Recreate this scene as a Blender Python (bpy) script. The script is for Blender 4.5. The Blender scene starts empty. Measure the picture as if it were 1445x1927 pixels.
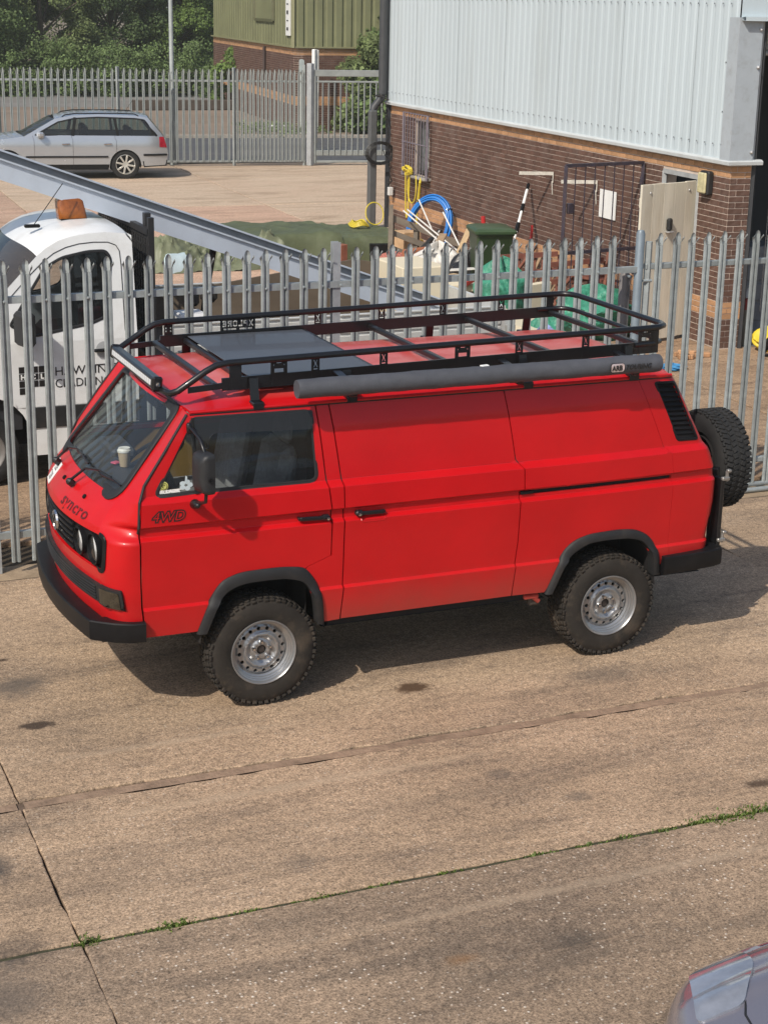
import bpy, math, random
import numpy as np
from mathutils import Vector, Matrix, geometry
random.seed(7); rng = np.random.default_rng(7)
PI = math.pi
SC = bpy.context.scene
COL = SC.collection

# ---------------------------------------------------------------- camera
CAM_LOC = (-4.3057, -9.9975, 4.2336)
YAW, PITCH, ROLL, FPX = 0.40169, 0.29816, 0.01915, 3119.15
cam_d = bpy.data.cameras.new('camera')
cam = bpy.data.objects.new('camera', cam_d); COL.objects.link(cam)
_f = Vector((math.sin(YAW)*math.cos(PITCH), math.cos(YAW)*math.cos(PITCH), -math.sin(PITCH)))
_r = Vector((math.cos(YAW), -math.sin(YAW), 0)); _u = _r.cross(_f)
_r2 = math.cos(ROLL)*_r + math.sin(ROLL)*_u; _u2 = -math.sin(ROLL)*_r + math.cos(ROLL)*_u
cam.matrix_world = Matrix(((_r2.x, _u2.x, -_f.x, CAM_LOC[0]), (_r2.y, _u2.y, -_f.y, CAM_LOC[1]), (_r2.z, _u2.z, -_f.z, CAM_LOC[2]), (0, 0, 0, 1)))
cam_d.sensor_fit = 'VERTICAL'; cam_d.sensor_height = 24.0; cam_d.lens = 24.0*FPX/1927.0
cam_d.clip_start = 0.1; cam_d.clip_end = 2000
SC.camera = cam

# ---------------------------------------------------------------- sky, sun, exposure
SUN_DIR = Vector((0.86, 0.60, -1.0)).normalized()          # direction the light travels
SUN_EL = math.asin(-SUN_DIR.z); SUN_AZ = math.atan2(-SUN_DIR.x, -SUN_DIR.y)
world = bpy.data.worlds.new('World'); SC.world = world; world.use_nodes = True
wn = world.node_tree.nodes; wl = world.node_tree.links
sky = wn.new('ShaderNodeTexSky'); sky.sky_type = 'NISHITA'; sky.sun_disc = False
sky.sun_elevation = SUN_EL; sky.sun_rotation = SUN_AZ; sky.dust_density = 2.0; sky.air_density = 1.0
wl.new(sky.outputs[0], wn['Background'].inputs[0]); wn['Background'].inputs[1].default_value = 0.13
sun_d = bpy.data.lights.new('sun', 'SUN'); sun_d.energy = 3.9; sun_d.angle = math.radians(0.6); sun_d.color = (1.0, 0.93, 0.83)
sun = bpy.data.objects.new('sun', sun_d); COL.objects.link(sun)
sun.rotation_mode = 'QUATERNION'; sun.rotation_quaternion = SUN_DIR.to_track_quat('-Z', 'Y'); sun.location = (-20, -14, 24)
SC.view_settings.view_transform = 'Standard'; SC.view_settings.look = 'None'
SC.view_settings.gamma = 1.0; SC.view_settings.exposure = 0.0; SC.view_settings.use_curve_mapping = False
SC.render.engine = 'CYCLES'
SC.cycles.max_bounces = 8; SC.cycles.transparent_max_bounces = 16

# ---------------------------------------------------------------- materials
MATS = {}
def _n(nt, t, **kw):
    n = nt.nodes.new(t)
    for k, v in kw.items(): setattr(n, k, v)
    return n
def mat(name, col, rough=0.5, metal=0.0, var=0.12, scale=6.0, bump=0.0, bscale=40.0, coat=0.0, spec=0.5,
        dirt=None, island=0.0, objrand=0.0, stretch=(1, 1, 1), sheen=0.0, trans=0.0):
    """Principled surface, colour broken up by two octaves of noise; dirt=(colour, amount, scale)."""
    if name in MATS: return MATS[name]
    m = bpy.data.materials.new(name); m.use_nodes = True; MATS[name] = m
    nt = m.node_tree; L = nt.links; b = nt.nodes['Principled BSDF']
    b.inputs['Roughness'].default_value = rough; b.inputs['Metallic'].default_value = metal
    b.inputs['Coat Weight'].default_value = coat; b.inputs['Coat Roughness'].default_value = 0.06
    b.inputs['Specular IOR Level'].default_value = spec
    tc = _n(nt, 'ShaderNodeTexCoord'); mp = _n(nt, 'ShaderNodeMapping'); mp.inputs['Scale'].default_value = stretch
    L.new(tc.outputs['Object'], mp.inputs[0])
    nz = _n(nt, 'ShaderNodeTexNoise'); nz.inputs['Scale'].default_value = scale; nz.inputs['Detail'].default_value = 6; nz.inputs['Roughness'].default_value = 0.65
    L.new(mp.outputs[0], nz.inputs['Vector'])
    rp = _n(nt, 'ShaderNodeMapRange'); rp.inputs[1].default_value = 0.3; rp.inputs[2].default_value = 0.7
    rp.inputs[3].default_value = 1-var; rp.inputs[4].default_value = 1+var
    L.new(nz.outputs[0], rp.inputs[0]); val = rp.outputs[0]
    if island or objrand:
        src = _n(nt, 'ShaderNodeNewGeometry').outputs['Random Per Island'] if island else _n(nt, 'ShaderNodeObjectInfo').outputs['Random']
        a = island or objrand
        r2 = _n(nt, 'ShaderNodeMapRange'); r2.inputs[3].default_value = 1-a; r2.inputs[4].default_value = 1+a
        L.new(src, r2.inputs[0]); mu = _n(nt, 'ShaderNodeMath', operation='MULTIPLY'); L.new(val, mu.inputs[0]); L.new(r2.outputs[0], mu.inputs[1]); val = mu.outputs[0]
    vm = _n(nt, 'ShaderNodeVectorMath', operation='SCALE'); vm.inputs[0].default_value = col[:3]; L.new(val, vm.inputs['Scale'])
    out = vm.outputs[0]
    if dirt:
        dn = _n(nt, 'ShaderNodeTexNoise'); dn.inputs['Scale'].default_value = dirt[2]; dn.inputs['Detail'].default_value = 8; dn.inputs['Roughness'].default_value = 0.7
        L.new(mp.outputs[0], dn.inputs['Vector'])
        dr = _n(nt, 'ShaderNodeMapRange'); dr.inputs[1].default_value = 0.5; dr.inputs[2].default_value = 0.72; dr.inputs[4].default_value = dirt[1]
        L.new(dn.outputs[0], dr.inputs[0])
        mx = _n(nt, 'ShaderNodeMix', data_type='RGBA'); L.new(dr.outputs[0], mx.inputs[0]); L.new(out, mx.inputs[6]); mx.inputs[7].default_value = (*dirt[0], 1); out = mx.outputs[2]
    L.new(out, b.inputs['Base Color'])
    rr = _n(nt, 'ShaderNodeMapRange'); rr.inputs[3].default_value = max(0.02, rough*0.85); rr.inputs[4].default_value = min(1, rough*1.15); L.new(nz.outputs[0], rr.inputs[0]); L.new(rr.outputs[0], b.inputs['Roughness'])
    if bump:
        bn = _n(nt, 'ShaderNodeTexNoise'); bn.inputs['Scale'].default_value = bscale; bn.inputs['Detail'].default_value = 5; L.new(mp.outputs[0], bn.inputs['Vector'])
        bp = _n(nt, 'ShaderNodeBump'); bp.inputs['Strength'].default_value = 0.6; bp.inputs['Distance'].default_value = bump
        L.new(bn.outputs[0], bp.inputs['Height']); L.new(bp.outputs[0], b.inputs['Normal'])
    if trans:
        t = _n(nt, 'ShaderNodeBsdfTranslucent'); L.new(out, t.inputs[0]); ms = _n(nt, 'ShaderNodeMixShader'); ms.inputs[0].default_value = trans
        L.new(b.outputs[0], ms.inputs[1]); L.new(t.outputs[0], ms.inputs[2]); L.new(ms.outputs[0], nt.nodes['Material Output'].inputs[0])
    return m
def glass(name, tint, refl=1.45, rough=0.0, haze=0.0):
    """thin pane: tinted see-through plus fresnel reflection, with a little dust film"""
    m = bpy.data.materials.new(name); m.use_nodes = True; nt = m.node_tree; L = nt.links
    nt.nodes.remove(nt.nodes['Principled BSDF'])
    tr = _n(nt, 'ShaderNodeBsdfTransparent'); tr.inputs[0].default_value = (*tint, 1)
    gl = _n(nt, 'ShaderNodeBsdfGlossy'); gl.inputs['Roughness'].default_value = rough
    df = _n(nt, 'ShaderNodeBsdfDiffuse'); df.inputs[0].default_value = (0.35, 0.36, 0.36, 1)
    fr = _n(nt, 'ShaderNodeFresnel'); fr.inputs[0].default_value = refl
    m0 = _n(nt, 'ShaderNodeMixShader'); m0.inputs[0].default_value = haze; L.new(tr.outputs[0], m0.inputs[1]); L.new(df.outputs[0], m0.inputs[2])
    m1 = _n(nt, 'ShaderNodeMixShader'); L.new(fr.outputs[0], m1.inputs[0]); L.new(m0.outputs[0], m1.inputs[1]); L.new(gl.outputs[0], m1.inputs[2])
    L.new(m1.outputs[0], nt.nodes['Material Output'].inputs[0]); return m

# ---------------------------------------------------------------- object helpers
def link(o, parent=None):
    COL.objects.link(o)
    if parent is not None: o.parent = parent
    return o
def thing(name, label, cat, loc=(0, 0, 0), rz=0.0, group=None):
    o = bpy.data.objects.new(name, None); o.location = loc; o.rotation_euler = (0, 0, rz); o.empty_display_size = 0.2
    o['label'] = label; o['category'] = cat
    if group: o['group'] = group
    return link(o)
def tag(o, label=None, cat=None, group=None, kind=None):
    if label: o['label'] = label
    if cat: o['category'] = cat
    if group: o['group'] = group
    if kind: o['kind'] = kind
    return o
def mesh_obj(name, verts, faces, m, parent=None, smooth=False, normals=None):
    me = bpy.data.meshes.new(name); me.from_pydata([tuple(v) for v in verts], [], faces)
    if m is not None: me.materials.append(m)
    if smooth:
        me.polygons.foreach_set('use_smooth', [True]*len(me.polygons))
        if normals is not None: me.normals_split_custom_set_from_vertices([tuple(n) for n in normals])
        elif smooth is not True: me.set_sharp_from_angle(angle=math.radians(smooth))
    me.update()
    return link(bpy.data.objects.new(name, me), parent)
def quads_obj(name, V, m, parent=None):
    """V: (n,4,3) array of loose quads -> one mesh, fast"""
    n = len(V); me = bpy.data.meshes.new(name)
    me.vertices.add(n*4); me.vertices.foreach_set('co', np.ascontiguousarray(V, dtype=np.float32).ravel())
    me.loops.add(n*4); me.loops.foreach_set('vertex_index', np.arange(n*4, dtype=np.int32))
    me.polygons.add(n); me.polygons.foreach_set('loop_start', np.arange(0, n*4, 4, dtype=np.int32))
    me.update(calc_edges=True); me.materials.append(m)
    return link(bpy.data.objects.new(name, me), parent)

class MB:
    """collects simple shapes and links them as one mesh"""
    def __init__(s): s.v = []; s.f = []
    def add(s, V, F):
        o = len(s.v); s.v += [tuple(map(float, p)) for p in V]; s.f += [tuple(i+o for i in q) for q in F]; return s
    def box(s, c, d, rz=0.0, rot=None, bev=0.0):
        hx, hy, hz = d[0]/2, d[1]/2, d[2]/2
        M = rot if rot is not None else Matrix.Rotation(rz, 3, 'Z')
        if bev > 0:
            b = min(bev, hx*.9, hy*.9, hz*.9); P = []; idx = {}
            for i, sx in enumerate((-1, 1)):
                for j, sy in enumerate((-1, 1)):
                    for k, sz in enumerate((-1, 1)):
                        idx[i, j, k] = len(P)
                        P += [(sx*(hx-b), sy*(hy-b), sz*hz), (sx*(hx-b), sy*hy, sz*(hz-b)), (sx*hx, sy*(hy-b), sz*(hz-b))]
            q = lambda i, j, k, a: idx[i, j, k]+a
            F = []
            for k in (0, 1): F.append([q(0,0,k,0), q(1,0,k,0), q(1,1,k,0), q(0,1,k,0)])
            for j in (0, 1): F.append([q(0,j,0,1), q(1,j,0,1), q(1,j,1,1), q(0,j,1,1)])
            for i in (0, 1): F.append([q(i,0,0,2), q(i,1,0,2), q(i,1,1,2), q(i,0,1,2)])
            for j in (0, 1):
                for k in (0, 1): F.append([q(0,j,k,0), q(1,j,k,0), q(1,j,k,1), q(0,j,k,1)])
            for i in (0, 1):
                for k in (0, 1): F.append([q(i,0,k,0), q(i,1,k,0), q(i,1,k,2), q(i,0,k,2)])
            for i in (0, 1):
                for j in (0, 1): F.append([q(i,j,0,1), q(i,j,1,1), q(i,j,1,2), q(i,j,0,2)])
            for i in (0, 1):
                for j in (0, 1):
                    for k in (0, 1): F.append([q(i,j,k,0), q(i,j,k,1), q(i,j,k,2)])
            P2 = [Vector(c)+M @ Vector(p) for p in P]
            F2 = []
            for f in F:
                cn = sum((P2[i] for i in f), Vector())/len(f); nn = (P2[f[1]]-P2[f[0]]).cross(P2[f[2]]-P2[f[0]])
                F2.append(f if nn.dot(cn-Vector(c)) > 0 else f[::-1])
            return s.add(P2, F2)
        P = [Vector(c)+M @ Vector((x*hx, y*hy, z*hz)) for x in (-1, 1) for y in (-1, 1) for z in (-1, 1)]
        return s.add(P, [(0,1,3,2), (4,6,7,5), (0,4,5,1), (2,3,7,6), (0,2,6,4), (1,5,7,3)])
    def beam(s, a, b, w, h, up=(0, 0, 1), bev=0.0):
        """rectangular bar from a to b; w across, h along 'up'"""
        a, b = Vector(a), Vector(b); d = (b-a); l = d.length; d.normalize()
        sd = d.cross(Vector(up)); sd = sd.normalized() if sd.length > 1e-5 else d.orthogonal().normalized()
        u2 = sd.cross(d)
        M = Matrix((d, sd, u2)).transposed()
        return s.box((a+b)/2, (l, w, h), rot=M, bev=bev)
    def tube(s, pts, r, n=10, closed=False, cap=True, round_=0):
        P = [Vector(p) for p in pts]; m = len(P); rr = r if hasattr(r, '__len__') else [r]*m
        T = []
        for i in range(m):
            a = P[(i-1) % m] if (closed or i > 0) else P[i]; b = P[(i+1) % m] if (closed or i < m-1) else P[i]
            t = (b-a); T.append(t.normalized() if t.length > 1e-9 else Vector((0, 0, 1)))
        N = T[0].orthogonal().normalized(); V = []; F = []
        for i in range(m):
            N = N-T[i]*N.dot(T[i]); N = N.normalized() if N.length > 1e-6 else T[i].orthogonal().normalized()
            B = T[i].cross(N)
            for k in range(n):
                a = 2*PI*k/n; V.append(P[i]+(N*math.cos(a)+B*math.sin(a))*rr[i])
        for i in range(m if closed else m-1):
            j = (i+1) % m
            for k in range(n): F.append((i*n+k, i*n+(k+1) % n, j*n+(k+1) % n, j*n+k))
        if cap and not closed: F += [tuple(range(n))[::-1], tuple((m-1)*n+k for k in range(n))]
        return s.add(V, F)
    def lathe(s, prof, c=(0, 0, 0), axis='z', n=24, rot=None, cap=True):
        """prof: (radius, height) list, revolved about axis"""
        V = []; F = []; m = len(prof)
        for r, h in prof:
            for k in range(n):
                a = 2*PI*k/n; x, y = r*math.cos(a), r*math.sin(a)
                p = {'z': (x, y, h), 'y': (x, h, y), 'x': (h, x, y)}[axis]
                p = Vector(p); p = (rot @ p if rot is not None else p)+Vector(c); V.append(p)
        fl = axis == 'y'
        for i in range(m-1):
            for k in range(n):
                q = (i*n+k, i*n+(k+1) % n, (i+1)*n+(k+1) % n, (i+1)*n+k); F.append(q[::-1] if fl else q)
        if cap:
            if prof[0][0] > 1e-4: F.append(tuple(range(n)) if fl else tuple(range(n))[::-1])
            if prof[-1][0] > 1e-4: F.append(tuple((m-1)*n+k for k in range(n))[::-1] if fl else tuple((m-1)*n+k for k in range(n)))
        return s.add(V, F)
    def prism(s, poly, f0, f1):
        """poly 2D; f0,f1 map (a,b)->3D for the two faces"""
        n = len(poly); V = [f0(*p) for p in poly]+[f1(*p) for p in poly]
        F = [tuple(range(n)), tuple(range(2*n-1, n-1, -1))]+[(i, i+n, (i+1) % n+n, (i+1) % n) for i in range(n)]
        return s.add(V, F)
    def grid(s, rows):
        """rows: list of equal-length point lists"""
        m = len(rows); n = len(rows[0]); V = [p for r in rows for p in r]
        return s.add(V, [(i*n+j, i*n+j+1, (i+1)*n+j+1, (i+1)*n+j) for i in range(m-1) for j in range(n-1)])
    def build(s, name, m, parent=None, smooth=False):
        return mesh_obj(name, s.v, s.f, m, parent, smooth)

def rounded(poly, r, n=5):
    """round the corners of a polygon; r one radius or a list"""
    out = []; N = len(poly)
    for i in range(N):
        p = Vector(poly[i]); a = Vector(poly[i-1]); b = Vector(poly[(i+1) % N]); rr = r[i] if hasattr(r, '__len__') else r
        if rr <= 0: out.append(tuple(p)); continue
        da = (a-p); db = (b-p); d = min(rr, da.length*.48, db.length*.48)
        A = p+da.normalized()*d; B = p+db.normalized()*d
        for k in range(n+1):
            t = k/n; out.append(tuple(A*(1-t)**2+p*2*t*(1-t)+B*t*t))
    return out
def densify(poly, step):
    out = []; N = len(poly)
    for i in range(N):
        a = np.array(poly[i], float); b = np.array(poly[(i+1) % N], float); k = max(1, int(np.hypot(*(b-a))/step))
        for j in range(k): out.append(tuple(a+(b-a)*j/k))
    return out
def inside(poly, x, y):
    """vectorised point-in-polygon"""
    P = np.array(poly); c = np.zeros(np.shape(x), bool); j = len(P)-1
    for i in range(len(P)):
        xi, yi = P[i]; xj, yj = P[j]
        with np.errstate(divide='ignore', invalid='ignore'):
            t = ((yi > y) != (yj > y)) & (x < (xj-xi)*(y-yi)/((yj-yi) if yj != yi else 1e-12)+xi)
        c ^= t; j = i
    return c
def patch(name, outer, holes, f, step, m, parent=None, rim=0.015, lines_b=(), flip=False, lines_a=(), eps=0.0012, smooth_n=True):
    """sheet over the surface f(a,b)->(x,y,z), trimmed to outer minus holes, its cut edges turned inwards by rim"""
    def onlines(poly):
        out = []
        for i in range(len(poly)):
            p, q = poly[i], poly[(i+1) % len(poly)]; out.append(p); c = []
            for l, ax in [(l, 1) for l in lines_b]+[(l, 0) for l in lines_a]:
                if (p[ax]-l)*(q[ax]-l) < -1e-9: t = (l-p[ax])/(q[ax]-p[ax]); c.append((t, (p[0]+(q[0]-p[0])*t, p[1]+(q[1]-p[1])*t)))
            out += [x for _, x in sorted(c)]
        return out
    outer = onlines(densify(outer, step)); holes = [onlines(densify(h, step)) for h in holes]
    O = np.array(outer); a0, b0 = O.min(0); a1, b1 = O.max(0)
    ga = list(np.arange(a0+step*.5, a1, step))+list(lines_a); gb = list(np.arange(b0+step*.5, b1, step))+list(lines_b)
    A, B = np.meshgrid(ga, gb); A = A.ravel(); B = B.ravel()
    k = inside(outer, A, B)
    for h in holes: k &= ~inside(h, A, B)
    loops = [outer]+holes
    E = np.concatenate([np.concatenate([np.array(l), np.roll(np.array(l), -1, 0)], 1) for l in loops])
    pts = np.stack([A[k], B[k]], 1)
    if len(pts):
        keep = np.ones(len(pts), bool)
        for e in E:
            p, q = e[:2], e[2:]; d = q-p; L2 = max(d @ d, 1e-12); t = np.clip(((pts-p) @ d)/L2, 0, 1)
            keep &= np.hypot(*(pts-p-t[:, None]*d).T) > step*.3
        pts = pts[keep]
    V = [Vector(p) for l in loops for p in l]; ed = []; o = 0
    for l in loops:
        ed += [(o+i, o+(i+1) % len(l)) for i in range(len(l))]; o += len(l)
    V += [Vector((float(p[0]), float(p[1]))) for p in pts]
    r = geometry.delaunay_2d_cdt(V, ed, [], 0, 1e-6)
    V2, F2 = r[0], r[2]
    P2 = np.array([tuple(v) for v in V2]); F = np.array([t for t in F2 if len(t) == 3])
    c = P2[F].mean(1); k = inside(outer, c[:, 0], c[:, 1])
    for h in holes: k &= ~inside(h, c[:, 0], c[:, 1])
    F = F[k]
    W = np.array([f(a, b) for a, b in P2], float)
    da = np.array([f(a+eps, b) for a, b in P2], float)-np.array([f(a-eps, b) for a, b in P2], float)
    db = np.array([f(a, b+eps) for a, b in P2], float)-np.array([f(a, b-eps) for a, b in P2], float)
    N = np.cross(da, db); N /= np.maximum(np.linalg.norm(N, axis=1), 1e-12)[:, None]
    # CDT faces are CCW in (a,b) so geometric normal follows da x db
    if flip: N = -N; F = F[:, ::-1]
    verts = list(map(tuple, W)); faces = [tuple(map(int, t)) for t in F]; nors = list(map(tuple, N))
    if rim:
        cnt = {}
        for t in faces:
            for i in range(3):
                e = (t[i], t[(i+1) % 3]); cnt[e] = 1
        bd = [e for e in cnt if (e[1], e[0]) not in cnt]
        nv = {}
        for e in bd:
            for q in e:
                if q not in nv:
                    t0 = len(verts); verts.append(verts[q]); verts.append(tuple(np.array(verts[q])-N[q]*rim)); nv[q] = t0; nors += [None, None]
        for (i, j) in bd:
            faces.append((nv[j], nv[i], nv[i]+1, nv[j]+1))
            pa, pb = np.array(verts[i]), np.array(verts[j]); s = np.cross(pb-pa, N[i]); s /= max(np.linalg.norm(s), 1e-9)
            for q in (nv[i], nv[i]+1, nv[j], nv[j]+1):
                nors[q] = tuple(s) if nors[q] is None else tuple(np.array(nors[q])+s)
        nors = [tuple(np.array(n)/max(np.linalg.norm(n), 1e-9)) for n in nors]
    return mesh_obj(name, verts, faces, m, parent, smooth=True if smooth_n else False, normals=nors if smooth_n else None)
def band(path, f, w0, w1, h, closed=True):
    """raised strip along a 2D path on surface f: from offset w0 to w1 sideways, proud by h; returns MB"""
    P = np.array(path, float); n = len(P); rows = []
    for i in range(n):
        a = P[i-1] if (closed or i) else P[i]; b = P[(i+1) % n] if (closed or i < n-1) else P[i]
        t = b-a; t /= max(np.hypot(*t), 1e-9); nn = np.array([-t[1], t[0]])
        q0 = P[i]+nn*w0; q1 = P[i]+nn*w1; row = []
        for q, hh in ((q0, -.004), (q0, h*.7), (q0*.75+q1*.25, h), (q0*.25+q1*.75, h), (q1, h*.7), (q1, -.004)):
            p = np.array(f(*q)); e = .003
            N = np.cross(np.array(f(q[0]+e, q[1]))-np.array(f(q[0]-e, q[1])), np.array(f(q[0], q[1]+e))-np.array(f(q[0], q[1]-e))); N /= max(np.linalg.norm(N), 1e-12)
            row.append(p+N*hh)
        rows.append(row)
    if closed: rows.append(rows[0])
    mb = MB(); mb.grid(rows)
    return mb
def text_obj(name, s, size, f, m, parent=None, offset=0.0, mirror=False, shear=0.0, space=1.0, ext=0.0, align='LEFT'):
    """flat lettering laid on a surface: f(u,v)->3D"""
    cu = bpy.data.curves.new(name, 'FONT'); cu.body = s; cu.size = size; cu.offset = offset; cu.shear = shear; cu.space_character = space
    cu.align_x = align; cu.resolution_u = 3
    o = bpy.data.objects.new(name, cu); me0 = o.to_mesh()
    V = [f((-v.co.x if mirror else v.co.x), v.co.y) for v in me0.vertices]; F = [tuple(p.vertices) for p in me0.polygons]
    o.to_mesh_clear(); bpy.data.objects.remove(o); bpy.data.curves.remove(cu)
    return mesh_obj(name, V, F, m, parent)
def copy_tree(o, parent=None):
    c = o.copy(); COL.objects.link(c)
    if parent is not None: c.parent = parent
    for ch in list(o.children): copy_tree(ch, c)
    return c
def lerp(x, xs, ys): return float(np.interp(x, xs, ys))
# ================================================================ GROUND
def concrete_mat(name, base, tan, dark, speck, spots=(), streak=0.5, pale=None, pebs=.55):
    """exposed-aggregate concrete: broad tone drift, tyre-rubbed streaks along x, fine grit, pebbles, oil stains and painted tree shade, with their own outline"""
    m = bpy.data.materials.new(name); m.use_nodes = True; nt = m.node_tree; L = nt.links; b = nt.nodes['Principled BSDF']
    b.inputs['Roughness'].default_value = 0.88; b.inputs['Specular IOR Level'].default_value = 0.25
    tc = _n(nt, 'ShaderNodeTexCoord'); P = tc.outputs['Object']
    def noise(scale, det=6, rough=0.65, st=(1, 1, 1), dist=0.0):
        mp = _n(nt, 'ShaderNodeMapping'); mp.inputs['Scale'].default_value = st; L.new(P, mp.inputs[0])
        z = _n(nt, 'ShaderNodeTexNoise'); z.inputs['Scale'].default_value = scale; z.inputs['Detail'].default_value = det; z.inputs['Roughness'].default_value = rough; z.inputs['Distortion'].default_value = dist
        L.new(mp.outputs[0], z.inputs['Vector']); return z.outputs[0]
    def rng_(v, a, c, lo=0.0, hi=1.0, sm=True):
        r = _n(nt, 'ShaderNodeMapRange'); r.interpolation_type = 'SMOOTHSTEP' if sm else 'LINEAR'
        r.inputs[1].default_value = a; r.inputs[2].default_value = c; r.inputs[3].default_value = lo; r.inputs[4].default_value = hi; L.new(v, r.inputs[0]); return r.outputs[0]
    def mix(fac, a, c, mode='MIX'):
        x = _n(nt, 'ShaderNodeMix', data_type='RGBA', blend_type=mode)
        (L.new(fac, x.inputs[0]) if hasattr(fac, 'links') else setattr(x.inputs[0], 'default_value', fac))
        for s, v in ((6, a), (7, c)):
            if hasattr(v, 'links'): L.new(v, x.inputs[s])
            else: x.inputs[s].default_value = (*v, 1)
        return x.outputs[2]
    def mul(a, c):
        x = _n(nt, 'ShaderNodeMath', operation='MULTIPLY')
        for i, v in enumerate((a, c)):
            if hasattr(v, 'links'): L.new(v, x.inputs[i])
            else: x.inputs[i].default_value = v
        return x.outputs[0]
    c = mix(rng_(noise(0.55, 5, 0.6), 0.35, 0.66), base, tan)
    c = mix(mul(rng_(noise(0.9, 7, 0.7, (0.35, 1.6, 1), 0.8), 0.46, 0.68), streak), c, dark)          # rubbed streaks along the lane
    c = mix(mul(rng_(noise(2.2, 8, 0.75, (0.5, 1.3, 1)), 0.50, 0.70), 0.65), c, dark)
    c = mix(mul(rng_(noise(8.0, 6, 0.75), 0.50, 0.68), 0.45), c, dark)
    c = mix(mul(rng_(noise(1.7, 7, 0.7, (0.12, 2.2, 1), 0.5), 0.55, 0.70), 0.5), c, (tan[0]*1.12, tan[1]*1.10, tan[2]*1.05))
    if pale: c = mix(mul(rng_(noise(1.3, 6, 0.7, (0.3, 1.4, 1)), 0.55, 0.72), 0.6), c, pale)
    g = rng_(noise(75, 3, 0.8), 0.30, 0.70, 0.35, 1.75, False)                          # sand grain
    g2 = rng_(noise(24, 5, 0.75), 0.3, 0.7, 0.60, 1.38, False)
    gg = mul(g, g2); sc = _n(nt, 'ShaderNodeVectorMath', operation='SCALE'); L.new(c, sc.inputs[0]); L.new(gg, sc.inputs['Scale']); c = sc.outputs[0]
    # pebbles of the aggregate
    vo = _n(nt, 'ShaderNodeTexVoronoi'); vo.inputs['Scale'].default_value = 44; L.new(P, vo.inputs['Vector'])
    sep = _n(nt, 'ShaderNodeSeparateColor'); L.new(vo.outputs['Color'], sep.inputs[0])
    cov = rng_(noise(1.1, 4, 0.6), 0.40, 0.60, 0.15*pebs, pebs)
    peb = mul(mul(rng_(vo.outputs['Distance'], 0.36, 0.20), rng_(sep.outputs[0], 0.74, 0.82)), cov)
    pc = mix(sep.outputs[1], (speck[0]*.72, speck[1]*.66, speck[2]*.6), speck)
    c = mix(mul(peb, 0.95), c, pc)
    dk = mul(rng_(vo.outputs['Distance'], 0.34, 0.2), rng_(sep.outputs[0], 0.16, 0.10)); c = mix(mul(dk, 0.6), c, (dark[0]*.45, dark[1]*.45, dark[2]*.45))
    wob = noise(5.0, 5, 0.7); wob2 = noise(26.0, 4, 0.7)
    for (sx, sy, rx, ry, col, amt, soft) in spots:
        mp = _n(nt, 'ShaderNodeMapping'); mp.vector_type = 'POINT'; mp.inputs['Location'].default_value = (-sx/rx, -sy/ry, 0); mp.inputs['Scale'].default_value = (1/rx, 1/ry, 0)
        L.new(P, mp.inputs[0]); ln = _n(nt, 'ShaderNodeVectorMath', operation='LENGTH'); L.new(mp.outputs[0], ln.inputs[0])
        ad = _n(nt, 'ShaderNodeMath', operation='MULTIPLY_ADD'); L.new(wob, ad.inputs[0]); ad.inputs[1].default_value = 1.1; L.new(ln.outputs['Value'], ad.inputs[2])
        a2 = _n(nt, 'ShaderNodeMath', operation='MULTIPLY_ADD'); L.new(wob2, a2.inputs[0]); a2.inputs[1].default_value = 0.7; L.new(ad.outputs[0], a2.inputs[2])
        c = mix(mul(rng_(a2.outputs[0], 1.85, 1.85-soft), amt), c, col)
    ob = _n(nt, 'ShaderNodeObjectInfo'); sv_ = _n(nt, 'ShaderNodeVectorMath', operation='SCALE'); L.new(c, sv_.inputs[0]); L.new(rng_(ob.outputs['Random'], 0, 1, .93, 1.06, False), sv_.inputs['Scale']); c = sv_.outputs[0]
    L.new(c, b.inputs['Base Color'])
    hb = _n(nt, 'ShaderNodeMath', operation='ADD'); L.new(mul(noise(120, 3, 0.7), 0.6), hb.inputs[0]); L.new(mul(noise(22, 5, 0.7), 1.0), hb.inputs[1])
    h2 = _n(nt, 'ShaderNodeMath', operation='ADD'); L.new(hb.outputs[0], h2.inputs[0]); L.new(mul(peb, 0.5), h2.inputs[1])
    bp = _n(nt, 'ShaderNodeBump'); bp.inputs['Strength'].default_value = 0.55; bp.inputs['Distance'].default_value = 0.006; L.new(h2.outputs[0], bp.inputs['Height']); L.new(bp.outputs[0], b.inputs['Normal'])
    return m
OIL = (0.045, 0.028, 0.018); SM = (0.10, 0.085, 0.072)
TRK = (.12, .095, .072)
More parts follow.
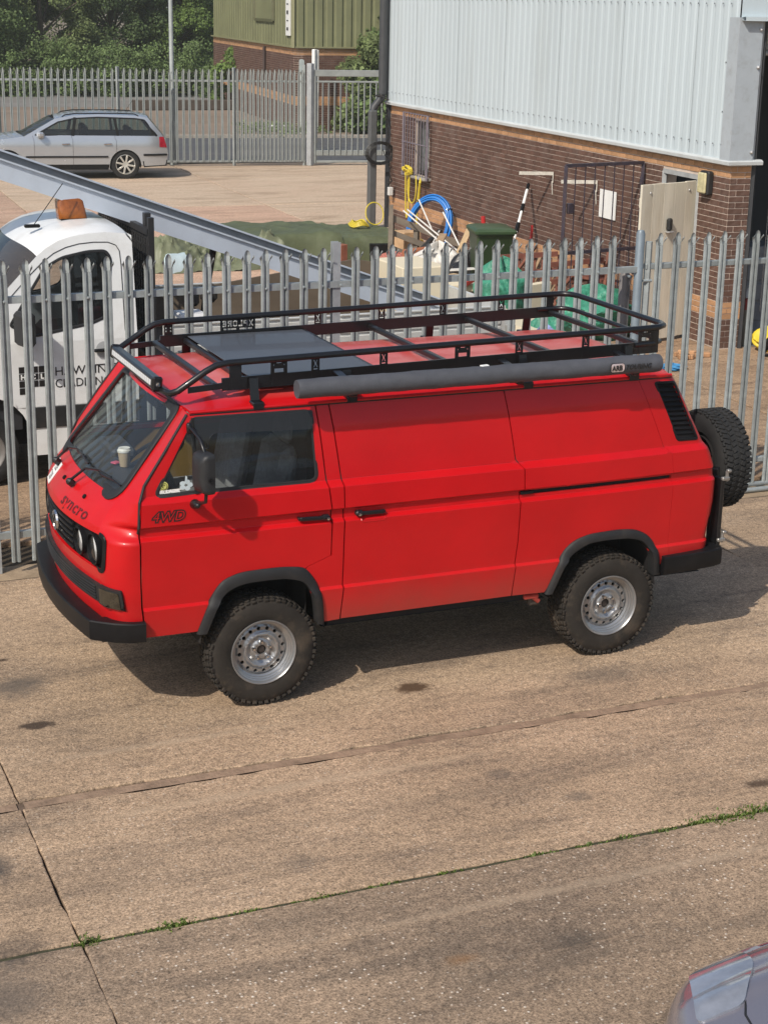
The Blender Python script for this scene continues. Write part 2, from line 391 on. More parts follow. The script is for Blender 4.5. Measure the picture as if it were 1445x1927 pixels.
near_stains_shade = [(-.6, -2.45, 3.4, .10, TRK, .22, .9), (.6, -1.28, 2.6, .09, TRK, .20, .9), (0.2, -4.15, 2.8, .12, TRK, .22, .9), (-1.4, -2.0, 2.2, .07, (.46, .35, .24), .45, .9), (-.2, -3.55, 2.6, .06, (.44, .34, .24), .4, .9), (-1.9, -1.2, 1.4, .06, (.47, .36, .25), .4, .9), (-3.25, -3.15, .35, .22, (.05, .045, .042), .6, .8), (-3.2, -4.2, .3, .5, (.055, .05, .045), .6, .9), (-0.235, -0.95, .165, .105, (.085, .048, .027), .95, .55), (-2.61, -0.69, .135, .075, (0.06, .042, .03), .95, .4), (1.06, -2.91, .13, .07, OIL, .8, .6), (-2.62, -0.05, .33, .30, SM, .8, .9), (-3.2, -2.35, .2, .24, (.06, .055, .052), .75, .7),  # dark patches at the far left are tree shade painted into the concrete
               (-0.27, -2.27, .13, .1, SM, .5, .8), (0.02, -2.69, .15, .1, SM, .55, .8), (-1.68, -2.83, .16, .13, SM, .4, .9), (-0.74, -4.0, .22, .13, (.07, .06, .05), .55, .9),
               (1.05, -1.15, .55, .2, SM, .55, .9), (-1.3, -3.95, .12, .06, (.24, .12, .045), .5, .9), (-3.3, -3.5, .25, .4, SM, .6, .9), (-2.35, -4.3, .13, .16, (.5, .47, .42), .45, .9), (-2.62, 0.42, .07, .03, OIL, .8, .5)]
M_near = concrete_mat('near_concrete', (0.325, 0.231, 0.151), (0.405, 0.292, 0.195), (0.175, 0.130, 0.094), (0.74, 0.65, 0.53), near_stains_shade, 0.75)
M_front = concrete_mat('front_concrete', (0.255, 0.187, 0.129), (0.345, 0.250, 0.170), (0.130, 0.100, 0.075), (0.82, 0.74, 0.63), near_stains_shade, 0.7, pebs=1.0)
M_mid = concrete_mat('middle_concrete', (0.30, 0.20, 0.125), (0.36, 0.25, 0.16), (0.13, 0.085, 0.055), (0.5, 0.42, 0.33), (), 0.8)
M_far = concrete_mat('sandy_concrete', (0.46, 0.315, 0.228), (0.49, 0.325, 0.235), (0.30, 0.20, 0.14), (0.52, 0.42, 0.32), (), 0.75, pale=(0.52, 0.39, 0.28))
M_farp = concrete_mat('pale_concrete', (0.50, 0.39, 0.285), (0.48, 0.36, 0.26), (0.30, 0.22, 0.15), (0.56, 0.46, 0.36), (), 0.8, pale=(0.56, 0.455, 0.335))
M_mortar = mat('joint_mortar', (0.265, 0.185, 0.128), 0.95, var=0.3, scale=9, bump=0.01, bscale=45, spec=.2)
M_soil = mat('joint_soil', (0.06, 0.045, 0.03), 0.95, var=0.3, scale=12, bump=0.008, spec=.2)
M_earth = mat('earth', (0.22, 0.17, 0.12), 0.95, var=0.25, scale=0.3, spec=.2)

ground = MB().grid([[(-440+90*i, -405+90*j, -0.09) for i in range(11)] for j in range(11)]).build('ground', M_earth); tag(ground, kind='structure')
yard = MB().grid([[(-14, -15, -0.035), (16, -15, -0.035)], [(-14, 2.0, -0.035), (16, 2.0, -0.035)]]).build('yard_floor', M_soil); tag(yard, kind='structure')
def slab(x0, x1, y0, y1, m, parent, jx=.003, jy=.003, step=.07, name='concrete_slab', rz=0.0, org=(0, 0), sides=(1, 1, 1, 1), skew=None):
    """one cast slab with an arrised, slightly ragged edge; sides: ragged amount per edge (y0, x1, y1, x0)"""
    ox, oy = org; c, s = math.cos(rz), math.sin(rz)
    def ln(a, b, k, amp):
        n = max(2, int(math.hypot(b[0]-a[0], b[1]-a[1])/step)); out = []; w = 0.0
        for i in range(n):
            t = i/n; w = w*.75+random.gauss(0, amp)*.6; nx, ny = (b[1]-a[1]), -(b[0]-a[0]); l = math.hypot(nx, ny)
            o = w if 0 < i else 0
            out.append((a[0]+(b[0]-a[0])*t+nx/l*o, a[1]+(b[1]-a[1])*t+ny/l*o))
        return out
    A, B, C, D = (x0, y0), (x1, y0), (x1, y1), (x0, y1)
    pl = ln(A, B, 0, jy*sides[0])+ln(B, C, 1, jx*sides[1])+ln(C, D, 2, jy*sides[2])+ln(D, A, 3, jx*sides[3])
    n = len(pl); V = []; P = np.array(pl)
    T = np.roll(P, -1, 0)-np.roll(P, 1, 0); T /= np.maximum(np.hypot(T[:, 0], T[:, 1]), 1e-9)[:, None]; N = np.stack([T[:, 1], -T[:, 0]], 1)
    for off, z in ((.0, -.05), (.0, -.007), (-.004, -.0015), (-.010, 0.0)):
        for p, nn in zip(P, N):
            q = p+nn*off; V.append((ox+q[0]*c-q[1]*s, oy+q[0]*s+q[1]*c, z))
    F = [(k*n+i, k*n+(i+1) % n, (k+1)*n+(i+1) % n, (k+1)*n+i) for k in range(3) for i in range(n)]+[tuple(range(3*n, 4*n))]
    return mesh_obj(name, V, F, m, parent)
XJ = [-14, -8.9, -2.905, 3.32, 9.5, 16]; YJ = [-15, -9.2, -6.2, -3.19, -1.70, 2.0]
for i in range(5):
    for j in range(5):
        y0, y1 = YJ[j], YJ[j+1]
        g0 = .046 if j == 4 else (.016 if j == 3 else .006); g1 = .046 if j == 3 else (.014 if j == 2 else .006)
        r0 = 4.5 if j == 4 else 1.0; r1 = 4.5 if j == 3 else 1.0
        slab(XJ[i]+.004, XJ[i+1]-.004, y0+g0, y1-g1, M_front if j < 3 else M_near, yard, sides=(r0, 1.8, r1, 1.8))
for i in range(5):      # the wide joint under the van was cut out and filled with mortar
    strip = MB(); n = 40; x0, x1 = XJ[i]+.02, XJ[i+1]-.02
    strip.grid([[(x0+(x1-x0)*k/n, -1.70+o, -.006+random.uniform(-.0015, .0015)) for k in range(n+1)] for o in (-.041, -.015, .015, .041)])
    strip.build('joint_filler', M_mortar, yard)
mo = MB(); mo.grid([[(-14+.5*k, -3.19+o+random.gauss(0, .002), -.010+random.uniform(-.002, .002)) for k in range(61)] for o in (-.03, 0, .03)]); mo.build('joint_moss', mat('dark_moss', (.045, .045, .022), .95, var=.4, scale=20, bump=.01, bscale=60, dirt=((.03, .022, .015), .8, 6)), yard)
bs_ = MB().grid([[(-14+.5*k, -1.70+o, -.016) for k in range(61)] for o in (-.07, .07)]); bs_.build('joint_bed', mat('joint_bed', (.13, .09, .062), .95, var=.4, scale=15), yard)
# weed and grass in the joint at y = -3.19, thicker in clumps
M_weed = mat('weed_green', (0.105, 0.155, 0.024), 0.6, var=0.35, scale=14, island=0.4, trans=0.25)
def blades(pts, hmax, w=0.006):
    V = []
    for (x, y, z, s) in pts:
        for _ in range(7):
            a = random.uniform(0, 2*PI); h = hmax*s*random.uniform(.35, 1); ln = h*random.uniform(.3, 1.1); ww = w*random.uniform(.7, 1.8)
            px, py = x+random.gauss(0, .012), y+random.gauss(0, .008); dx, dy = math.cos(a), math.sin(a)
            V.append([(px-dy*ww, py+dx*ww, z), (px+dy*ww, py-dx*ww, z), (px+dx*ln+dy*ww*.5, py+dy*ln-dx*ww*.5, z+h), (px+dx*ln*.8-dy*ww*.5, py+dy*ln*.8+dx*ww*.5, z+h*1.02)])
    return np.array(V)
pts = []
def dens(x):
    d = .10+.12*math.sin(x*5.1)**2
    for c, w, a in ((-2.88, .05, 2.6), (-2.45, .10, 1.5), (-2.1, .05, .5), (-1.72, .05, 1.0), (-1.35, .04, .5), (-1.05, .05, .3), (-.5, .05, .9), (-.22, .04, .7), (.02, .05, .9), (.25, .04, .7), (.5, .12, 1.2), (.78, .2, 1.9), (1.15, .3, 1.7), (1.9, .5, 1.5)):
        d += a*math.exp(-((x-c)/w)**2)
    return d
x = -2.93
while x < 9:
    d = dens(x)
    if random.random() < min(1, d*.50): pts.append((x, -3.19+random.gauss(0, .006+.012*min(d, 2)), -.01, min(1.0, .35+.4*d)))
    x += .0045
tag(quads_obj('joint_grass', blades(pts, .024, .004), M_weed), kind='stuff')
# ------------------------------------------------ yard beyond the near fence
RZW = -0.04803       # the yard and the unit are set a little askew to the van
back = MB().grid([[(-20, 2.0, -.04), (16, 2.0, -.04)], [(-20, 37, -.04), (16, 37, -.04)]]).build('back_yard_floor', M_soil); tag(back, kind='structure')
apron = MB().grid([[(-14, 2.0, -.002), (16, 2.0, -.002)], [(-14, 2.32, -.002), (16, 2.32, -.002)]]).build('fence_kerb_strip', mat('kerb_strip_concrete', (0.30, 0.225, 0.15), 0.9, var=0.3, scale=5, bump=.006, bscale=50, spec=.2)); tag(apron, kind='structure')
for i in range(-3, 4):
    for j, (v0, v1) in enumerate(((-22.0, -17.2), (-17.2, -11.4), (-11.4, -5.9), (-5.9, -.02), (-.02, 5.6), (5.6, 9.3))):
        x0 = -7.75+5.17*i+7.7; m = M_mid if j < 2 else (M_farp if (i >= 1 and j >= 3) or (j >= 4 and i >= 0) else M_far)
        slab(x0-5.17+.016, x0-.016, v0+.022, v1-.022, m, back, step=.4, rz=RZW, org=(7.46, 24.45))
# ------------------------------------------------ street beyond the far fence
FD = Vector((0.98844, -0.15160)); FN = Vector((0.15160, 0.98844)); FA = Vector((11.43, 32.64))
def fpt(u, v, z=0.0):
    p = FA+FD*u+FN*v; return (p.x, p.y, z)
def fstrip(name, u0, u1, v0, v1, z, m):
    o = MB().grid([[fpt(u0+(u1-u0)*i/6, v0, z) for i in range(7)], [fpt(u0+(u1-u0)*i/6, v1, z) for i in range(7)]]).build(name, m); tag(o, kind='structure'); return o
M_tar = mat('tarmac', (0.085, 0.088, 0.095), 0.9, var=0.2, scale=1.5, bump=.006, bscale=70, dirt=((.13, .12, .11), .6, .5), spec=.3)
M_lot = mat('lot_surface', (0.235, 0.185, 0.145), 0.92, var=0.22, scale=.5, dirt=((.15, .12, .10), .7, .25), bump=.006, bscale=60, spec=.25)
M_road2 = mat('grey_road', (0.20, 0.19, 0.18), 0.9, var=0.18, scale=.5, bump=.005, bscale=60, spec=.3)
M_kerb = mat('kerb_stone', (0.30, 0.27, 0.23), 0.85, var=.2, scale=3, spec=.3)
fstrip('street', -60, 40, 1.3, 9.6, -.03, M_tar)
fstrip('lot', -60, 40, 9.75, 24.6, .0, M_lot)
fstrip('side_road', -60, 40, 24.6, 34, .004, M_road2)
fstrip('verge', -60, 60, 34, 70, .03, mat('verge_grass', (0.06, 0.075, 0.025), 0.95, var=.3, scale=1.5, spec=.1))
fstrip('fence_footing', -60, 14, -.25, 1.2, -.012, M_soil)
kb = MB()
for i in range(60):
    a, b = fpt(-46+i*.92, 9.68), fpt(-46+i*.92+.91, 9.68); kb.beam((a[0], a[1], .01), (b[0], b[1], .01), .13, .12, bev=.012)
tag(kb.build('kerb', M_kerb), kind='structure')
# ================================================================ FAR SIDE: trees, green unit, fence, gate, lamp post, shrubs
LEAF = [mat('leaf_dark', (0.105, 0.152, 0.062), .6, var=.3, scale=1.2, island=.55, trans=.4, spec=.2), mat('leaf_mid', (0.138, 0.200, 0.072), .6, var=.3, scale=1.0, island=.5, trans=.3, spec=.3),
        mat('leaf_olive', (0.155, 0.198, 0.076), .6, var=.3, scale=1.0, island=.5, trans=.3, spec=.3), mat('leaf_light', (0.150, 0.225, 0.060), .6, var=.3, scale=1.0, island=.45, trans=.35, spec=.3)]
M_bark = mat('bark', (0.10, 0.08, 0.06), .9, var=.3, scale=8, bump=.02, bscale=20)
def leafcloud(cl, n, size, spread, seed):
    """cl: (cx,cy,cz,r) clumps -> n loose leaf quads per clump"""
    g = np.random.default_rng(seed); C = np.array(cl); N = len(C)*n
    c = np.repeat(C, n, 0); d = g.normal(size=(N, 3)); d /= np.linalg.norm(d, axis=1)[:, None]
    p = c[:, :3]+d*(c[:, 3:4]*(g.random((N, 1))**.45)*spread)*np.array([1, 1, .8])
    nn = g.normal(size=(N, 3))+d*.8+np.array([-.4, -.4, .9]); nn /= np.linalg.norm(nn, axis=1)[:, None]
    t = np.cross(nn, g.normal(size=(N, 3))); t /= np.linalg.norm(t, axis=1)[:, None]; b = np.cross(nn, t)
    s = size*(.5+g.random((N, 1))); l = s*1.5
    return np.stack([p-t*s*.5, p+b*l*.35-t*0, p+t*s*.5+b*l*.1, p-b*l*.5], 1)
def tree(name, label, x, y, h, w, m, seed, low=.15, n=170, clumps=70, size=.16, group=None, cat='tree', trunk=.12):
    g = random.Random(seed); t = thing(name, label, cat, (x, y, 0), 0, group)
    tb = MB(); top = h*.7
    tb.tube([(0, 0, -.05), (g.uniform(-.1, .1), g.uniform(-.1, .1), h*.3), (g.uniform(-.2, .2), g.uniform(-.2, .2), top)], [trunk, trunk*.75, trunk*.25], 8)
    cl = []
    for i in range(clumps):
        u = g.random(); z = low*h+(1-low)*h*u*.97; prof = math.sin(PI*min(1, .16+.84*u)**.8)**.7
        a = g.uniform(0, 2*PI); rr = w*.5*prof*math.sqrt(g.uniform(.4, 1.0)); r = g.uniform(.28, .62)*w/4.2
        cx, cy = math.cos(a)*rr, math.sin(a)*rr; cl.append((cx, cy, z, r))
        if i % 5 == 0: tb.tube([(0, 0, z*.6), (cx*.5, cy*.5, z*.85), (cx, cy, z)], [trunk*.4, trunk*.25, trunk*.1], 5)
    tb.build('trunk', M_bark, t, 40)
    quads_obj('crown', leafcloud(cl, n, size, 1.25, seed), m, t)
    return t
def gpt(px, py, z=0.0):     # only used to lay the far planting out along known sight lines, once, as plain positions
    return px, py
TREES = [('dense_tree', 'dark dense tree at the far left with heavy shaded foliage', 4.2, 66.5, 9.0, 5.2, 0, .04), ('broadleaf_tree', 'mid green bushy tree beside the dark tree, behind the silver estate car', 8.1, 67.5, 8.2, 4.8, 1, .03),
         ('broadleaf_tree', 'olive green tree in the middle of the wooded bank, left of the lamp post', 11.6, 68.5, 8.6, 5.0, 2, .03), ('dense_tree', 'dark tree directly behind the lamp post', 15.2, 69.5, 8.8, 4.6, 0, .05),
         ('broadleaf_tree', 'bright green tree between the lamp post and the green unit', 18.2, 70.0, 8.4, 4.2, 3, .03), ('dense_tree', 'shaded tree nearest the left end of the green unit', 21.4, 72.5, 9.0, 4.6, 1, .04),
         ('tall_tree', 'tall dark tree rising behind the left of the wooded bank', 6.4, 74, 12, 7, 0, .1), ('tall_tree', 'tall olive tree rising behind the middle of the wooded bank', 13.0, 76, 12, 7.5, 2, .1), ('tall_tree', 'tall tree rising behind the right of the wooded bank by the green unit', 20.0, 78, 12, 7.5, 0, .1),
         ('broadleaf_tree', 'leftmost tree of the bank, partly outside the photo', .3, 66, 8.4, 4.6, 2, .04)]
for i, (nm, lb, x, y, h, w, k, low) in enumerate(TREES):
    tree(nm, lb, x, y, h, w, LEAF[k], 40+i, low, n=330 if h > 11 else 640, clumps=130, size=.080, group='trees on the wooded bank', trunk=.16)
und = []
g = random.Random(5)
for i in range(420):
    u = g.uniform(-16, 12.5); v = g.uniform(31.5, 34.5); p = fpt(u, v); und.append((p[0], p[1], g.uniform(.1, 1.0)+g.uniform(0, 1.8)*g.random(), g.uniform(.3, .6)))
tag(quads_obj('undergrowth', leafcloud(und, 260, .075, 1.2, 77), LEAF[1]), kind='stuff')
# ---------------------------------------------------------------- bricks
M_brn = mat('brown_brick', (0.108, 0.058, 0.042), .85, var=.2, scale=14, objrand=.16, bump=.004, bscale=60, dirt=((.26, .21, .18), .35, 5), spec=.3)
M_brn_i = mat('brown_brick_mass', (0.108, 0.058, 0.042), .85, var=.2, scale=5, island=.16, dirt=((.26, .21, .18), .3, 2.2), spec=.3)
M_org = mat('buff_brick', (0.43, 0.24, 0.125), .85, var=.18, scale=14, objrand=.16, bump=.004, bscale=60, spec=.3)
M_org_i = mat('buff_brick_mass', (0.43, 0.24, 0.125), .85, var=.18, scale=5, island=.16, spec=.3)
M_mrt = mat('mortar', (0.52, 0.43, 0.36), .95, var=.2, scale=4, spec=.15, dirt=((.34, .27, .22), .4, 1.2))
M_mrt_d = mat('dark_mortar', (0.20, 0.115, 0.065), .95, var=.25, scale=4, spec=.15)
def brick_mesh(name, l, m):
    mb = MB().box((0, 0, 0), (l, .05, .0645), bev=.004); me = bpy.data.meshes.new(name); me.from_pydata(mb.v, [], mb.f); me.materials.append(m); return me
BR = {(l, k): brick_mesh('brick', l, m) for l in (.2155, .1035) for k, m in (('b', M_brn), ('o', M_org))}
def in_band(z, bands): return any(a <= z < b for a, b in bands)
def brickwork(parent, place, s0, s1, z0, courses, bands, openings, singles, key, phase=0.0):
    """stretcher bond on a wall run; place(s, z)->(Vector, angle). The 'singles' largest become objects, the rest two joined parts"""
    cells = []
    for c in range(courses):
        z = z0+c*.075; s = s0-(.1125 if c % 2 else 0)+(phase-.225 if phase else 0)
        while s < s1-.01:
            a, b = max(s, s0), min(s+.225, s1)
            segs = [(a, b)]
            for o in openings:
                if o[2]-.02 < z+.037 < o[3]+.02: segs = [(p, q) for a_, b_ in segs for p, q in ((a_, min(b_, o[0])), (max(a_, o[1]), b_)) if q-p > .03]
            for p, q in segs:
                if q-p > .03: cells.append((p, q, z, 'o' if in_band(z+.03, bands) else 'b'))
            s += .225
    cells.sort(key=key); masses = {'b': MB(), 'o': MB()}; n = 0
    for a, b, z, k in cells:
        p, ang = place((a+b)/2, z+.0375); l = b-a-.0095; pr = random.uniform(-.0015, .0015)
        R = Matrix.Rotation(ang, 3, 'Z'); c = p+R @ Vector((0, .025-.002+pr, 0))
        if n < singles:
            me = BR[(.2155 if l > .15 else .1035), k]; o = bpy.data.objects.new('brick', me); o.location = c; o.rotation_euler = (random.uniform(-.008, .008), random.uniform(-.006, .006), ang)
            o.scale = (l/(.2155 if l > .15 else .1035), 1, 1); link(o, parent); n += 1
        else: masses[k].box(c, (l, .05, .0640), rot=R)
    for k, nm, m in (('b', 'brickwork', M_brn_i), ('o', 'buff_brickwork', M_org_i)):
        if masses[k].v: tag(masses[k].build(nm, m, parent), kind='stuff')
# ---------------------------------------------------------------- green unit
M_gcl = mat('green_cladding', (0.185, 0.19, 0.10), .55, var=.12, scale=.8, dirt=((.12, .12, .07), .5, .6), spec=.4)
M_gtr = mat('green_trim', (0.22, 0.215, 0.115), .55, var=.1)
M_white = mat('white_paint', (0.78, 0.78, 0.75), .5, var=.05)
M_dark = mat('dark_void', (0.012, 0.012, 0.013), .9)
gu = thing('green_unit', 'far industrial unit with olive green cladding above a brick base', 'building', (15.36, 44.74, 0), 0)
dL = Vector((.131, .9914)); dR = Vector((.9914, -.131))       # the two wall directions from the near corner
def gP(d, s, o, z):    # o outwards
    n = -dR if d is dL else -dL
    p = d*s+n*o; return Vector((p.x, p.y, z))
ZC = 2.72
for d, ln in ((dL, 16.5), (dR, 16)):
    ang = math.atan2(d.y, d.x)
    co = MB(); co.add([gP(d, 0, -.012, -.1), gP(d, ln, -.012, -.1), gP(d, ln, -.012, ZC), gP(d, 0, -.012, ZC), gP(d, 0, -.3, -.1), gP(d, ln, -.3, -.1), gP(d, ln, -.3, ZC), gP(d, 0, -.3, ZC)], [(0,1,2,3), (7,6,5,4), (3,2,6,7), (1,5,6,2), (0,3,7,4), (0,4,5,1)])
    co.build('wall', M_mrt, gu)
    def pl(s, z, d=d, ang=ang):
        p = gP(d, s, 0, z)
        return p, (ang if d is dR else ang+PI)
    brickwork(gu, pl, 0.0, ln, .0, 36, ((.80, 1.10), (2.5, 2.72)), [], 0, key=lambda c: c[0], phase=.0 if d is dR else .1)
    # cladding sheets, each a metre wide: shallow ribs on the near gable, deep boards on the right
    npan = int(ln)
    for i in range(npan):
        rows = []; prof = []
        if d is dL: prof = [(0, 0), (.42, 0), (.44, .018), (.48, .018), (.5, 0), (.92, 0), (.94, .018), (.98, .018), (1.0, 0)]
        else: prof = [(0, 0), (.05, .0), (.09, .05), (.26, .05), (.30, 0), (.36, 0), (.40, .05), (.60, .05), (.64, 0), (.70, 0), (.74, .05), (.92, .05), (.96, 0), (1.0, 0)]
        rows = [[gP(d, i+a, .05+b, z) for a, b in prof] for z in (ZC, 10.0)]
        mb = MB().grid(rows); mb.build('cladding_panel', M_gcl, gu)
    MB().beam(gP(d, 0, .03, ZC+.02), gP(d, ln, .03, ZC+.02), .16, .05).build('flashing', M_gtr, gu)
MB().beam((-.06, -.03, ZC), (-.06, -.03, 10), .12, .12).build('corner_trim', M_gtr, gu)
MB().add([(0.1, 0.1, 10), tuple(gP(dL, 16.5, 0, 10)), tuple(gP(dL, 16.5, 0, 11)+Vector((16, 0, 0))), tuple(gP(dR, 16, 0, 10))], [(0, 3, 2, 1)]).build('roof', M_gcl, gu)
# shutter outline, vertical sign strip, downpipe and small plates on the near gable
fr = MB(); W0, W1, Z0, Z1 = 3.2, 6.6, 3.55, 6.5
for a, b in (((W0, Z0), (W1, Z0)), ((W0, Z0), (W0, Z1)), ((W1, Z0), (W1, Z1)), ((W0, Z1), (W1, Z1))): fr.beam(gP(dL, a[0], .08, a[1]), gP(dL, b[0], .08, b[1]), .1, .1)
fr.build('window_frame', mat('green_frame', (.10, .10, .05), .5), gu)
MB().add([gP(dL, W0, .075, Z0), gP(dL, W1, .075, Z0), gP(dL, W1, .075, Z1), gP(dL, W0, .075, Z1)], [(0, 1, 2, 3)]).build('shutter', M_gcl, gu)
sg = MB(); sg.beam(gP(dL, .62, .10, 3.1), gP(dL, .62, .10, 7), .05, .62, up=(dL.x, dL.y, 0)); sgo = sg.build('sign_strip', M_white, gu)
for k, ch in enumerate('\u25cf-I=BHE'):      # the strip's small dark marks, too far off to read
    z = 3.32+k*.27; MB().beam(gP(dL, .5+.0, .135, z), gP(dL, .5+.22, .135, z), .01, (.10, .035, .12, .04, .1, .1, .05)[k]).build('sign_mark', M_dark, sgo)
MB().beam(gP(dL, 5.0, .06, 1.2), gP(dL, 5.0, .06, ZC-.1), .1, .08).build('downpipe', mat('brown_pipe', (.05, .03, .025), .5), gu)
sp = thing('sign_post', 'white square post standing at the corner of the green unit', 'post', (15.75, 43.9, 0))
MB().beam((0, 0, 0), (0, 0, 2.7), .2, .12, bev=.02).build('post', M_white, sp); MB().beam((.12, .02, 0), (.12, .02, 2.68), .05, .1, bev=.01).build('side_strip', mat('pale_grey', (.5, .5, .47), .5), sp)
pn = MB(); pl_ = rounded([(-.085, 0), (.085, 0), (.085, .42), (-.085, .42)], .08, 6)
pn.prism(pl_, lambda a, b: (15.05+a, 43.2, 1.98+b), lambda a, b: (15.05+a, 43.24, 1.98+b)); pn.tube([(15.05, 43.26, 0), (15.05, 43.26, 2.2)], .03, 8)
tag(pn.build('street_plate', mat('pale_plate', (.48, .53, .50), .5)), 'small pale rounded plate on a pole above the far fence by the green unit', 'sign')
# shrubs against the green unit
tree('climbing_shrub', 'tall dark climbing shrub against the green unit, next to the grey downpipe', 19.3, 43.4, 5.6, 3.4, LEAF[1], 90, .02, n=260, clumps=110, size=.11, cat='shrub', trunk=.06)
tree('bushy_shrub', 'lower yellow green bush in front of the green unit, left of the tall shrub', 17.7, 43.3, 3.1, 2.6, LEAF[2], 91, .02, n=220, clumps=60, size=.10, cat='shrub', trunk=.04)
tree('bushy_shrub', 'dark leafy bush seen through the far sliding gate', 18.4, 42.6, 1.7, 3.4, LEAF[1], 92, .0, n=200, clumps=60, size=.10, cat='shrub', trunk=.04)
tree('bushy_shrub', 'small bush at the left foot of the green unit behind the fence', 17.0, 56.5, 2.3, 2.2, LEAF[3], 93, .0, n=160, clumps=40, size=.10, cat='shrub', trunk=.04)
wd = []
for i in range(130):
    s = g.uniform(0, 5); wd.append((14.6+g.gauss(0, .7), 43.2+g.gauss(0, 1.0)+s*.3, g.uniform(.02, .25), g.uniform(.08, .2)))
tag(quads_obj('weeds', leafcloud(wd, 30, .05, 1.2, 78), LEAF[2]), kind='stuff')
tag(MB().beam((13.8, 45.1, .1), (15.2, 44.75, .1), .16, .12, bev=.02).build('kerb_bar', M_white), 'white painted kerb bar lying by the weeds at the green unit', 'bar')
tag(MB().beam((12.4, 55.6, .2), (17.2, 55.3, .2), .3, .4, bev=.03).build('low_wall', mat('low_wall_brick', (.07, .055, .045), .9, var=.3, scale=3)), 'low dark wall across the lot beyond the far fence', 'wall')
# ---------------------------------------------------------------- palisade fencing
M_galv = mat('galvanised_steel', (0.345, 0.38, 0.38), .5, metal=.35, var=.2, scale=9, dirt=((.27, .285, .29), .7, 11), objrand=.16, spec=.5)
M_galv_f = mat('galvanised_steel_far', (0.31, 0.335, 0.325), .6, metal=.2, var=.15, scale=3, objrand=.06)
def pale_mesh(name, h, z0, m, w=.035, k=1.0):
    """W-section palisade pale, triple pointed and splayed: straight pointed centre prong, side prongs curling forwards"""
    mb = MB(); prof = [(-w, .016), (-w*.80, .001), (-w*.36, .001), (-w*.10, .022), (w*.10, .022), (w*.36, .001), (w*.80, .001), (w, .016)]; th = .004
    zs = h-.108*k
    lo = [(x, y, z0) for x, y in prof]; hi = [(x, y, zs) for x, y in prof]
    mb.grid([lo, hi]); mb.grid([[(x, y+th, zs) for x, y in prof], [(x, y+th, z0) for x, y in prof]])
    for s in (0, -1): mb.add([(prof[s][0], prof[s][1], z0), (prof[s][0], prof[s][1]+th, z0), (prof[s][0], prof[s][1]+th, zs), (prof[s][0], prof[s][1], zs)], [(0, 1, 2, 3) if s == 0 else (3, 2, 1, 0)])
    cz = [(zs, 1.0), (h-.034*k, 1.0), (h-.011*k, .70), (h, .16)]
    for off in (0, th):
        rows = [[(-w*.68*q, .001+off, z), (0, .014*q+off, z), (w*.68*q, .001+off, z)] for z, q in cz]
        mb.grid(rows if off == 0 else [r[::-1] for r in rows])
    for s in (-1, 1):
        cen = [(0, 0, 0), (.3, .2, .025*k), (1.0, .8, .052*k), (1.9, 1.9, .078*k)]
        R = []
        for q, (o, f_, dz) in enumerate(cen):
            a = (s*w*.70+s*.010*o, .004-.014*f_, zs+dz-.004); b = (s*w+s*.016*o, .020-.022*f_, zs+dz*.82)
            if q == 3: b = (a[0]+s*.004, a[1], a[2]-.012)
            R.append([a, b])
        R2 = [[(p[0], p[1]+th, p[2]) for p in r] for r in R]
        mb.grid(R if s > 0 else [r[::-1] for r in R]); mb.grid([r[::-1] for r in R2] if s > 0 else R2)
        for q in range(3):
            for e in (0, 1): mb.add([R[q][e], R[q+1][e], R2[q+1][e], R2[q][e]], [(0, 1, 2, 3)])
    me = bpy.data.meshes.new(name); me.from_pydata(mb.v, [], mb.f); me.materials.append(m); return me
PF = pale_mesh('pale', 2.5, .12, M_galv_f, .034, 1.5)
ff = thing('palisade_fence', 'far grey palisade fence across the back of the yard behind the silver estate car', 'fence', (FA.x, FA.y, 0), math.atan2(FD.y, FD.x))
posts = [-2.02-3.03*i for i in range(0, 7)]
for px in posts: MB().beam((px, .05, 0), (px, .05, 2.53), .10, .055, bev=.008).build('post', M_galv_f, ff)
def far_bay(a, b):
    n = 17
    for i in range(n):
        x_ = a+(b-a)*(i+.85)/(n+.7); o = bpy.data.objects.new('pale', PF); o.location = (x_, 0, random.uniform(-.012, .012)); o.rotation_euler = (0, random.uniform(-.006, .006), random.uniform(-.04, .04)); link(o, ff)
    for z in (2.19, .12): MB().beam((a, .045, z), (b, .045, z), .045, .05).build('rail', M_galv_f, ff)
far_bay(posts[0], -.1)
for i in range(5): far_bay(posts[i+1], posts[i])
fg = thing('sliding_gate', 'far grey sliding gate with square top beam between the gate post and the white unit', 'gate', (FA.x, FA.y, 0), math.atan2(FD.y, FD.x))
MB().beam((.02, .0, 0), (.02, .0, 2.66), .15, .15, bev=.01).build('gate_post', mat('galvanised_post', (.40, .42, .43), .5, metal=.3, var=.15), fg)
MB().beam((-.13, .05, 0), (-.13, .05, 2.62), .05, .06).build('latch_post', M_galv_f, fg)
for z, h in ((2.41, .17), (2.19, .05), (.33, .14), (.10, .06)): MB().beam((.13, .05, z), (4.6, .05, z), .07, h, bev=.008).build('rail', M_galv_f, fg)
MB().beam((.16, .05, .06), (.16, .05, 2.33), .10, .09).build('stile', M_galv_f, fg)
for i in range(26):
    MB().beam((.36+i*.163, .0, .3 if i else .3), (.36+i*.163, .0, 2.16), .055, .02).build('pale', M_galv_f, fg)
lp = thing('lamp_post', 'tall slim grey lamp post rising behind the silver estate car', 'lamp post', (7.92, 33.55, 0))
MB().tube([(0, 0, 0), (0, 0, 1.95)], .095, 14).build('base_column', M_galv_f, lp, 40)
MB().tube([(0, 0, 1.93), (0, 0, 2.0), (0, 0, 8.0)], [.095, .06, .045], 14).build('shaft', M_galv_f, lp, 40)
MB().box((0, -.095, .9), (.1, .012, .5), bev=.004).build('access_door', M_galv_f, lp)
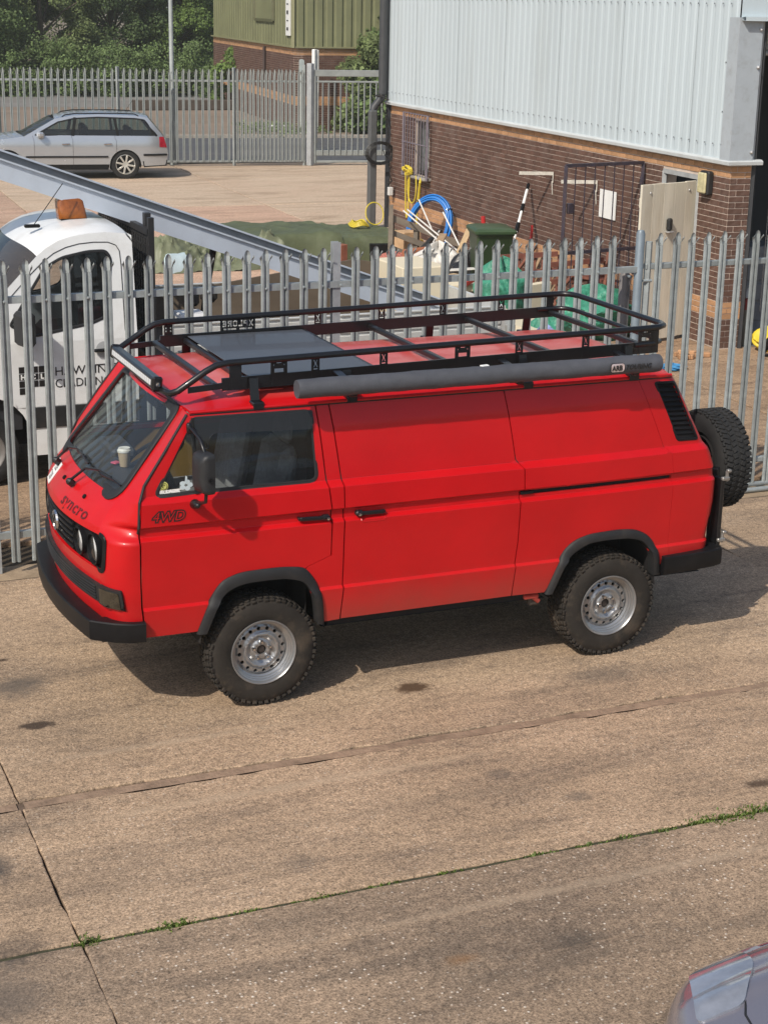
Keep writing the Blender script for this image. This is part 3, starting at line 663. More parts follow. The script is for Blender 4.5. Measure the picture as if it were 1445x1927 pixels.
# ================================================================ WHITE UNIT (brick base, white cladding)
WA = Vector((7.937, 7.878, 0)); WT = Vector((.04803, .99885, 0)); WO = Vector((-.99885, .04803, 0)); WE = -WO
def wp(s, o, z): return WA+WT*s+WO*o+Vector((0, 0, z))
def ep(e, o, z): return WA+WE*e-WT*o+Vector((0, 0, z))      # along the front return, o outwards
M_wcl = mat('white_cladding', (0.49, 0.56, 0.59), .45, var=.05, scale=.7, dirt=((.41, .46, .47), .7, 1.6), spec=.4, stretch=(1, 1, .12), objrand=.025)
M_wtr = mat('white_trim', (0.50, 0.525, 0.52), .45, var=.06, scale=2, dirt=((.38, .38, .36), .5, 3), spec=.4)
M_screw = mat('screw_head', (.24, .26, .27), .5, metal=.5)
wu = thing('white_unit', 'near industrial unit with white cladding above a brown brick base with buff bands', 'building', (0, 0, 0))
SL = 12.40; PW = .30
core = MB()
for a, b in ((0, .74), (1.72, 10.36), (11.06, SL)):      # mortar face, broken at the doorway and the window
    core.add([wp(a, -.005, -.1), wp(b, -.005, -.1), wp(b, -.005, 2.36), wp(a, -.005, 2.36)], [(3, 2, 1, 0)])
core.add([wp(.74, -.010, 2.16), wp(1.72, -.010, 2.16), wp(1.72, -.010, 2.345), wp(.74, -.010, 2.345)], [(3, 2, 1, 0)])
for a, b in ((-.1, 1.18), (2.15, 2.345)): core.add([wp(10.36, -.010, a), wp(11.06, -.010, a), wp(11.06, -.010, b), wp(10.36, -.010, b)], [(3, 2, 1, 0)])
core.add([ep(0, -.005, -.1), ep(PW, -.005, -.1), ep(PW, -.005, 2.36), ep(0, -.005, 2.36)], [(0, 1, 2, 3)])
core.add([ep(PW-.002, -.01, -.1), ep(PW-.002, -.35, -.1), ep(PW-.002, -.35, 2.345), ep(PW-.002, -.01, 2.345)], [(0, 1, 2, 3)])
for s_ in (.74, 1.72, 10.36, 11.06): core.add([wp(s_, -.01, -.1), wp(s_, -.22, -.1), wp(s_, -.22, 2.2), wp(s_, -.01, 2.2)], [(0, 1, 2, 3)])
core.build('wall', M_mrt, wu)
angW = math.atan2(-WT.y, -WT.x); angE = math.atan2(WE.y, WE.x)
BANDS = ((.385, .612), (2.19, 2.4))
OPEN = [(.74, 1.72, -.1, 2.16), (10.36, 11.06, 1.18, 2.15)]
brickwork(wu, lambda s, z: (wp(s, 0, z), angW), 0.0, SL, .015, 31, BANDS, OPEN, 262, key=lambda c: (c[0]+(1.5 if (c[0] > .75 and c[2] < 2.0) else 0)+(1.2 if c[2] < .5 else 0)))
brickwork(wu, lambda s, z: (ep(s, 0, z), angE), 0.0, PW, .015, 31, BANDS, [], 38, key=lambda c: -c[2], phase=.1)
# cladding sheets on the long wall
CO = .052
for i in range(13):
    prof = []
    for k in range(5):
        a = k*.2; prof += [(a, 0), (a+.055, 0), (a+.080, .0075), (a+.165, .0075), (a+.190, 0)]
    prof.append((1.0, 0))
    s0 = -.02+i*1.0; pr = [(s0+a, b) for a, b in prof if s0+a <= SL+.1]
    if len(pr) < 3: continue
    mb = MB().grid([[wp(a, CO+b+(.003 if i % 2 else 0), z) for a, b in pr] for z in (2.385, 9.5)][::-1]); mb.build('cladding_panel', M_wcl, wu)
sc_ = MB()
for z in (2.60, 4.30):
    for k in range(62):
        s = .06+k*.2
        sc_.lathe([(.010, 0), (.010, .009), (.004, .012)], wp(s+.10, CO+.019, z), 'z', 6, rot=Matrix.Rotation(math.atan2(WO.y, WO.x), 3, 'Z') @ Matrix.Rotation(PI/2, 3, 'Y'))
for z in (3.0, 3.6): sc_.lathe([(.010, 0), (.010, .009), (.004, .012)], wp(.22, CO+.0, z), 'z', 6, rot=Matrix.Rotation(math.atan2(WO.y, WO.x), 3, 'Z') @ Matrix.Rotation(PI/2, 3, 'Y'))
tag(sc_.build('screw_heads', M_screw, wu), kind='stuff')
# sill flashing, mitred at the corner, then the folded corner and return
fl = MB(); prof = [(-.01, 2.362), (.094, 2.362), (.097, 2.402), (.090, 2.408), (.06, 2.425), (-.01, 2.425)]
fl.add([wp(SL+.1, o, z) for o, z in prof]+[wp(-o, o, z) for o, z in prof]+[ep(.40, o, z) for o, z in prof], [(i, i+6, (i+1) % 6+6, (i+1) % 6) for i in range(6)]+[(i+6, i+12, (i+1) % 6+12, (i+1) % 6+6) for i in range(6)]+[(0, 1, 2, 3, 4, 5), (17, 16, 15, 14, 13, 12)])
fl.build('sill_flashing', M_wtr, wu)
ct = MB().add([wp(.17, CO+.024, 2.40), wp(-CO-.02, CO+.024, 2.40), wp(-CO-.02, CO+.024, 4.14), wp(.17, CO+.024, 4.14), ep(.255, CO+.02, 2.40), ep(.255, CO+.02, 4.14), ep(.255, -.1, 2.40), ep(.255, -.1, 4.14)], [(0, 1, 2, 3), (1, 4, 5, 2), (4, 6, 7, 5)])
ct.build('corner_trim', mat('corner_trim', (0.38, 0.42, 0.45), .4, var=.06, scale=3, dirt=((.25, .25, .25), .5, 9)), wu)  # trim colour darkened to paint in the shade of the return face
for z in (2.52, 3.55, 4.0): MB().lathe([(.022, 0), (.022, .02), (.008, .032)], ep(.225, CO+.02, z), 'y', 10, rot=Matrix.Rotation(PI, 3, 'Z')).build('bolt', mat('steel_bolt', (.5, .5, .5), .4, metal=.6), wu)
MB().beam(ep(.292, .02, 2.42), ep(.292, .02, 4.2), .022, .03).build('door_guide', M_wtr, wu)
MB().beam(ep(.345, -.02, .0), ep(.345, -.02, 4.2), .06, .05).build('door_jamb', mat('dark_steel', (.03, .032, .036), .5), wu)
MB().add([wp(-CO, CO, 4.14), ep(6, CO, 4.14), ep(6, CO, 9.5), wp(-CO, CO, 9.5), ep(-CO, .16, 4.15), ep(6, .16, 4.15), ep(6, .16, 4.10), ep(-CO, .16, 4.10), ep(6, -.2, 4.12), ep(-CO, -.2, 4.12)], [(0, 1, 2, 3), (4, 7, 6, 5), (0, 4, 5, 1), (7, 9, 8, 6)]).build('front_cladding', M_wcl, wu)
sh = MB(); rows = []
for k in range(22):
    z = 3.72+k*.02; rows.append([ep(.40, -.28-.018*math.sin(k*PI/2), z), ep(4.8, -.28-.018*math.sin(k*PI/2), z)])
sh.grid(rows); sh.tube([ep(.4, -.26, 3.71), ep(4.8, -.26, 3.71)], .03, 8); sh.build('roller_shutter', mat('shutter_grey', (.36, .36, .34), .5, var=.2, scale=5, dirt=((.15, .14, .12), .6, 6)), wu)
ch = MB(); 
for k in range(80):
    z = 4.0-k*.045; ch.tube([ep(.82, -.35, z), ep(.82+(.008 if k % 2 else 0), -.35+(.0 if k % 2 else .008), z-.04)], .006, 4)
ch.build('door_chain', mat('chain_steel', (.16, .16, .16), .5, metal=.4), wu)
# room behind: dark walls, floor and roof
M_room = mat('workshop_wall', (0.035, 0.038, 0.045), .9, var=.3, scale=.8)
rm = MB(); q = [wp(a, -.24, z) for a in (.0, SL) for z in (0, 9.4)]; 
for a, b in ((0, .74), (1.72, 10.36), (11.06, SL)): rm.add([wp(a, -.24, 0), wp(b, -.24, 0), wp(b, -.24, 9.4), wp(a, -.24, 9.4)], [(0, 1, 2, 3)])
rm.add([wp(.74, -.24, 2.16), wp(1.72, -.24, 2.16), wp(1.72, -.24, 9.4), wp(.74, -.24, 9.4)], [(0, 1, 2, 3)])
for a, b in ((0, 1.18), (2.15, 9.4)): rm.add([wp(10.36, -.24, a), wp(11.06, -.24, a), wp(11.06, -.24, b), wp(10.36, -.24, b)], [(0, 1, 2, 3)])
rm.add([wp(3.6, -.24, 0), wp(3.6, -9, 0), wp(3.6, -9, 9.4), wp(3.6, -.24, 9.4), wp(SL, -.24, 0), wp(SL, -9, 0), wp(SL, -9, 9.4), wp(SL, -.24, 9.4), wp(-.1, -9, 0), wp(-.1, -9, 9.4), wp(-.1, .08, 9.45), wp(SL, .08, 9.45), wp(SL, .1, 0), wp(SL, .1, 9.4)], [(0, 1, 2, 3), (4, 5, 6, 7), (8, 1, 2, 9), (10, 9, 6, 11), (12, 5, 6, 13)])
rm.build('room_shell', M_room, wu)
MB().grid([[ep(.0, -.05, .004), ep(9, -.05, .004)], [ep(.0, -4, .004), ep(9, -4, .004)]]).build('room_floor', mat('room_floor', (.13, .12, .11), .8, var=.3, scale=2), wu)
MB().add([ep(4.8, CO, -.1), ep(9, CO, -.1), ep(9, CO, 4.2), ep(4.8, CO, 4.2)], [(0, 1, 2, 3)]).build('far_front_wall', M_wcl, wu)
# doorway behind the timber door
df = MB(); M_fr = mat('grey_door_frame', (.33, .34, .34), .6, var=.2, scale=6)
for a, b in ((( .77, 0), (.77, 2.13)), ((1.69, 0), (1.69, 2.13)), ((.77, 2.13), (1.69, 2.13))): df.beam(wp(a[0], -.02, a[1]), wp(b[0], -.02, b[1]), .06, .06)
df.build('door_frame', M_fr, wu)
# window: frame, pane, sill
wf = MB()
for a, b in (((10.39, 1.2), (10.39, 2.13)), ((11.03, 1.2), (11.03, 2.13)), ((10.36, 2.12), (11.06, 2.12)), ((10.36, 1.22), (11.06, 1.22))): wf.beam(wp(a[0], -.10, a[1]), wp(b[0], -.10, b[1]), .06, .06)
wfo = wf.build('window', mat('window_frame_dark', (.05, .045, .04), .5), wu)
MB().add([wp(10.40, -.11, 1.24), wp(11.02, -.11, 1.24), wp(11.02, -.11, 2.11), wp(10.40, -.11, 2.11)], [(3, 2, 1, 0)]).build('pane', mat('window_pane', (.10, .13, .13), .08, var=.4, scale=5, spec=.8), wfo)
MB().add([wp(10.42, -.105, 1.3), wp(10.72, -.105, 1.3), wp(10.72, -.105, 1.85), wp(10.42, -.105, 1.85)], [(3, 2, 1, 0)]).build('pane_reflection', mat('pale_reflection', (.45, .48, .46), .7, var=.4, scale=9, stretch=(1, 1, 4)), wfo)  # pale patch paints the white reflection onto the pane
MB().beam(wp(10.2, .06, 1.14), wp(11.2, .06, 1.14), .16, .05, bev=.008).build('window_sill', mat('concrete_sill', (.30, .28, .25), .9, var=.2), wu)
# rainwater pipes at the far corner
M_pipe = mat('dark_grey_pipe', (.045, .047, .05), .45, var=.15); M_pipe2 = mat('mid_grey_pipe', (.085, .09, .092), .5, var=.15, scale=4)
MB().tube([wp(SL+.04, .16, 9.5), wp(SL+.04, .16, 2.62), wp(SL+.04, .17, 2.55)], .085, 14).build('downpipe', M_pipe, wu, 40)
MB().tube([wp(SL+.04, .16, 2.62), wp(SL+.04, .17, 2.50), wp(SL+.03, .34, 2.30), wp(SL+.03, .36, 2.20)], .075, 12).build('pipe_offset', M_pipe, wu, 40)
MB().beam(wp(SL+.0, .37, .0), wp(SL+.0, .37, 2.25), .15, .15, bev=.02, up=(WT.x, WT.y, 0)).build('lower_downpipe', M_pipe2, wu)
# cables looped round the pipe and down the wall
M_cab = mat('black_cable', (.012, .012, .012), .5)
cb = MB()
def wig(pts, n=8, j=.012, r=.010):
    P = []
    for a, b in zip(pts[:-1], pts[1:]):
        for k in range(n): P.append(Vector(a).lerp(Vector(b), k/n)+Vector((random.gauss(0, j), random.gauss(0, j), random.gauss(0, j))))
    P.append(Vector(pts[-1])); return P
cb.tube(wig([wp(SL-.2, .2, 2.52), wp(SL+.04, .27, 2.55), wp(SL+.15, .15, 2.5)], 5, .02), .016, 6); cb.tube(wig([wp(SL-.25, .16, 2.45), wp(SL-.05, .28, 2.54)], 5, .01), .014, 6)
cb.tube(wig([wp(SL-.1, .24, 2.5), wp(SL-.12, .1, 1.9), wp(SL-.15, .08, 1.2), wp(SL-.1, .08, .4)], 9, .012), .011, 6)
for k in range(4):
    c = wp(SL-.12, .26, 1.45); cb.tube([c+WT*(-.02)+(WE*math.cos(a)*(.30-.02*k)+Vector((0, 0, 1))*math.sin(a)*(.22-.015*k)) for a in np.linspace(0, 2*PI, 22)[:-1]], .009, 5, closed=True)
cb.tube(wig([wp(SL-.1, .2, 1.5), wp(SL-.5, .12, 1.0), wp(SL-.3, .12, .85)], 8, .02), .009, 5)
tag(cb.build('black_cable', M_cab), 'black cable looped round the downpipe at the far corner of the white unit', 'cable')
sk = MB().box(wp(SL-.32, .10, .74), (.10, .09, .16), rz=angW, bev=.01); tag(sk.build('socket_box', mat('white_plastic', (.6, .6, .58), .4)), 'small white socket box hanging on the wall beside the downpipe', 'socket')
# bulkhead light over the doorway
lt = thing('bulkhead_light', 'square security light with yellowed lens on the brick wall by the door', 'light', tuple(wp(.50, .0, 2.09)), angW)
MB().box((0, -.045, 0), (.23, .09, .30), bev=.02).build('housing', mat('black_plastic', (.02, .02, .02), .5), lt)
MB().box((0, -.105, .0), (.19, .04, .26), bev=.015).build('lens', mat('yellowed_lens', (.52, .47, .27), .25, var=.25, scale=12), lt)
# purple barred security gate standing open
M_pur = mat('purple_steel', (.040, .032, .046), .5, var=.35, scale=10, dirt=((.10, .05, .03), .5, 12), spec=.4)
pg = thing('barred_gate', 'purple barred security gate standing open from the brick wall', 'gate', (7.995, 10.063, 0), math.atan2(9.864-10.063, 6.68-7.995))
L_ = 1.33
for nm, a, b in (('stile', (0, .05), (0, 2.19)), ('stile', (L_, .05), (L_, 2.19)), ('rail', (0, 2.19), (L_, 2.19)), ('rail', (0, .08), (L_, .08)), ('rail', (0, 1.02), (L_, 1.02))): MB().beam((a[0], 0, a[1]), (b[0], 0, b[1]), .045, .045).build(nm, M_pur, pg)
for k in range(1, 8): MB().tube([(k*L_/8, 0, .1), (k*L_/8, 0, 2.17)], .009, 6).build('bar', M_pur, pg)
MB().box((L_-.10, 0, 1.62), (.09, .05, .14), bev=.006).build('lock', M_pur, pg)
for z in (.4, 1.95): MB().tube([(0.0, 0, z-.05), (0.0, 0, z+.05)], .035, 8).build('hinge', M_pur, pg)
ns = MB().box(wp(3.22, .02, 1.50), (.50, .012, .40), rz=angW); tag(ns.build('notice_board', M_white), 'blank white notice fixed on the brick wall behind the barred gate', 'notice')
for k, (s, z) in enumerate(((5.08, 1.76), (3.6, 1.78))):
    b = MB(); b.beam(wp(s, .01, z), wp(s+.15, .52, z+.0), .025, .05); b.beam(wp(s, .012, z), wp(s, .012, z-.14), .03, .012); b.beam(wp(s, .03, z-.12), wp(s, .012, z-.32), .012, .012)
    tag(b.build('shelf_bracket', mat('dirty_white', (.60, .57, .50), .6, var=.2, scale=15)), ('white shelf bracket on the brick wall left of the barred gate', 'white shelf bracket on the brick wall behind the barred gate')[k], 'bracket', 'wall brackets')
# timber plank door, swung out
M_plank = mat('weathered_plank', (.60, .555, .45), .8, var=.22, scale=3, stretch=(1, 1, .15), dirt=((.42, .34, .22), .6, 2.5), objrand=.05, bump=.003, bscale=30)
td = thing('plank_door', 'weathered cream timber plank door swung open beside the brick pier', 'door', (7.992, 8.716, 0), math.atan2(8.41-8.716, 6.978-7.992))
for k in range(5): MB().box((.106+k*.212, 0, 1.065+random.uniform(-.004, .004)), (.2105, .035, 2.03), bev=.003).build('plank', M_plank, td)
for z in (.35, 1.1, 1.85): MB().box((.53, -.035, z), (1.0, .03, .12)).build('ledge', M_plank, td)
MB().box((.53, .045, 1.55), (.09, .06, .16), bev=.02).build('latch', mat('black_plastic', (.02, .02, .02), .5), td)
MB().box((.53, .055, 1.455), (.10, .07, .02), bev=.005).build('latch_plate', mat('steel_bolt', (.5, .5, .5), .4, metal=.6), td)
for k in (.15, .9): MB().lathe([(.016, 0), (.012, .012), (.0, .014)], (k, .018, 1.97), 'y', 8).build('bolt', mat('steel_bolt', (.5, .5, .5), .4, metal=.6), td)
# barred window grille, hinged off to one side
M_wg = mat('grille_steel', (.16, .14, .165), .5, var=.3, scale=10, spec=.4)
gr = thing('window_grille', 'purple grey barred grille with hooped tops in front of the far window', 'grille', tuple(wp(10.18, .0, 1.12)), angW+PI)
for k in range(9):
    x_ = .08+k*.135; MB().tube([(x_, .10, .02), (x_, .10, 1.08), (x_, .09, 1.13), (x_, .05, 1.155), (x_, .0, 1.15)], .010, 6).build('bar', M_wg, gr)
for z in (.02, .62): MB().tube([(0, .105, z), (1.3, .105, z)], .011, 6).build('rail', M_wg, gr)
MB().beam((0, .10, 0), (0, .10, 1.16), .03, .03).build('stile', M_wg, gr); MB().beam((1.25, .10, 0), (1.25, .10, 1.16), .03, .03).build('stile', M_wg, gr)
MB().beam((0, .10, 1.16), (1.25, .10, 1.16), .02, .02).build('rail', M_wg, gr)
# things inside the open bay at the right
M_cabn = mat('cabinet_grey', (.10, .115, .135), .5, var=.3, scale=4)
tb = MB().box(ep(.95, -.9, .62), (.8, .6, 1.2), rz=angE, bev=.02); tbo = tag(tb.build('tool_cabinet', M_cabn), 'blue grey tool cabinet inside the dark bay at the right edge', 'cabinet')
for z in (.35, .62, .89, 1.12): MB().box(ep(.95, -.59, z), (.74, .02, .22), rz=angE, bev=.006).build('drawer', M_cabn, tbo)
cn = thing('gas_bottle', 'grey bottle with a red shoulder band just inside the bay beside the brick pier', 'bottle', tuple(ep(.52, -.18, 0)))
MB().lathe([(.075, 0), (.09, .02), (.09, .48)], n=18).build('body', mat('bottle_grey', (.13, .13, .12), .6), cn, 40); MB().lathe([(.091, .48), (.091, .62), (.06, .63)], n=18).build('red_band', mat('dull_red', (.20, .02, .02), .5), cn, 40); MB().lathe([(.06, .62), (.085, .64), (.05, .72), (.02, .75)], n=14).build('cap', mat('cap_grey', (.35, .36, .36), .5), cn, 40)
# ================================================================ NEAR PALISADE FENCE AND GATE
PN = pale_mesh('pale', 2.40, .09, M_galv)
PG = pale_mesh('pale', 2.405, .06, M_galv, .034)
nf = thing('palisade_fence', 'near galvanised palisade fence right behind the red van', 'fence', (0, 2.13, 0))
M_post = mat('galvanised_post_near', (0.40, 0.425, 0.44), .48, metal=.35, var=.2, scale=7, dirt=((.26, .28, .29), .6, 10))
def ipost(x, h, parent, w=.062):
    mb = MB(); mb.beam((x, .040, -.02), (x, .040, h), w, .008, up=(0, 1, 0)); mb.beam((x, .068, -.02), (x, .068, h), .007, .05, up=(0, 1, 0)); mb.beam((x, .095, -.02), (x, .095, h), w, .008, up=(0, 1, 0))
    # rounded head
    mb.build('post', M_post, parent)
def bay(a, b, n, mesh, parent, first=None, pitch=None):
    for i in range(n):
        x_ = (first+i*pitch) if first is not None else a+(b-a)*(i+.9)/(n+.8)
        o = bpy.data.objects.new('pale', mesh); o.location = (x_, random.uniform(-.002, .002), random.uniform(-.008, .006)); o.rotation_euler = (random.uniform(-.004, .004), random.uniform(-.004, .004), random.uniform(-.05, .05)); link(o, parent)
def rail(a, b, z, parent):     # rolled steel angle behind the pales, its top leg catching the light
    MB().beam((a, .028, z), (b, .028, z), .006, .05).build('rail', M_galv, parent)
    MB().beam((a, .052, z+.022), (b, .052, z+.022), .045, .006).build('rail', M_galv, parent)
for x_ in (-2.33, .42): ipost(x_, 2.43, nf)
MB().tube([(3.18, .05, 0), (3.18, .05, 2.40), (3.18, .05, 2.43)], [.038, .038, .026], 14).build('post', mat('blue_grey_post', (.22, .265, .30), .45, metal=.3, var=.15, scale=6), nf, 40)
for x_ in (-5.08, -7.83): ipost(x_, 2.43, nf)
bay(-2.33, .42, 17, PN, nf, first=-2.19, pitch=.1548)
bay(.42, 3.18, 16, PN, nf, first=.572, pitch=.1548)
bay(-5.08, -2.33, 17, PN, nf); bay(-7.83, -5.08, 17, PN, nf)
for a, b in ((-7.83, -5.08), (-5.08, -2.33), (-2.33, .42), (.42, 3.18)):
    for z in (2.10, .30): rail(a, b, z, nf)
# bolts on the rail, one per pale
bl = MB()
for k in range(34):
    x_ = -2.19+k*.1548; bl.lathe([(.011, 0), (.011, .008), (.003, .010)], (x_, .010, 2.095), 'y', 6, rot=Matrix.Rotation(PI, 3, 'Z'))
tag(bl.build('rail_bolts', M_galv, nf), kind='stuff')
ng = thing('palisade_gate', 'galvanised palisade gate on the right, its bottom rail close to the ground', 'gate', (0, 2.13, 0))
bay(0, 0, 12, PG, ng, first=3.36, pitch=.161)
MB().beam((3.27, .055, .02), (3.27, .055, 2.33), .05, .05).build('gate_stile', M_galv, ng); MB().beam((5.4, .055, .02), (5.4, .055, 2.33), .05, .05).build('gate_stile', M_galv, ng)
MB().beam((3.24, .055, 2.12), (5.42, .055, 2.12), .05, .05, bev=.006).build('rail', M_galv, ng); MB().beam((3.24, .055, .30), (5.42, .055, .30), .05, .05, bev=.006).build('rail', M_galv, ng)
MB().tube([(3.24, .02, .075), (5.42, .02, .075)], .022, 10).build('rail', M_galv, ng, 40); MB().tube([(3.24, .0, .026), (5.42, .0, .026)], .024, 10).build('rail', M_galv, ng, 40)
for z in (.35, 2.0): MB().tube([(3.22, .03, z), (3.30, .03, z)], .014, 8).build('hinge', M_galv, ng)
gp = thing('gate_post', 'rusty round topped gate post just left of the blue grey fence post', 'post', (3.16, 2.36, 0))
MB().tube([(0, 0, 0), (0, 0, 2.02), (0, 0, 2.06)], [.05, .05, .02], 12).build('post', mat('rusty_post', (.17, .155, .15), .6, var=.3, scale=6), gp, 40)
MB().tube([(0, -.04, 2.02), (0, -.10, 2.02)], .012, 6).build('stub', M_galv, gp)
# ================================================================ RED VAN
def red_mat():
    m = mat('red_paint', (0.505, 0.004, 0.007), .38, var=.10, scale=1.6, coat=.26, spec=.3, bump=.010, bscale=2.2)
    nt = m.node_tree; L = nt.links; b = nt.nodes['Principled BSDF']; b.inputs['Coat Roughness'].default_value = .09
    src = b.inputs['Base Color'].links[0].from_socket
    # road film on the sills and behind the wheels, chalky bloom on the roof: both sit on the body at fixed heights
    tc = _n(nt, 'ShaderNodeTexCoord'); sx = _n(nt, 'ShaderNodeSeparateXYZ'); L.new(tc.outputs['Object'], sx.inputs[0])
    nz = _n(nt, 'ShaderNodeTexNoise'); nz.inputs['Scale'].default_value = 7; nz.inputs['Detail'].default_value = 8; nz.inputs['Roughness'].default_value = .7; L.new(tc.outputs['Object'], nz.inputs['Vector'])
    a = _n(nt, 'ShaderNodeMath', operation='MULTIPLY_ADD'); L.new(nz.outputs[0], a.inputs[0]); a.inputs[1].default_value = .22; L.new(sx.outputs[2], a.inputs[2])
    r = _n(nt, 'ShaderNodeMapRange'); r.inputs[1].default_value = .90; r.inputs[2].default_value = .56; r.inputs[3].default_value = 0; r.inputs[4].default_value = .55; L.new(a.outputs[0], r.inputs[0])
    gx = _n(nt, 'ShaderNodeMapRange'); gx.interpolation_type = 'SMOOTHSTEP'; gx.inputs[1].default_value = -1.6; gx.inputs[2].default_value = -.75; gx.inputs[3].default_value = .3; L.new(sx.outputs[0], gx.inputs[0])
    mu = _n(nt, 'ShaderNodeMath', operation='MULTIPLY'); L.new(r.outputs[0], mu.inputs[0]); L.new(gx.outputs[0], mu.inputs[1])
    mx = _n(nt, 'ShaderNodeMix', data_type='RGBA'); L.new(mu.outputs[0], mx.inputs[0]); L.new(src, mx.inputs[6]); mx.inputs[7].default_value = (.15, .075, .052, 1)
    n2 = _n(nt, 'ShaderNodeTexNoise'); n2.inputs['Scale'].default_value = 3.2; n2.inputs['Detail'].default_value = 6; L.new(tc.outputs['Object'], n2.inputs['Vector'])
    r2 = _n(nt, 'ShaderNodeMapRange'); r2.inputs[1].default_value = 1.93; r2.inputs[2].default_value = 1.985; r2.inputs[4].default_value = 1; L.new(sx.outputs[2], r2.inputs[0])
    r3 = _n(nt, 'ShaderNodeMapRange'); r3.inputs[1].default_value = .3; r3.inputs[2].default_value = .75; r3.inputs[3].default_value = .25; r3.inputs[4].default_value = .72; L.new(n2.outputs[0], r3.inputs[0])
    m3 = _n(nt, 'ShaderNodeMath', operation='MULTIPLY'); L.new(r2.outputs[0], m3.inputs[0]); L.new(r3.outputs[0], m3.inputs[1])
    mx2 = _n(nt, 'ShaderNodeMix', data_type='RGBA'); L.new(m3.outputs[0], mx2.inputs[0]); L.new(mx.outputs[2], mx2.inputs[6]); mx2.inputs[7].default_value = (.60, .22, .19, 1)
    L.new(mx2.outputs[2], b.inputs['Base Color'])
    return m
M_red = red_mat()
M_blk = mat('black_trim', (.007, .007, .008), .45, var=.2, scale=9, dirt=((.022, .019, .017), .5, 4), spec=.22)
M_blk2 = mat('satin_black_metal', (.008, .008, .009), .32, var=.15, coat=.25, spec=.4)
M_rub = mat('rubber_seal', (.014, .014, .015), .55)
M_in = mat('body_inside', (.010, .008, .008), .9)
M_flare = mat('grey_black_plastic', (.018, .018, .019), .6, var=.15, scale=8, dirt=((.06, .048, .038), .55, 4), spec=.35)
M_chr = mat('chrome', (.7, .7, .7), .12, metal=1.0, var=.03)
G_ws = glass('windscreen_glass', (.90, .93, .92), 1.55, 0.0, .03); G_side = glass('door_glass', (.80, .84, .84), 1.5, 0.0, .02); G_def = glass('smoked_acrylic', (.20, .17, .21), 1.45, .03, .05)
van = thing('red_van', 'red high clearance panel van with black roof rack, awning and rear spare wheel', 'van', (0, 0, 0))
VN = van
ZP = [.48, .50, .733, .747, .86, 1.0, 1.170, 1.190, 1.241, 1.257, 1.394, 1.430, 1.60, 1.75, 1.905]
WP = [.884, .898, .921, .898, .908, .917, .928, .898, .896, .925, .922, .876, .862, .843, .803]
ZL = sorted([b+d for b in (.733, .747, 1.170, 1.190, 1.241, 1.257, 1.394, 1.430) for d in (-.0022, .0022)]+[1.412, 1.180, .86, 1.0])
XRZ = [.50, .685, 1.02, 1.23, 1.36, 1.60, 1.97]; XRX = [1.99, 2.01, 2.045, 2.035, 1.985, 1.85, 1.665]
def xr(z): return lerp(z, XRZ, XRX)
def hw(x, z):
    w = lerp(z, ZP, WP)-.028*max(0, x-.7)**2-.012*max(0, -x-1.2)**2
    X = xr(z); r = .07
    if x > X-r: t = min(1.0, (x-(X-r))/r); w -= r*(1-math.sqrt(max(0, 1-t*t)))
    return w
def side(x, z): return (x, -hw(x, z), z)
def side_far(x, z): return (x, hw(x, z), z)
def off(f, d):
    def g(a, b, e=.004):
        p = np.array(f(a, b)); u = np.array(f(a+e, b))-np.array(f(a-e, b)); v = np.array(f(a, b+e))-np.array(f(a, b-e)); n = np.cross(u, v); n /= max(np.linalg.norm(n), 1e-12)
        return tuple(p+n*d)
    return g
DF = [(-1.985, .575), (-1.996, .90), (-1.998, 1.255), (-1.986, 1.407), (-1.948, 1.497), (-1.672, 1.893)]                 # door leading edge, upwards
DR = [(-.868, 1.893), (-.817, 1.407), (-.795, 1.257), (-.796, .957)]                                                     # trailing edge, downwards
NOTCH = (-.954, .900)
FIN = [(-1.603, .545), (-1.538, .716), (-1.475, .804), (-1.38, .841), (-1.263, .848), (-1.103, .846), (-.984, .815), (-.93, .748), (-.902, .669), (-.884, .515)]
FOUT = [(-1.662, .545), (-1.587, .745), (-1.507, .872), (-1.387, .914), (-1.25, .918), (-1.121, .918), (-.965, .900), (-.883, .783), (-.849, .67), (-.836, .505)]
RIN = [(.768, .510), (.847, .71), (.918, .786), (1.021, .838), (1.157, .846), (1.326, .839), (1.437, .813), (1.504, .749), (1.541, .673), (1.552, .545)]
ROUT = [(.722, .510), (.807, .726), (.847, .805), (.919, .866), (1.038, .898), (1.251, .904), (1.391, .890), (1.490, .842), (1.556, .769), (1.594, .678), (1.613, .540)]
SF = [(-.779, 1.893), (-.714, 1.397), (-.711, 1.257), (-.711, .718), (-.726, .525)]                                      # sliding door leading edge, downwards
SR = [(.410, 1.893), (.480, 1.448), (.526, 1.390), (.532, 1.249), (.505, 1.236), (.505, .905), (.479, .528)]              # its trailing edge, downwards
dx = lambda P, d: [(x+d, z) for x, z in P]
WIN = rounded([(-1.897, 1.428), (-1.640, 1.434), (-.878, 1.434), (-.898, 1.862), (-1.640, 1.868)], [.05, 0, .05, .05, .03])
FIN_TOP = [p for p in FIN[::-1] if p[0] < -.95 or p[1] > .70]
arch_mid = FIN[::-1]
doorp = DF[::-1][::-1]
front_door_poly = [(-1.979, .560)]+dx(DF[1:], .004)+dx(DR, -.004)+[(NOTCH[0], NOTCH[1]-.003)]+[(-1.0, .86)]+[(-1.103, .853)]+[(-1.263, .855)]+[(-1.38, .848), (-1.478, .810), (-1.543, .72), (-1.61, .560)]
fd = patch('front_door', front_door_poly, [WIN], side, .035, M_red, van, .02, ZL)
fdf = patch('front_door', front_door_poly, [WIN], side_far, .06, M_red, van, .02, ZL, flip=True)
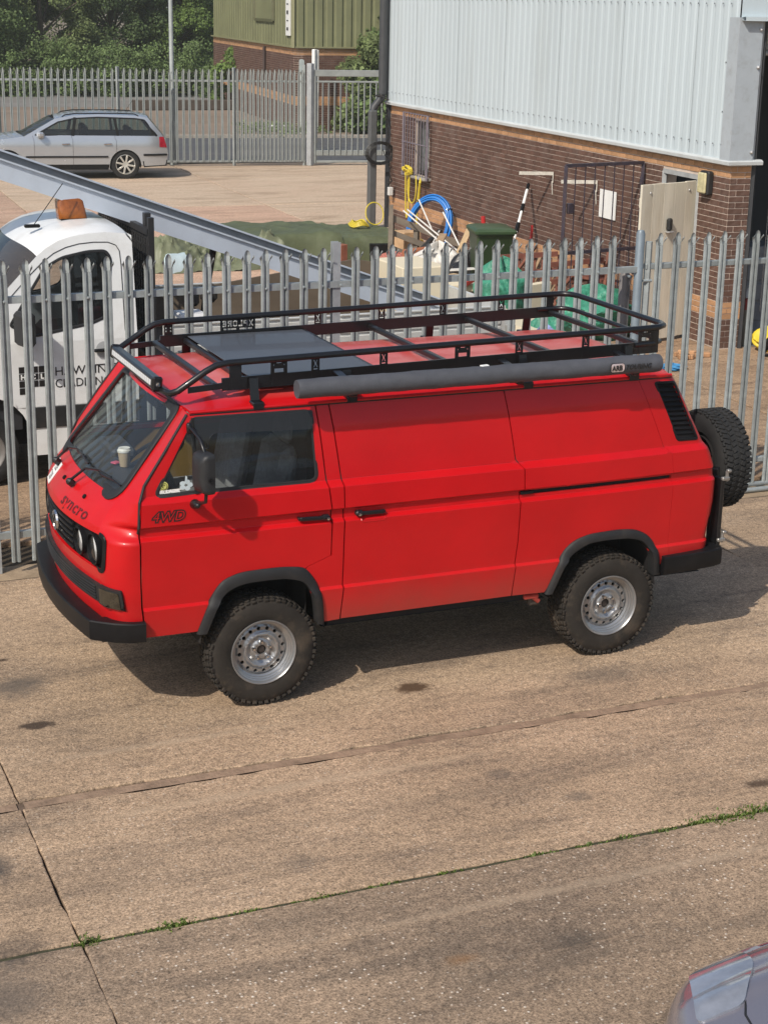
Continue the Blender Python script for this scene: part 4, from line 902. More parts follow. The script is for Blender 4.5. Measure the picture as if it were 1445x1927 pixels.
bp_poly = dx(DR, .005)+[(NOTCH[0]+.004, NOTCH[1]-.004), (-.984, .822), (-.93, .752), (-.902, .67), (-.882, .515), (-.729, .522)]+dx(SF[::-1], -.006)
patch('door_pillar', bp_poly, [], side, .035, M_red, van, .02, ZL)
slide_poly = dx(SF, .003)+dx(SR[::-1], -.006)
sd = patch('sliding_door', slide_poly, [], side, .04, M_red, van, .02, ZL)
def seam(z): return 1.655+.012*(1.4-z) if z < 1.40 else lerp(z, [1.40, 1.432, 1.893], [1.640, 1.594, 1.402])
SEAMP = [(1.669, .695), (1.660, 1.218), (1.640, 1.398)]
VENT = rounded([(1.528, 1.862), (1.690, 1.856), (1.872, 1.458), (1.706, 1.464)], .02, 4)
slot = [(.508, 1.214), (1.655, 1.214), (1.655, 1.236), (.508, 1.240)]
qp = dx(SR, .002)+[(.72, .522)]+[(x, z+.004) for x, z in RIN[1:-1]]+[(1.556, .60), (1.668, .62)]+[(x-.0012, z) for x, z in SEAMP]+[(1.594, 1.432), (1.402, 1.893)]
patch('rear_quarter', qp, [slot], side, .04, M_red, van, .02, ZL)
rc = [(1.405, 1.893), (1.597, 1.432)]+[(x+.0012, z) for x, z in SEAMP[::-1]]+[(1.671, .62)]+[(xr(z)-.003, z) for z in (.62, .70, .85, 1.02, 1.14, 1.23, 1.30, 1.36, 1.48, 1.60, 1.75, 1.893)]
patch('rear_corner', rc, [VENT], side, .03, M_red, van, .02, ZL)
far_poly = [(-.862, 1.893), (-.791, 1.257), (-.79, .95), (-.95, .895), (-.93, .75), (-.88, .52), (.72, .52)]+[(x, z+.004) for x, z in RIN[1:-1]]+[(1.556, .6)]+[(xr(z)-.003, z) for z in (.62, .85, 1.02, 1.23, 1.36, 1.60, 1.893)]
patch('side_panel', far_poly, [], side_far, .09, M_red, van, .02, ZL, flip=True)
# ---- front skin: s runs across (s = y in the middle, then round the corner to the door edge)
ZF = [.56, .70, .88, .97, 1.18, 1.22, 1.32, 1.40, 1.64, 1.905]
XF = [-2.255, -2.280, -2.290, -2.303, -2.308, -2.295, -2.215, -2.135, -1.930, -1.715]
KF = [.17, .17, .17, .18, .215, .21, .18, .16, .155, .150]
XD = [.56, .90, 1.255, 1.407, 1.497, 1.905]; XDX = [-1.988, -1.999, -2.001, -1.990, -1.952, -1.668]
def front(s, z):
    y0 = .70 if z < 1.40 else lerp(z, [1.40, 1.905], [.70, .645]); a = abs(s); sg = 1 if s >= 0 else -1
    x0 = lerp(z, ZF, XF); k = lerp(z, ZF, KF)
    if a <= y0: return (x0+k*a*a, s, z)
    t = min(1.0, (a-y0)/(1-y0)); B = (lerp(z, XD, XDX), hw(lerp(z, XD, XDX), z)-.001); A = (x0+k*y0*y0, y0)
    W = hw(-1.9, z); cx = A[0]+2*k*y0*(W-y0)*.75; cx = min(cx, B[0]-.012); C = (cx, W*.995)
    q = min(1.0, max(0.0, (z-1.17)/.07)); q = q*q*(3-2*q)*.95; C = (C[0]*(1-q)+(.5*(A[0]+B[0])-.010)*q, C[1]*(1-q)+(.5*(A[1]+B[1])+.006)*q)
    x = A[0]*(1-t)**2+2*C[0]*t*(1-t)+B[0]*t*t; y = A[1]*(1-t)**2+2*C[1]*t*(1-t)+B[1]*t*t
    return (x, sg*y, z)
WS = rounded([(-.675, 1.392), (.675, 1.392), (.615, 1.885), (-.615, 1.885)], [.09, .09, .06, .06], 6)
GR = rounded([(-.765, .965), (.765, .965), (.765, 1.180), (-.765, 1.180)], .035, 4)
patch('front_panel', [(-1, .60), (1, .60)]+[(.997, z) for z in np.arange(.7, 1.9, .1)]+[(.997, 1.903), (-.997, 1.903)]+[(-.997, z) for z in np.arange(1.8, .65, -.1)], [WS, GR], front, .035, M_red, van, .018, [1.19, 1.21, 1.23, 1.32], flip=True, lines_a=[-.703, -.697, .697, .703])
fo = lambda d: off(front, -d)     # proud of the front skin by d
# ---- roof
def roof(x, y):
    a = min(1.0, abs(y)/.803); h = .090*(1-a**3.2)+.010*math.cos(PI*min(1, a*1.0)/2)
    xf = lerp(1.905, ZF, XF)+.150*y*y
    tf = min(1.0, max(0.0, (x-xf)/.55)); tr = min(1.0, max(0.0, (1.70-x)/.30))
    q = (1-(1-tf)**2)*(1-(1-tr)**2)
    rib = .004*(math.cos(y*2*PI/.30)*.5+.5)*min(1, max(0, (x+1.0)*4))*(1 if abs(y) < .6 else 0)
    return (x, y, 1.908+h*q+rib*q)
def rfx(y): return lerp(1.905, ZF, XF)+.150*y*y+.003
ys = np.linspace(-.802, .802, 15)
ro = [(rfx(y) if abs(y) < .66 else rfx(.645)+(abs(y)-.645)*.02, y) for y in ys]+[(1.695-.05*(y/.8)**4, y) for y in ys[::-1]]
patch('roof', ro, [], roof, .06, M_red, van, .015)
for sgn in (-1, 1):
    gt = MB(); P = [(-1.655, sgn*.800, 1.902), (-1.4, sgn*.806, 1.905), (0, sgn*.808, 1.907), (1.2, sgn*.805, 1.906), (1.66, sgn*.785, 1.903)]
    gt.tube(P, .011, 8); gt.build('rain_gutter', M_red, van, 40)
    dk_ = MB(); dk_.tube([(x, y+sgn*.002, z-.013) for x, y, z in P], .006, 6); dk_.build('gutter_seal', M_rub, van)
    pe = MB(); pe.tube([(lambda p: (p[0]-.002, sgn*abs(p[1])+sgn*.0, p[2]))(side(x-.006, z)) for x, z in [(-1.998, 1.22), (-1.998, 1.255), (-1.986, 1.407), (-1.948, 1.497), (-1.81, 1.695), (-1.666, 1.893)]], .0085, 8); pe.build('pillar_seal', M_rub, van)
# ---- rear face
def rear(y, z): return (xr(z)-.0+.0-.03*(abs(y)/.8)**4, y, z)
W_ = [hw(xr(z)-.01, z)-.012 for z in (.60, .9, 1.25, 1.6, 1.893)]
patch('tailgate', [(-W_[0], .60), (W_[0], .60), (W_[1], .9), (W_[2], 1.25), (W_[3], 1.6), (W_[4], 1.893), (-W_[4], 1.893), (-W_[3], 1.6), (-W_[2], 1.25), (-W_[1], .9)], [], rear, .08, M_red, van, .02)
# ---- dark inner shell, wheel wells, floor
sh = MB(); zs = [.50, .90, 1.25, 1.40, 1.60, 1.895]
for sgn in (-1, 1):
    for x0, x1 in ((-.86, .76), ):
        sh.grid([[(x, sgn*(hw(x, z)-.03), z) for x in np.linspace(-.88, xr(z)-.04, 12)] for z in (.86, 1.0, 1.25, 1.4, 1.6, 1.895)])
    sh.grid([[(x, sgn*(hw(x, z)-.03), z) for x in np.linspace(-.80, .70, 6)] for z in (.47, .86)])
    sh.grid([[(x, sgn*(hw(x, z)-.03), z) for x in np.linspace(1.60, 1.97, 4)] for z in (.52, .86)])
    sh.grid([[(x, sgn*(hw(x, z)-.03), z) for x in np.linspace(-1.97, -1.62, 4)] for z in (.59, .8)])
sh.grid([[(x, y, .59) for x in (-2.1, -1.62)] for y in (-.80, .80)]); sh.grid([[(x, y, .47) for x in (-.84, .74)] for y in (-.86, .86)]); sh.grid([[(x, y, .50) for x in (1.58, 1.98)] for y in (-.82, .82)])
sh.grid([[(x, y, .86) for x in (-2.1, 2.0)] for y in (-.45, .45)])
for sgn in (-1, 1):      # wheel wells
    for cx in (-1.2375, 1.165):
        r_ = .40; A = [(cx-.40, .47), (cx-.36, .70), (cx-.28, .84), (cx, .90), (cx+.28, .86), (cx+.37, .72), (cx+.41, .47)]
        sh.grid([[(x, sgn*y, z) for x, z in A] for y in (.895, .45)]); sh.add([(x, sgn*.45, z) for x, z in A], [tuple(range(7))])
sh.grid([[(-.92, y, z) for y in (-.80, .80)] for z in (.5, 1.0, 1.88)]); sh.grid([[(x, y, 1.89) for x in (-1.62, -.92)] for y in (-.78, .78)])
sh.build('inner_shell', M_in, van)
ub = MB(); ub.box((0, 0, .40), (2.0, .5, .14), bev=.04); ub.box((-1.2275, 0, .36), (.12, 1.35, .09), bev=.02); ub.box((1.2275, 0, .36), (.14, 1.35, .10), bev=.02); ub.tube([(-1.0, -.55, .42), (.7, -.6, .42)], .04, 8); ub.box((1.75, 0, .46), (.5, .8, .2), bev=.04)
ub.box((.58, -.80, .475), (.10, .05, .05), bev=.01); ub.box((.68, -.83, .46), (.09, .05, .09), bev=.015); ub.box((-2.05, 0, .50), (.3, 1.2, .14), bev=.04)
ub.build('underbody', mat('underbody_dirt', (.05, .04, .032), .85, var=.4, scale=5), van)
jk = MB(); jk.box((.64, -.865, .492), (.11, .03, .035), bev=.008); jk.tube([(.66, -.86, .485), (.70, -.86, .45)], .018, 8); jk.build('jacking_bracket', M_red, van)
# ---- wheel arch flares
def resample(P, n):
    P = np.array(P, float); d = np.r_[0, np.cumsum(np.hypot(*np.diff(P, axis=0).T))]; t = np.linspace(0, d[-1], n); Q = np.stack([np.interp(t, d, P[:, 0]), np.interp(t, d, P[:, 1])], 1)
    for _ in range(2): Q[1:-1] = (Q[:-2]+2*Q[1:-1]+Q[2:])/4
    return Q
for (po, pi_, nm) in ((FOUT, FIN, 'f'), (ROUT, RIN, 'r')):
    for sgn in (-1, 1):
        o_, i_ = resample(po, 44), resample(pi_, 44); rows = []
        for a, b in zip(o_, i_):
            r = []
            for t, h in ((0, -.004), (0, .009), (.18, .020), (.7, .028), (1.0, .027), (1.04, .016), (1.02, -.05)):
                q = a*(1-t)+b*t; w = hw(q[0], max(.5, q[1])); r.append((q[0], sgn*(w+h), q[1]))
            rows.append(r if sgn < 0 else r[::-1])
        MB().grid(rows).build('wheel_arch_flare', M_flare, van, 50)
# ---- bumpers
def bumper(name, outer, dz, th, m):
    rows = []; n = len(outer)
    P = np.array([p[:2] for p in outer]); T = np.gradient(P, axis=0); T /= np.hypot(T[:, 0], T[:, 1])[:, None]
    for i, (x, y, zt, zb) in enumerate(outer):
        nx, ny = T[i][1], -T[i][0]
        if x*nx+y*ny > 0: nx, ny = -nx, -ny
        f = lambda o, z: (x+nx*o, y+ny*o, z)
        rows.append([f(th, zb+.03), f(.02, zb), f(.004, zb+.008), f(0, zb+.02), f(-.002, (zb+zt)/2), f(0, zt-.007), f(.007, zt), f(.03, zt+.001), f(th, zt-.001), f(th+.01, zt-.03)])
    mb = MB().grid(rows); k = len(rows[0]); mb.f += [tuple(range(k)), tuple(range((n-1)*k, n*k))[::-1]]
    return mb.build(name, m, van, 24)
hb_ = [(-1.985, -.950, .672, .545), (-2.06, -.945, .672, .545), (-2.16, -.895, .672, .543), (-2.25, -.822, .672, .542), (-2.290, -.786, .672, .542), (-2.310, -.68, .672, .542), (-2.343, -.46, .672, .543), (-2.366, -.22, .672, .543)]
bumper('front_bumper', hb_+[(-2.372, 0, .672, .543)]+[(x, -y, a, b) for x, y, a, b in hb_[::-1]], 0, .095, M_blk)
rb_ = [(1.617, -.932, .672, .540), (1.80, -.934, .676, .545), (2.02, -.93, .684, .555), (2.085, -.915, .686, .56), (2.105, -.875, .686, .562), (2.112, -.7, .686, .562)]
bumper('rear_bumper', rb_+[(x, -y, a, b) for x, y, a, b in rb_[::-1]], 0, .09, M_blk)
# ---- lower grille with indicator lamps
lg = patch('lower_grille', rounded([(-.72, .765), (.72, .765), (.72, .875), (-.72, .875)], .01), [], fo(.022), .05, M_flare, van, .03, flip=True)
for k in range(5):
    z = .784+k*.0185; MB().tube([fo(.026)(s, z) for s in np.linspace(-.705, .705, 25)], .0055, 6).build('grille_bar', M_flare, lg)
M_ind = mat('smoked_indicator', (.030, .025, .016), .12, var=.5, scale=30, coat=.6)
for sgn in (-1, 1):
    q = [(sgn*.725, .758), (sgn*.905, .736), (sgn*.890, .868), (sgn*.725, .878)]
    if sgn < 0: q = q[::-1]
    ind = patch('indicator_lamp', rounded(q, .012), [], fo(.024), .03, M_flare, van, .03, flip=True)
    c = np.mean(np.array(q), 0); q2 = [tuple(c+(np.array(p)-c)*.80) for p in q]
    patch('lens', rounded(q2, .01), [], fo(.030), .03, M_ind, ind, .006, flip=True)
# ---- upper grille, bars, round lamps, badge
gp_ = patch('grille', GR, [], fo(-.022), .05, M_blk, van, 0, flip=True)
for z in (.995, 1.033, 1.071, 1.109, 1.147):
    MB().tube([fo(-.010)(s, z) for s in np.linspace(-.36, .36, 17)], .010, 8).build('grille_bar', M_blk, gp_)
gs = MB(); 
band(GR, fo(.0), -.014, .014, -.008).build('grille_surround', M_blk, gp_)
M_refl = mat('lamp_reflector', (.93, .93, .92), .35, metal=.0, var=.1, scale=30); M_lens = glass('lamp_glass', (.95, .96, .96), 1.35, .04, .04)
for sgn in (-1, 1):
    for yy, rr, nm in ((.645, .087, 'headlamp'), (.455, .076, 'driving_lamp')):
        p = Vector(fo(-.022)(sgn*yy, 1.072)); n = Vector((-1, sgn*.10, 0)).normalized(); R = n.to_track_quat('Z', 'Y').to_matrix()
        hl = MB().lathe([(rr+.012, -.02), (rr+.012, .024), (rr+.004, .026), (rr, .0)], p, 'z', 28, rot=R, cap=False).build(nm, M_blk, van, 40)
        MB().lathe([(.012, -.035), (rr*.55, -.028), (rr*.9, -.008), (rr, .003)], p, 'z', 28, rot=R).build('reflector', M_refl, hl, 60)
        MB().lathe([(rr, .006), (rr*.8, .016), (rr*.4, .022), (.001, .024)], p, 'z', 28, rot=R, cap=False).build('lens', M_lens, hl, 60)
p = Vector(fo(.0)(0, 1.072)); R = Vector((-1, 0, 0)).to_track_quat('Z', 'Y').to_matrix()
bd = MB().lathe([(.050, .0), (.056, .012), (.063, .012), (.067, .0)], p, 'z', 28, rot=R, cap=False)
def bstroke(pts):
    for a, b in zip(pts[:-1], pts[1:]): bd.beam((p.x-.010, a[0], p.z+a[1]), (p.x-.010, b[0], p.z+b[1]), .010, .009)
bstroke([(-.022, .050), (0, .006), (.022, .050)]); bstroke([(-.048, .022), (-.024, -.046), (0, -.002), (.024, -.046), (.048, .022)])
bd.build('badge', M_chr, van)
# ---- windscreen and wipers
patch('windscreen', [tuple(np.array((0, 1.64))+(np.array(p)-np.array((0, 1.64)))*1.01) for p in WS], [], fo(-.006), .05, G_ws, van, 0, flip=True)
band(WS, fo(.0), -.036, .022, -.014).build('windscreen_seal', M_rub, van)
for pv, tip in ((.10, -.50), (.62, .05)):
    a = Vector(fo(.045)(-pv+.0 if False else pv-.22, 1.335)); 
    wv = MB(); base = Vector(fo(.02)(pv-.22, 1.325)); wv.lathe([(.024, -.01), (.024, .025), (.012, .04)], base, 'z', 10, rot=Vector((-.75, 0, .65)).to_track_quat('Z', 'Y').to_matrix())
    mid = Vector(fo(.05)(pv-.30, 1.42)); end = Vector(fo(.028)(tip-.02, 1.455))
    wv.tube([base+Vector((-.01, 0, .02)), mid, Vector(fo(.035)((pv-.30+tip)/2, 1.452)), end], [.010, .009, .006, .005], 6)
    wv.tube([Vector(fo(.018)(s, 1.445+.004*math.sin(s*20))) for s in np.linspace(tip-.16, tip+.26, 9)], .007, 6)
    wv.build('wiper', M_blk2, van)
for s in (.16, -.30):
    nz_ = MB().lathe([(.016, 0), (.014, .012), (.004, .016)], fo(.0)(s-.06, 1.315), 'z', 8, rot=Vector((-.75, 0, .65)).to_track_quat('Z', 'Y').to_matrix()); nz_.build('washer_jet', M_blk, van)
# ---- door glass, seals, quarter pillar, wind deflector
for sg_, f_ in ((1, side), (-1, side_far)):
    d_ = 1 if sg_ > 0 else -1
    patch('window', WIN, [], off(f_, -.008*d_), .06, G_side, fd if sg_ > 0 else fdf, 0, flip=sg_ < 0)
    band(WIN, f_, -.010, .012, .004*d_).build('window_seal', M_rub, fd if sg_ > 0 else fdf)
    MB().beam(off(f_, .002*d_)(-1.640, 1.425), off(f_, .002*d_)(-1.640, 1.872), .022, .022, up=(0, -sg_, 0)).build('quarter_pillar', M_blk2, fd if sg_ > 0 else fdf)
WD = rounded([(-1.636, 1.866), (-1.636, 1.690), (-1.556, 1.690), (-1.545, 1.775), (-.905, 1.752), (-.893, 1.866)][::-1], [.02, .02, .05, .01, .01, .01], 5)
patch('wind_deflector', WD, [], off(side, .020), .04, G_def, fd, .028)
# ---- handles
M_hand = M_blk2
def handle(x0, z0, x1, z1, lockside, par):
    hd = MB(); a, b = Vector(off(side, .028)(x0, z0)), Vector(off(side, .028)(x1, z1)); hd.beam(a, b, .026, .022, up=(0, -1, 0), bev=.006)
    e = b if lockside > 0 else a; hd.box(e+Vector((-.012*lockside, .012, 0)), (.055, .05, .036), bev=.012)
    g_ = a if lockside > 0 else b; hd.box(g_+Vector((0, .016, 0)), (.02, .04, .02), bev=.004)
    h = hd.build('handle', M_hand, par); MB().lathe([(.010, 0), (.010, .006), (.0, .007)], e+Vector((-.006*lockside, -.016, 0)), 'y', 10, rot=Matrix.Rotation(PI, 3, 'Z')).build('lock', M_chr, van)
    dish = MB(); 
handle(-1.005, 1.212, -.822, 1.205, 1, fd); handle(-.625, 1.210, -.448, 1.190, -1, sd)
band(rounded([(-.60, 1.155), (-.44, 1.155), (-.44, 1.20), (-.60, 1.20)], .02), side, -.004, .004, .003).build('handle_recess', M_red, sd)
# slider rail and vent
MB().add([off(side, -.016)(x, z) for x, z in slot], [(0, 1, 2, 3)]).build('slide_rail', M_in, van); MB().beam(off(side, .004)(.512, 1.226), off(side, .004)(.60, 1.227), .02, .022, up=(0, -1, 0), bev=.004).build('rail_carrier', M_blk, van)
vt = patch('air_vent', VENT, [], off(side, -.030), .05, M_in, van, 0)
band(VENT, side, -.010, .006, .005).build('vent_frame', M_blk, vt)
va, vb, vc, vd = (1.528, 1.862), (1.690, 1.856), (1.872, 1.458), (1.706, 1.464)
for k in range(12):
    t = (k+.55)/12; a = np.array(va)*(1-t)+np.array(vd)*t; b = np.array(vb)*(1-t)+np.array(vc)*t
    MB().beam(off(side, -.012)(a[0]+.006, a[1]), off(side, -.012)(b[0]-.006, b[1]), .020, .010, up=(0, -.7, .7)).build('slat', M_blk, vt)
# ---- wheels
M_tyre = mat('muddy_tyre', (.030, .026, .022), .9, var=.3, scale=6, dirt=((.095, .073, .053), .8, 5), bump=.003, bscale=50, spec=.2)
M_tyre2 = mat('clean_tyre', (.022, .022, .022), .8, var=.25, scale=6, dirt=((.05, .046, .042), .5, 5), spec=.25)
M_rim = mat('silver_steel_rim', (.33, .335, .34), .33, metal=.7, var=.10, scale=6, dirt=((.30, .28, .26), .5, 5))
def tyre_mesh(m, R=.362, wd=.235, n=54):
    mb = MB(); h = wd/2
    prof = [(.203, -h+.012), (.215, -h+.004), (.25, -h-.004), (.29, -h-.002), (.32, -h+.006), (.340, -h+.020), (R-.014, -h+.032), (R-.012, -h+.06), (R-.011, 0), (R-.012, h-.06), (R-.014, h-.032), (.340, h-.02), (.31, h-.002), (.25, h), (.203, h-.012)]
    mb.lathe(prof, axis='y', n=72, cap=False)
    for k in range(n):
        a = 2*PI*(k+random.uniform(-.06, .06))/n
        for row in range(4):
            aa = a+(PI/n if row in (1, 3) else 0)+(.02 if row > 1 else 0); R_ = Matrix.Rotation(-aa, 3, 'Y')
            y = (-h+.040, -h+.088, h-.088, h-.040)[row]; ln = (.029, .031, .031, .029)[row]; w = (.044, .036, .036, .044)[row]
            mb.box(R_ @ Vector((R-.0075, y, 0)), (.011, w, ln*(.8 if k % 2 and row in (0, 3) else 1.0)), rot=R_ @ Matrix.Rotation((.35, -.45, .45, -.35)[row], 3, 'X'), bev=.0025)
        for sy in (-1, 1):
            if True:
                R_ = Matrix.Rotation(-a, 3, 'Y'); lg_ = .040 if k % 2 else .024
                mb.box(R_ @ Vector((R-.012-lg_*.5, sy*(h-.014-(.002 if k % 2 else .004)), 0)), (lg_, .016, .026), rot=R_ @ Matrix.Rotation(sy*.42, 3, 'Z'), bev=.003)
    return mb
RD = [.030, .034, .040, .055, .072, .088, .100, .110, .122, .130, .150, .160, .166]; DD = [.050, .050, .0445, .046, .058, .050, .038, .038, .050, .053, .053, .058, .068]
def rimf(a, b): r = math.hypot(a, b); return (a, -.118+lerp(r, RD, DD)+.004, b)
circ = lambda r, n, cx=0, cy=0: [(cx+r*math.cos(2*PI*k/n), cy+r*math.sin(2*PI*k/n)) for k in range(n)]
def make_wheel(x, y, mt, parent, name='wheel'):
    w = bpy.data.objects.new(name, None); w.location = (x, y, .360); link(w, parent)
    tyre_mesh(mt).build('tyre', mt, w, 35)
    rm_ = MB(); rm_.lathe([(.150, -.02), (.166, -.046), (.170, -.056), (.180, -.062), (.180, -.076), (.188, -.080), (.188, -.094), (.196, -.098), (.199, -.112), (.206, -.119), (.211, -.119), (.213, -.112), (.205, -.10)], axis='y', n=64, cap=False)
    rm_.build('rim', M_rim, w, 35)
    patch('rim_disc', circ(.167, 64), [circ(.031, 20)]+[circ(.0125, 10, .143*math.cos(2*PI*(k+.3)/16), .143*math.sin(2*PI*(k+.3)/16)) for k in range(16)], rimf, .011, M_rim, w, .012)
    nb = MB()
    for k in range(5):
        a = 2*PI*k/5+.35; nb.lathe([(.013, -.066), (.013, -.080), (.007, -.090), (.0, -.091)], (.056*math.cos(a), .0, .056*math.sin(a)), 'y', 8)
    nb.build('wheel_nuts', M_chr, w)
    MB().lathe([(.0, -.055), (.024, -.055), (.028, -.05), (.028, -.02)], axis='y', n=16, cap=False).build('hub', mat('hub_dirt', (.03, .022, .018), .8), w)
    MB().lathe([(.03, .0), (.17, -.005), (.17, .1)], axis='y', n=32, cap=False).build('drum', M_in, w)
    return w
wh = make_wheel(-1.2275, -.775, M_tyre, van)
for x, y, rz, ry in ((1.2275, -.775, 0, .9), (-1.2275, .775, PI, .3), (1.2275, .775, PI, 1.2)):
    c = copy_tree(wh, van); c.location = (x, y, .360); c.rotation_euler = (0, ry, rz)
# spare on its carrier
sw = make_wheel(2.31, -.30, M_tyre2, van, 'spare_wheel'); sw.location = (2.345, -.32, 1.150); sw.rotation_euler = (0, .2, PI/2)
ca = MB(); ca.beam((2.13, -.70, .62), (2.13, -.70, 1.20), .07, .05, bev=.006); ca.beam((2.13, -.70, 1.12), (2.17, .2, 1.12), .05, .05); ca.beam((2.13, -.70, .85), (2.17, .2, .85), .05, .05); ca.box((2.20, -.32, 1.06), (.06, .25, .40)); ca.box((2.10, -.80, .90), (.03, .09, .52), bev=.005)
ca.build('spare_wheel_carrier', M_blk2, van)
for z in (.72, 1.16):
    cl = MB(); cl.tube([(2.13, -.84, z-.02), (2.13, -.84, z+.05)], .012, 8); cl.box((2.115, -.845, z), (.06, .03, .025), bev=.005); cl.box((2.135, -.85, z+.055), (.03, .03, .02), bev=.005)
    cl.build('carrier_latch', mat('zinc_bolt', (.35, .34, .32), .4, metal=.7), van)
# ---- cab interior
M_dash = mat('dashboard', (.040, .044, .052), .6, var=.15, scale=10); M_seat = mat('grey_seat_cloth', (.20, .20, .205), .9, var=.25, scale=30); M_tan = mat('tan_trim', (.22, .135, .035), .8, var=.15)
d = MB(); d.grid([[front(s, 1.375)[0:2]+(1.365,) if False else (front(s, 1.375)[0]+.03, front(s, 1.375)[1], 1.368) for s in np.linspace(-.95, .95, 13)], [(-1.86, y, 1.385) for y in np.linspace(-.84, .84, 13)], [(-1.78, y, 1.365) for y in np.linspace(-.84, .84, 13)], [(-1.74, y, 1.30) for y in np.linspace(-.84, .84, 13)], [(-1.80, y, .9) for y in np.linspace(-.84, .84, 13)]])
d.box((-1.80, .42, 1.40), (.16, .40, .07), bev=.02); d.box((-1.80, -.45, 1.365), (.14, .5, .05), bev=.015); d.build('dashboard', M_dash, van)
for yy in (-.42, .42):
    s_ = MB(); s_.box((-1.17, yy, 1.02), (.52, .50, .16), bev=.05); s_.box((-1.00, yy, 1.32), (.13, .46, .54), rot=Matrix.Rotation(.2, 3, 'Y'), bev=.05); s_.box((-.93, yy, 1.66), (.09, .26, .17), rot=Matrix.Rotation(.15, 3, 'Y'), bev=.04); s_.build('seat', M_seat, van)
ax = Vector((-.42, 0, .90)).normalized(); sc0 = Vector((-1.55, .40, 1.34)); R = ax.to_track_quat('Z', 'Y').to_matrix()
st = MB(); st.tube([sc0+R @ Vector((.20*math.cos(a), .20*math.sin(a), 0)) for a in np.linspace(0, 2*PI, 33)[:-1]], .014, 8, closed=True); st.box(sc0, (.09, .34, .02), rot=R, bev=.006); st.tube([sc0, sc0-ax*.35], .035, 10); st.build('steering_wheel', M_blk2, van, 40)
MB().add([(-1.90, .845, .95), (-.90, .86, .95), (-.90, .85, 1.40), (-1.90, .835, 1.40)], [(0, 1, 2, 3)]).build('door_card', M_tan, van); MB().beam((-1.88, .845, 1.42), (-.90, .850, 1.42), .03, .03).build('door_sill', M_red, van)
MB().add([(-1.90, -.845, .95), (-.90, -.86, .95), (-.90, -.85, 1.40), (-1.90, -.835, 1.40)], [(3, 2, 1, 0)]).build('door_card', M_tan, van)
mm = MB().box((-1.66, .0, 1.80), (.03, .22, .07), bev=.01); mm.tube([(-1.66, 0, 1.83), (-1.70, 0, 1.88)], .008, 6); mm.build('rear_view_mirror', M_blk, van)
MB().box((-1.63, -.45, 1.845), (.03, .42, .12), rot=Matrix.Rotation(-.5, 3, 'Y'), bev=.012).build('sun_visor', mat('visor_grey', (.12, .12, .125), .8), van)
cup = thing('coffee_cup', 'kraft takeaway coffee cup with white lid on the dashboard of the red van', 'cup', (-1.86, -.02, 1.389))
MB().lathe([(.029, 0), (.030, .002), (.041, .100)], n=24).build('body', mat('kraft_paper', (.52, .40, .26), .8, var=.06), cup, 40)
MB().lathe([(.044, .096), (.0445, .108), (.040, .112), (.037, .122), (.030, .120), (.0, .119)], n=24, cap=False).build('lid', M_white, cup, 40)
ph = MB().box((-1.90, .05, 1.398), (.05, .05, .012), rz=.5, bev=.004); tag(ph.build('pink_packet', mat('pink_plastic', (.65, .12, .22), .4)), 'small pink packet beside the coffee cup on the dashboard', 'packet')
# ---- door mirror
mr = bpy.data.objects.new('door_mirror', None); link(mr, van)
a = MB(); a.tube([(-1.675, -.862, 1.832), (-1.668, -.92, 1.825), (-1.655, -1.02, 1.79), (-1.648, -1.075, 1.73), (-1.645, -1.085, 1.66), (-1.645, -1.085, 1.47), (-1.645, -1.075, 1.43), (-1.652, -1.01, 1.405), (-1.665, -.95, 1.395)], .0105, 10); a.box((-1.678, -.868, 1.825), (.03, .03, .07), bev=.008); a.build('arm', M_blk2, mr, 50)
MB().lathe([(.032, 0), (.028, .03), (.014, .075), (.004, .08)], off(side, .0)(-1.665, 1.375), 'z', 12, rot=Vector((0, -1, .15)).to_track_quat('Z', 'Y').to_matrix()).build('foot', M_blk2, mr, 50)
Rm = Matrix.Rotation(math.radians(12), 3, 'Z')
h = MB(); pl_ = rounded([(-.080, -.122), (.080, -.122), (.080, .122), (-.080, .122)], .03, 5); cM = Vector((-1.655, -1.085, 1.612)); rows = []
for t, s in ((.030, 1.0), (-.005, 1.0), (-.030, .93), (-.045, .75), (-.050, .4)): rows.append([cM+Rm @ Vector((t, p[0]*s, p[1]*s)) for p in pl_]+[cM+Rm @ Vector((t, pl_[0][0]*s, pl_[0][1]*s))])
h.grid(rows); h.v += [tuple(cM+Rm @ Vector((-.052, 0, 0)))]; k = len(h.v)-1; n_ = len(rows[0]); h.f += [((len(rows)-1)*n_+i, (len(rows)-1)*n_+i+1, k) for i in range(n_-1)]
h.build('housing', mat('mirror_plastic', (.016, .0165, .018), .55, var=.15, scale=20), mr, 50)
MB().add([cM+Rm @ Vector((.028, p[0]*.95, p[1]*.95)) for p in pl_], [tuple(range(len(pl_)))]).build('mirror_glass', M_chr, mr)
MB().lathe([(.016, 0), (.016, .008), (.007, .008), (.006, .002), (0, .002)], cM+Rm @ Vector((-.0, -.080, -.03)), 'z', 10, rot=Vector((0, -1, 0)).to_track_quat('Z', 'Y').to_matrix()).build('pivot_cap', M_blk2, mr)
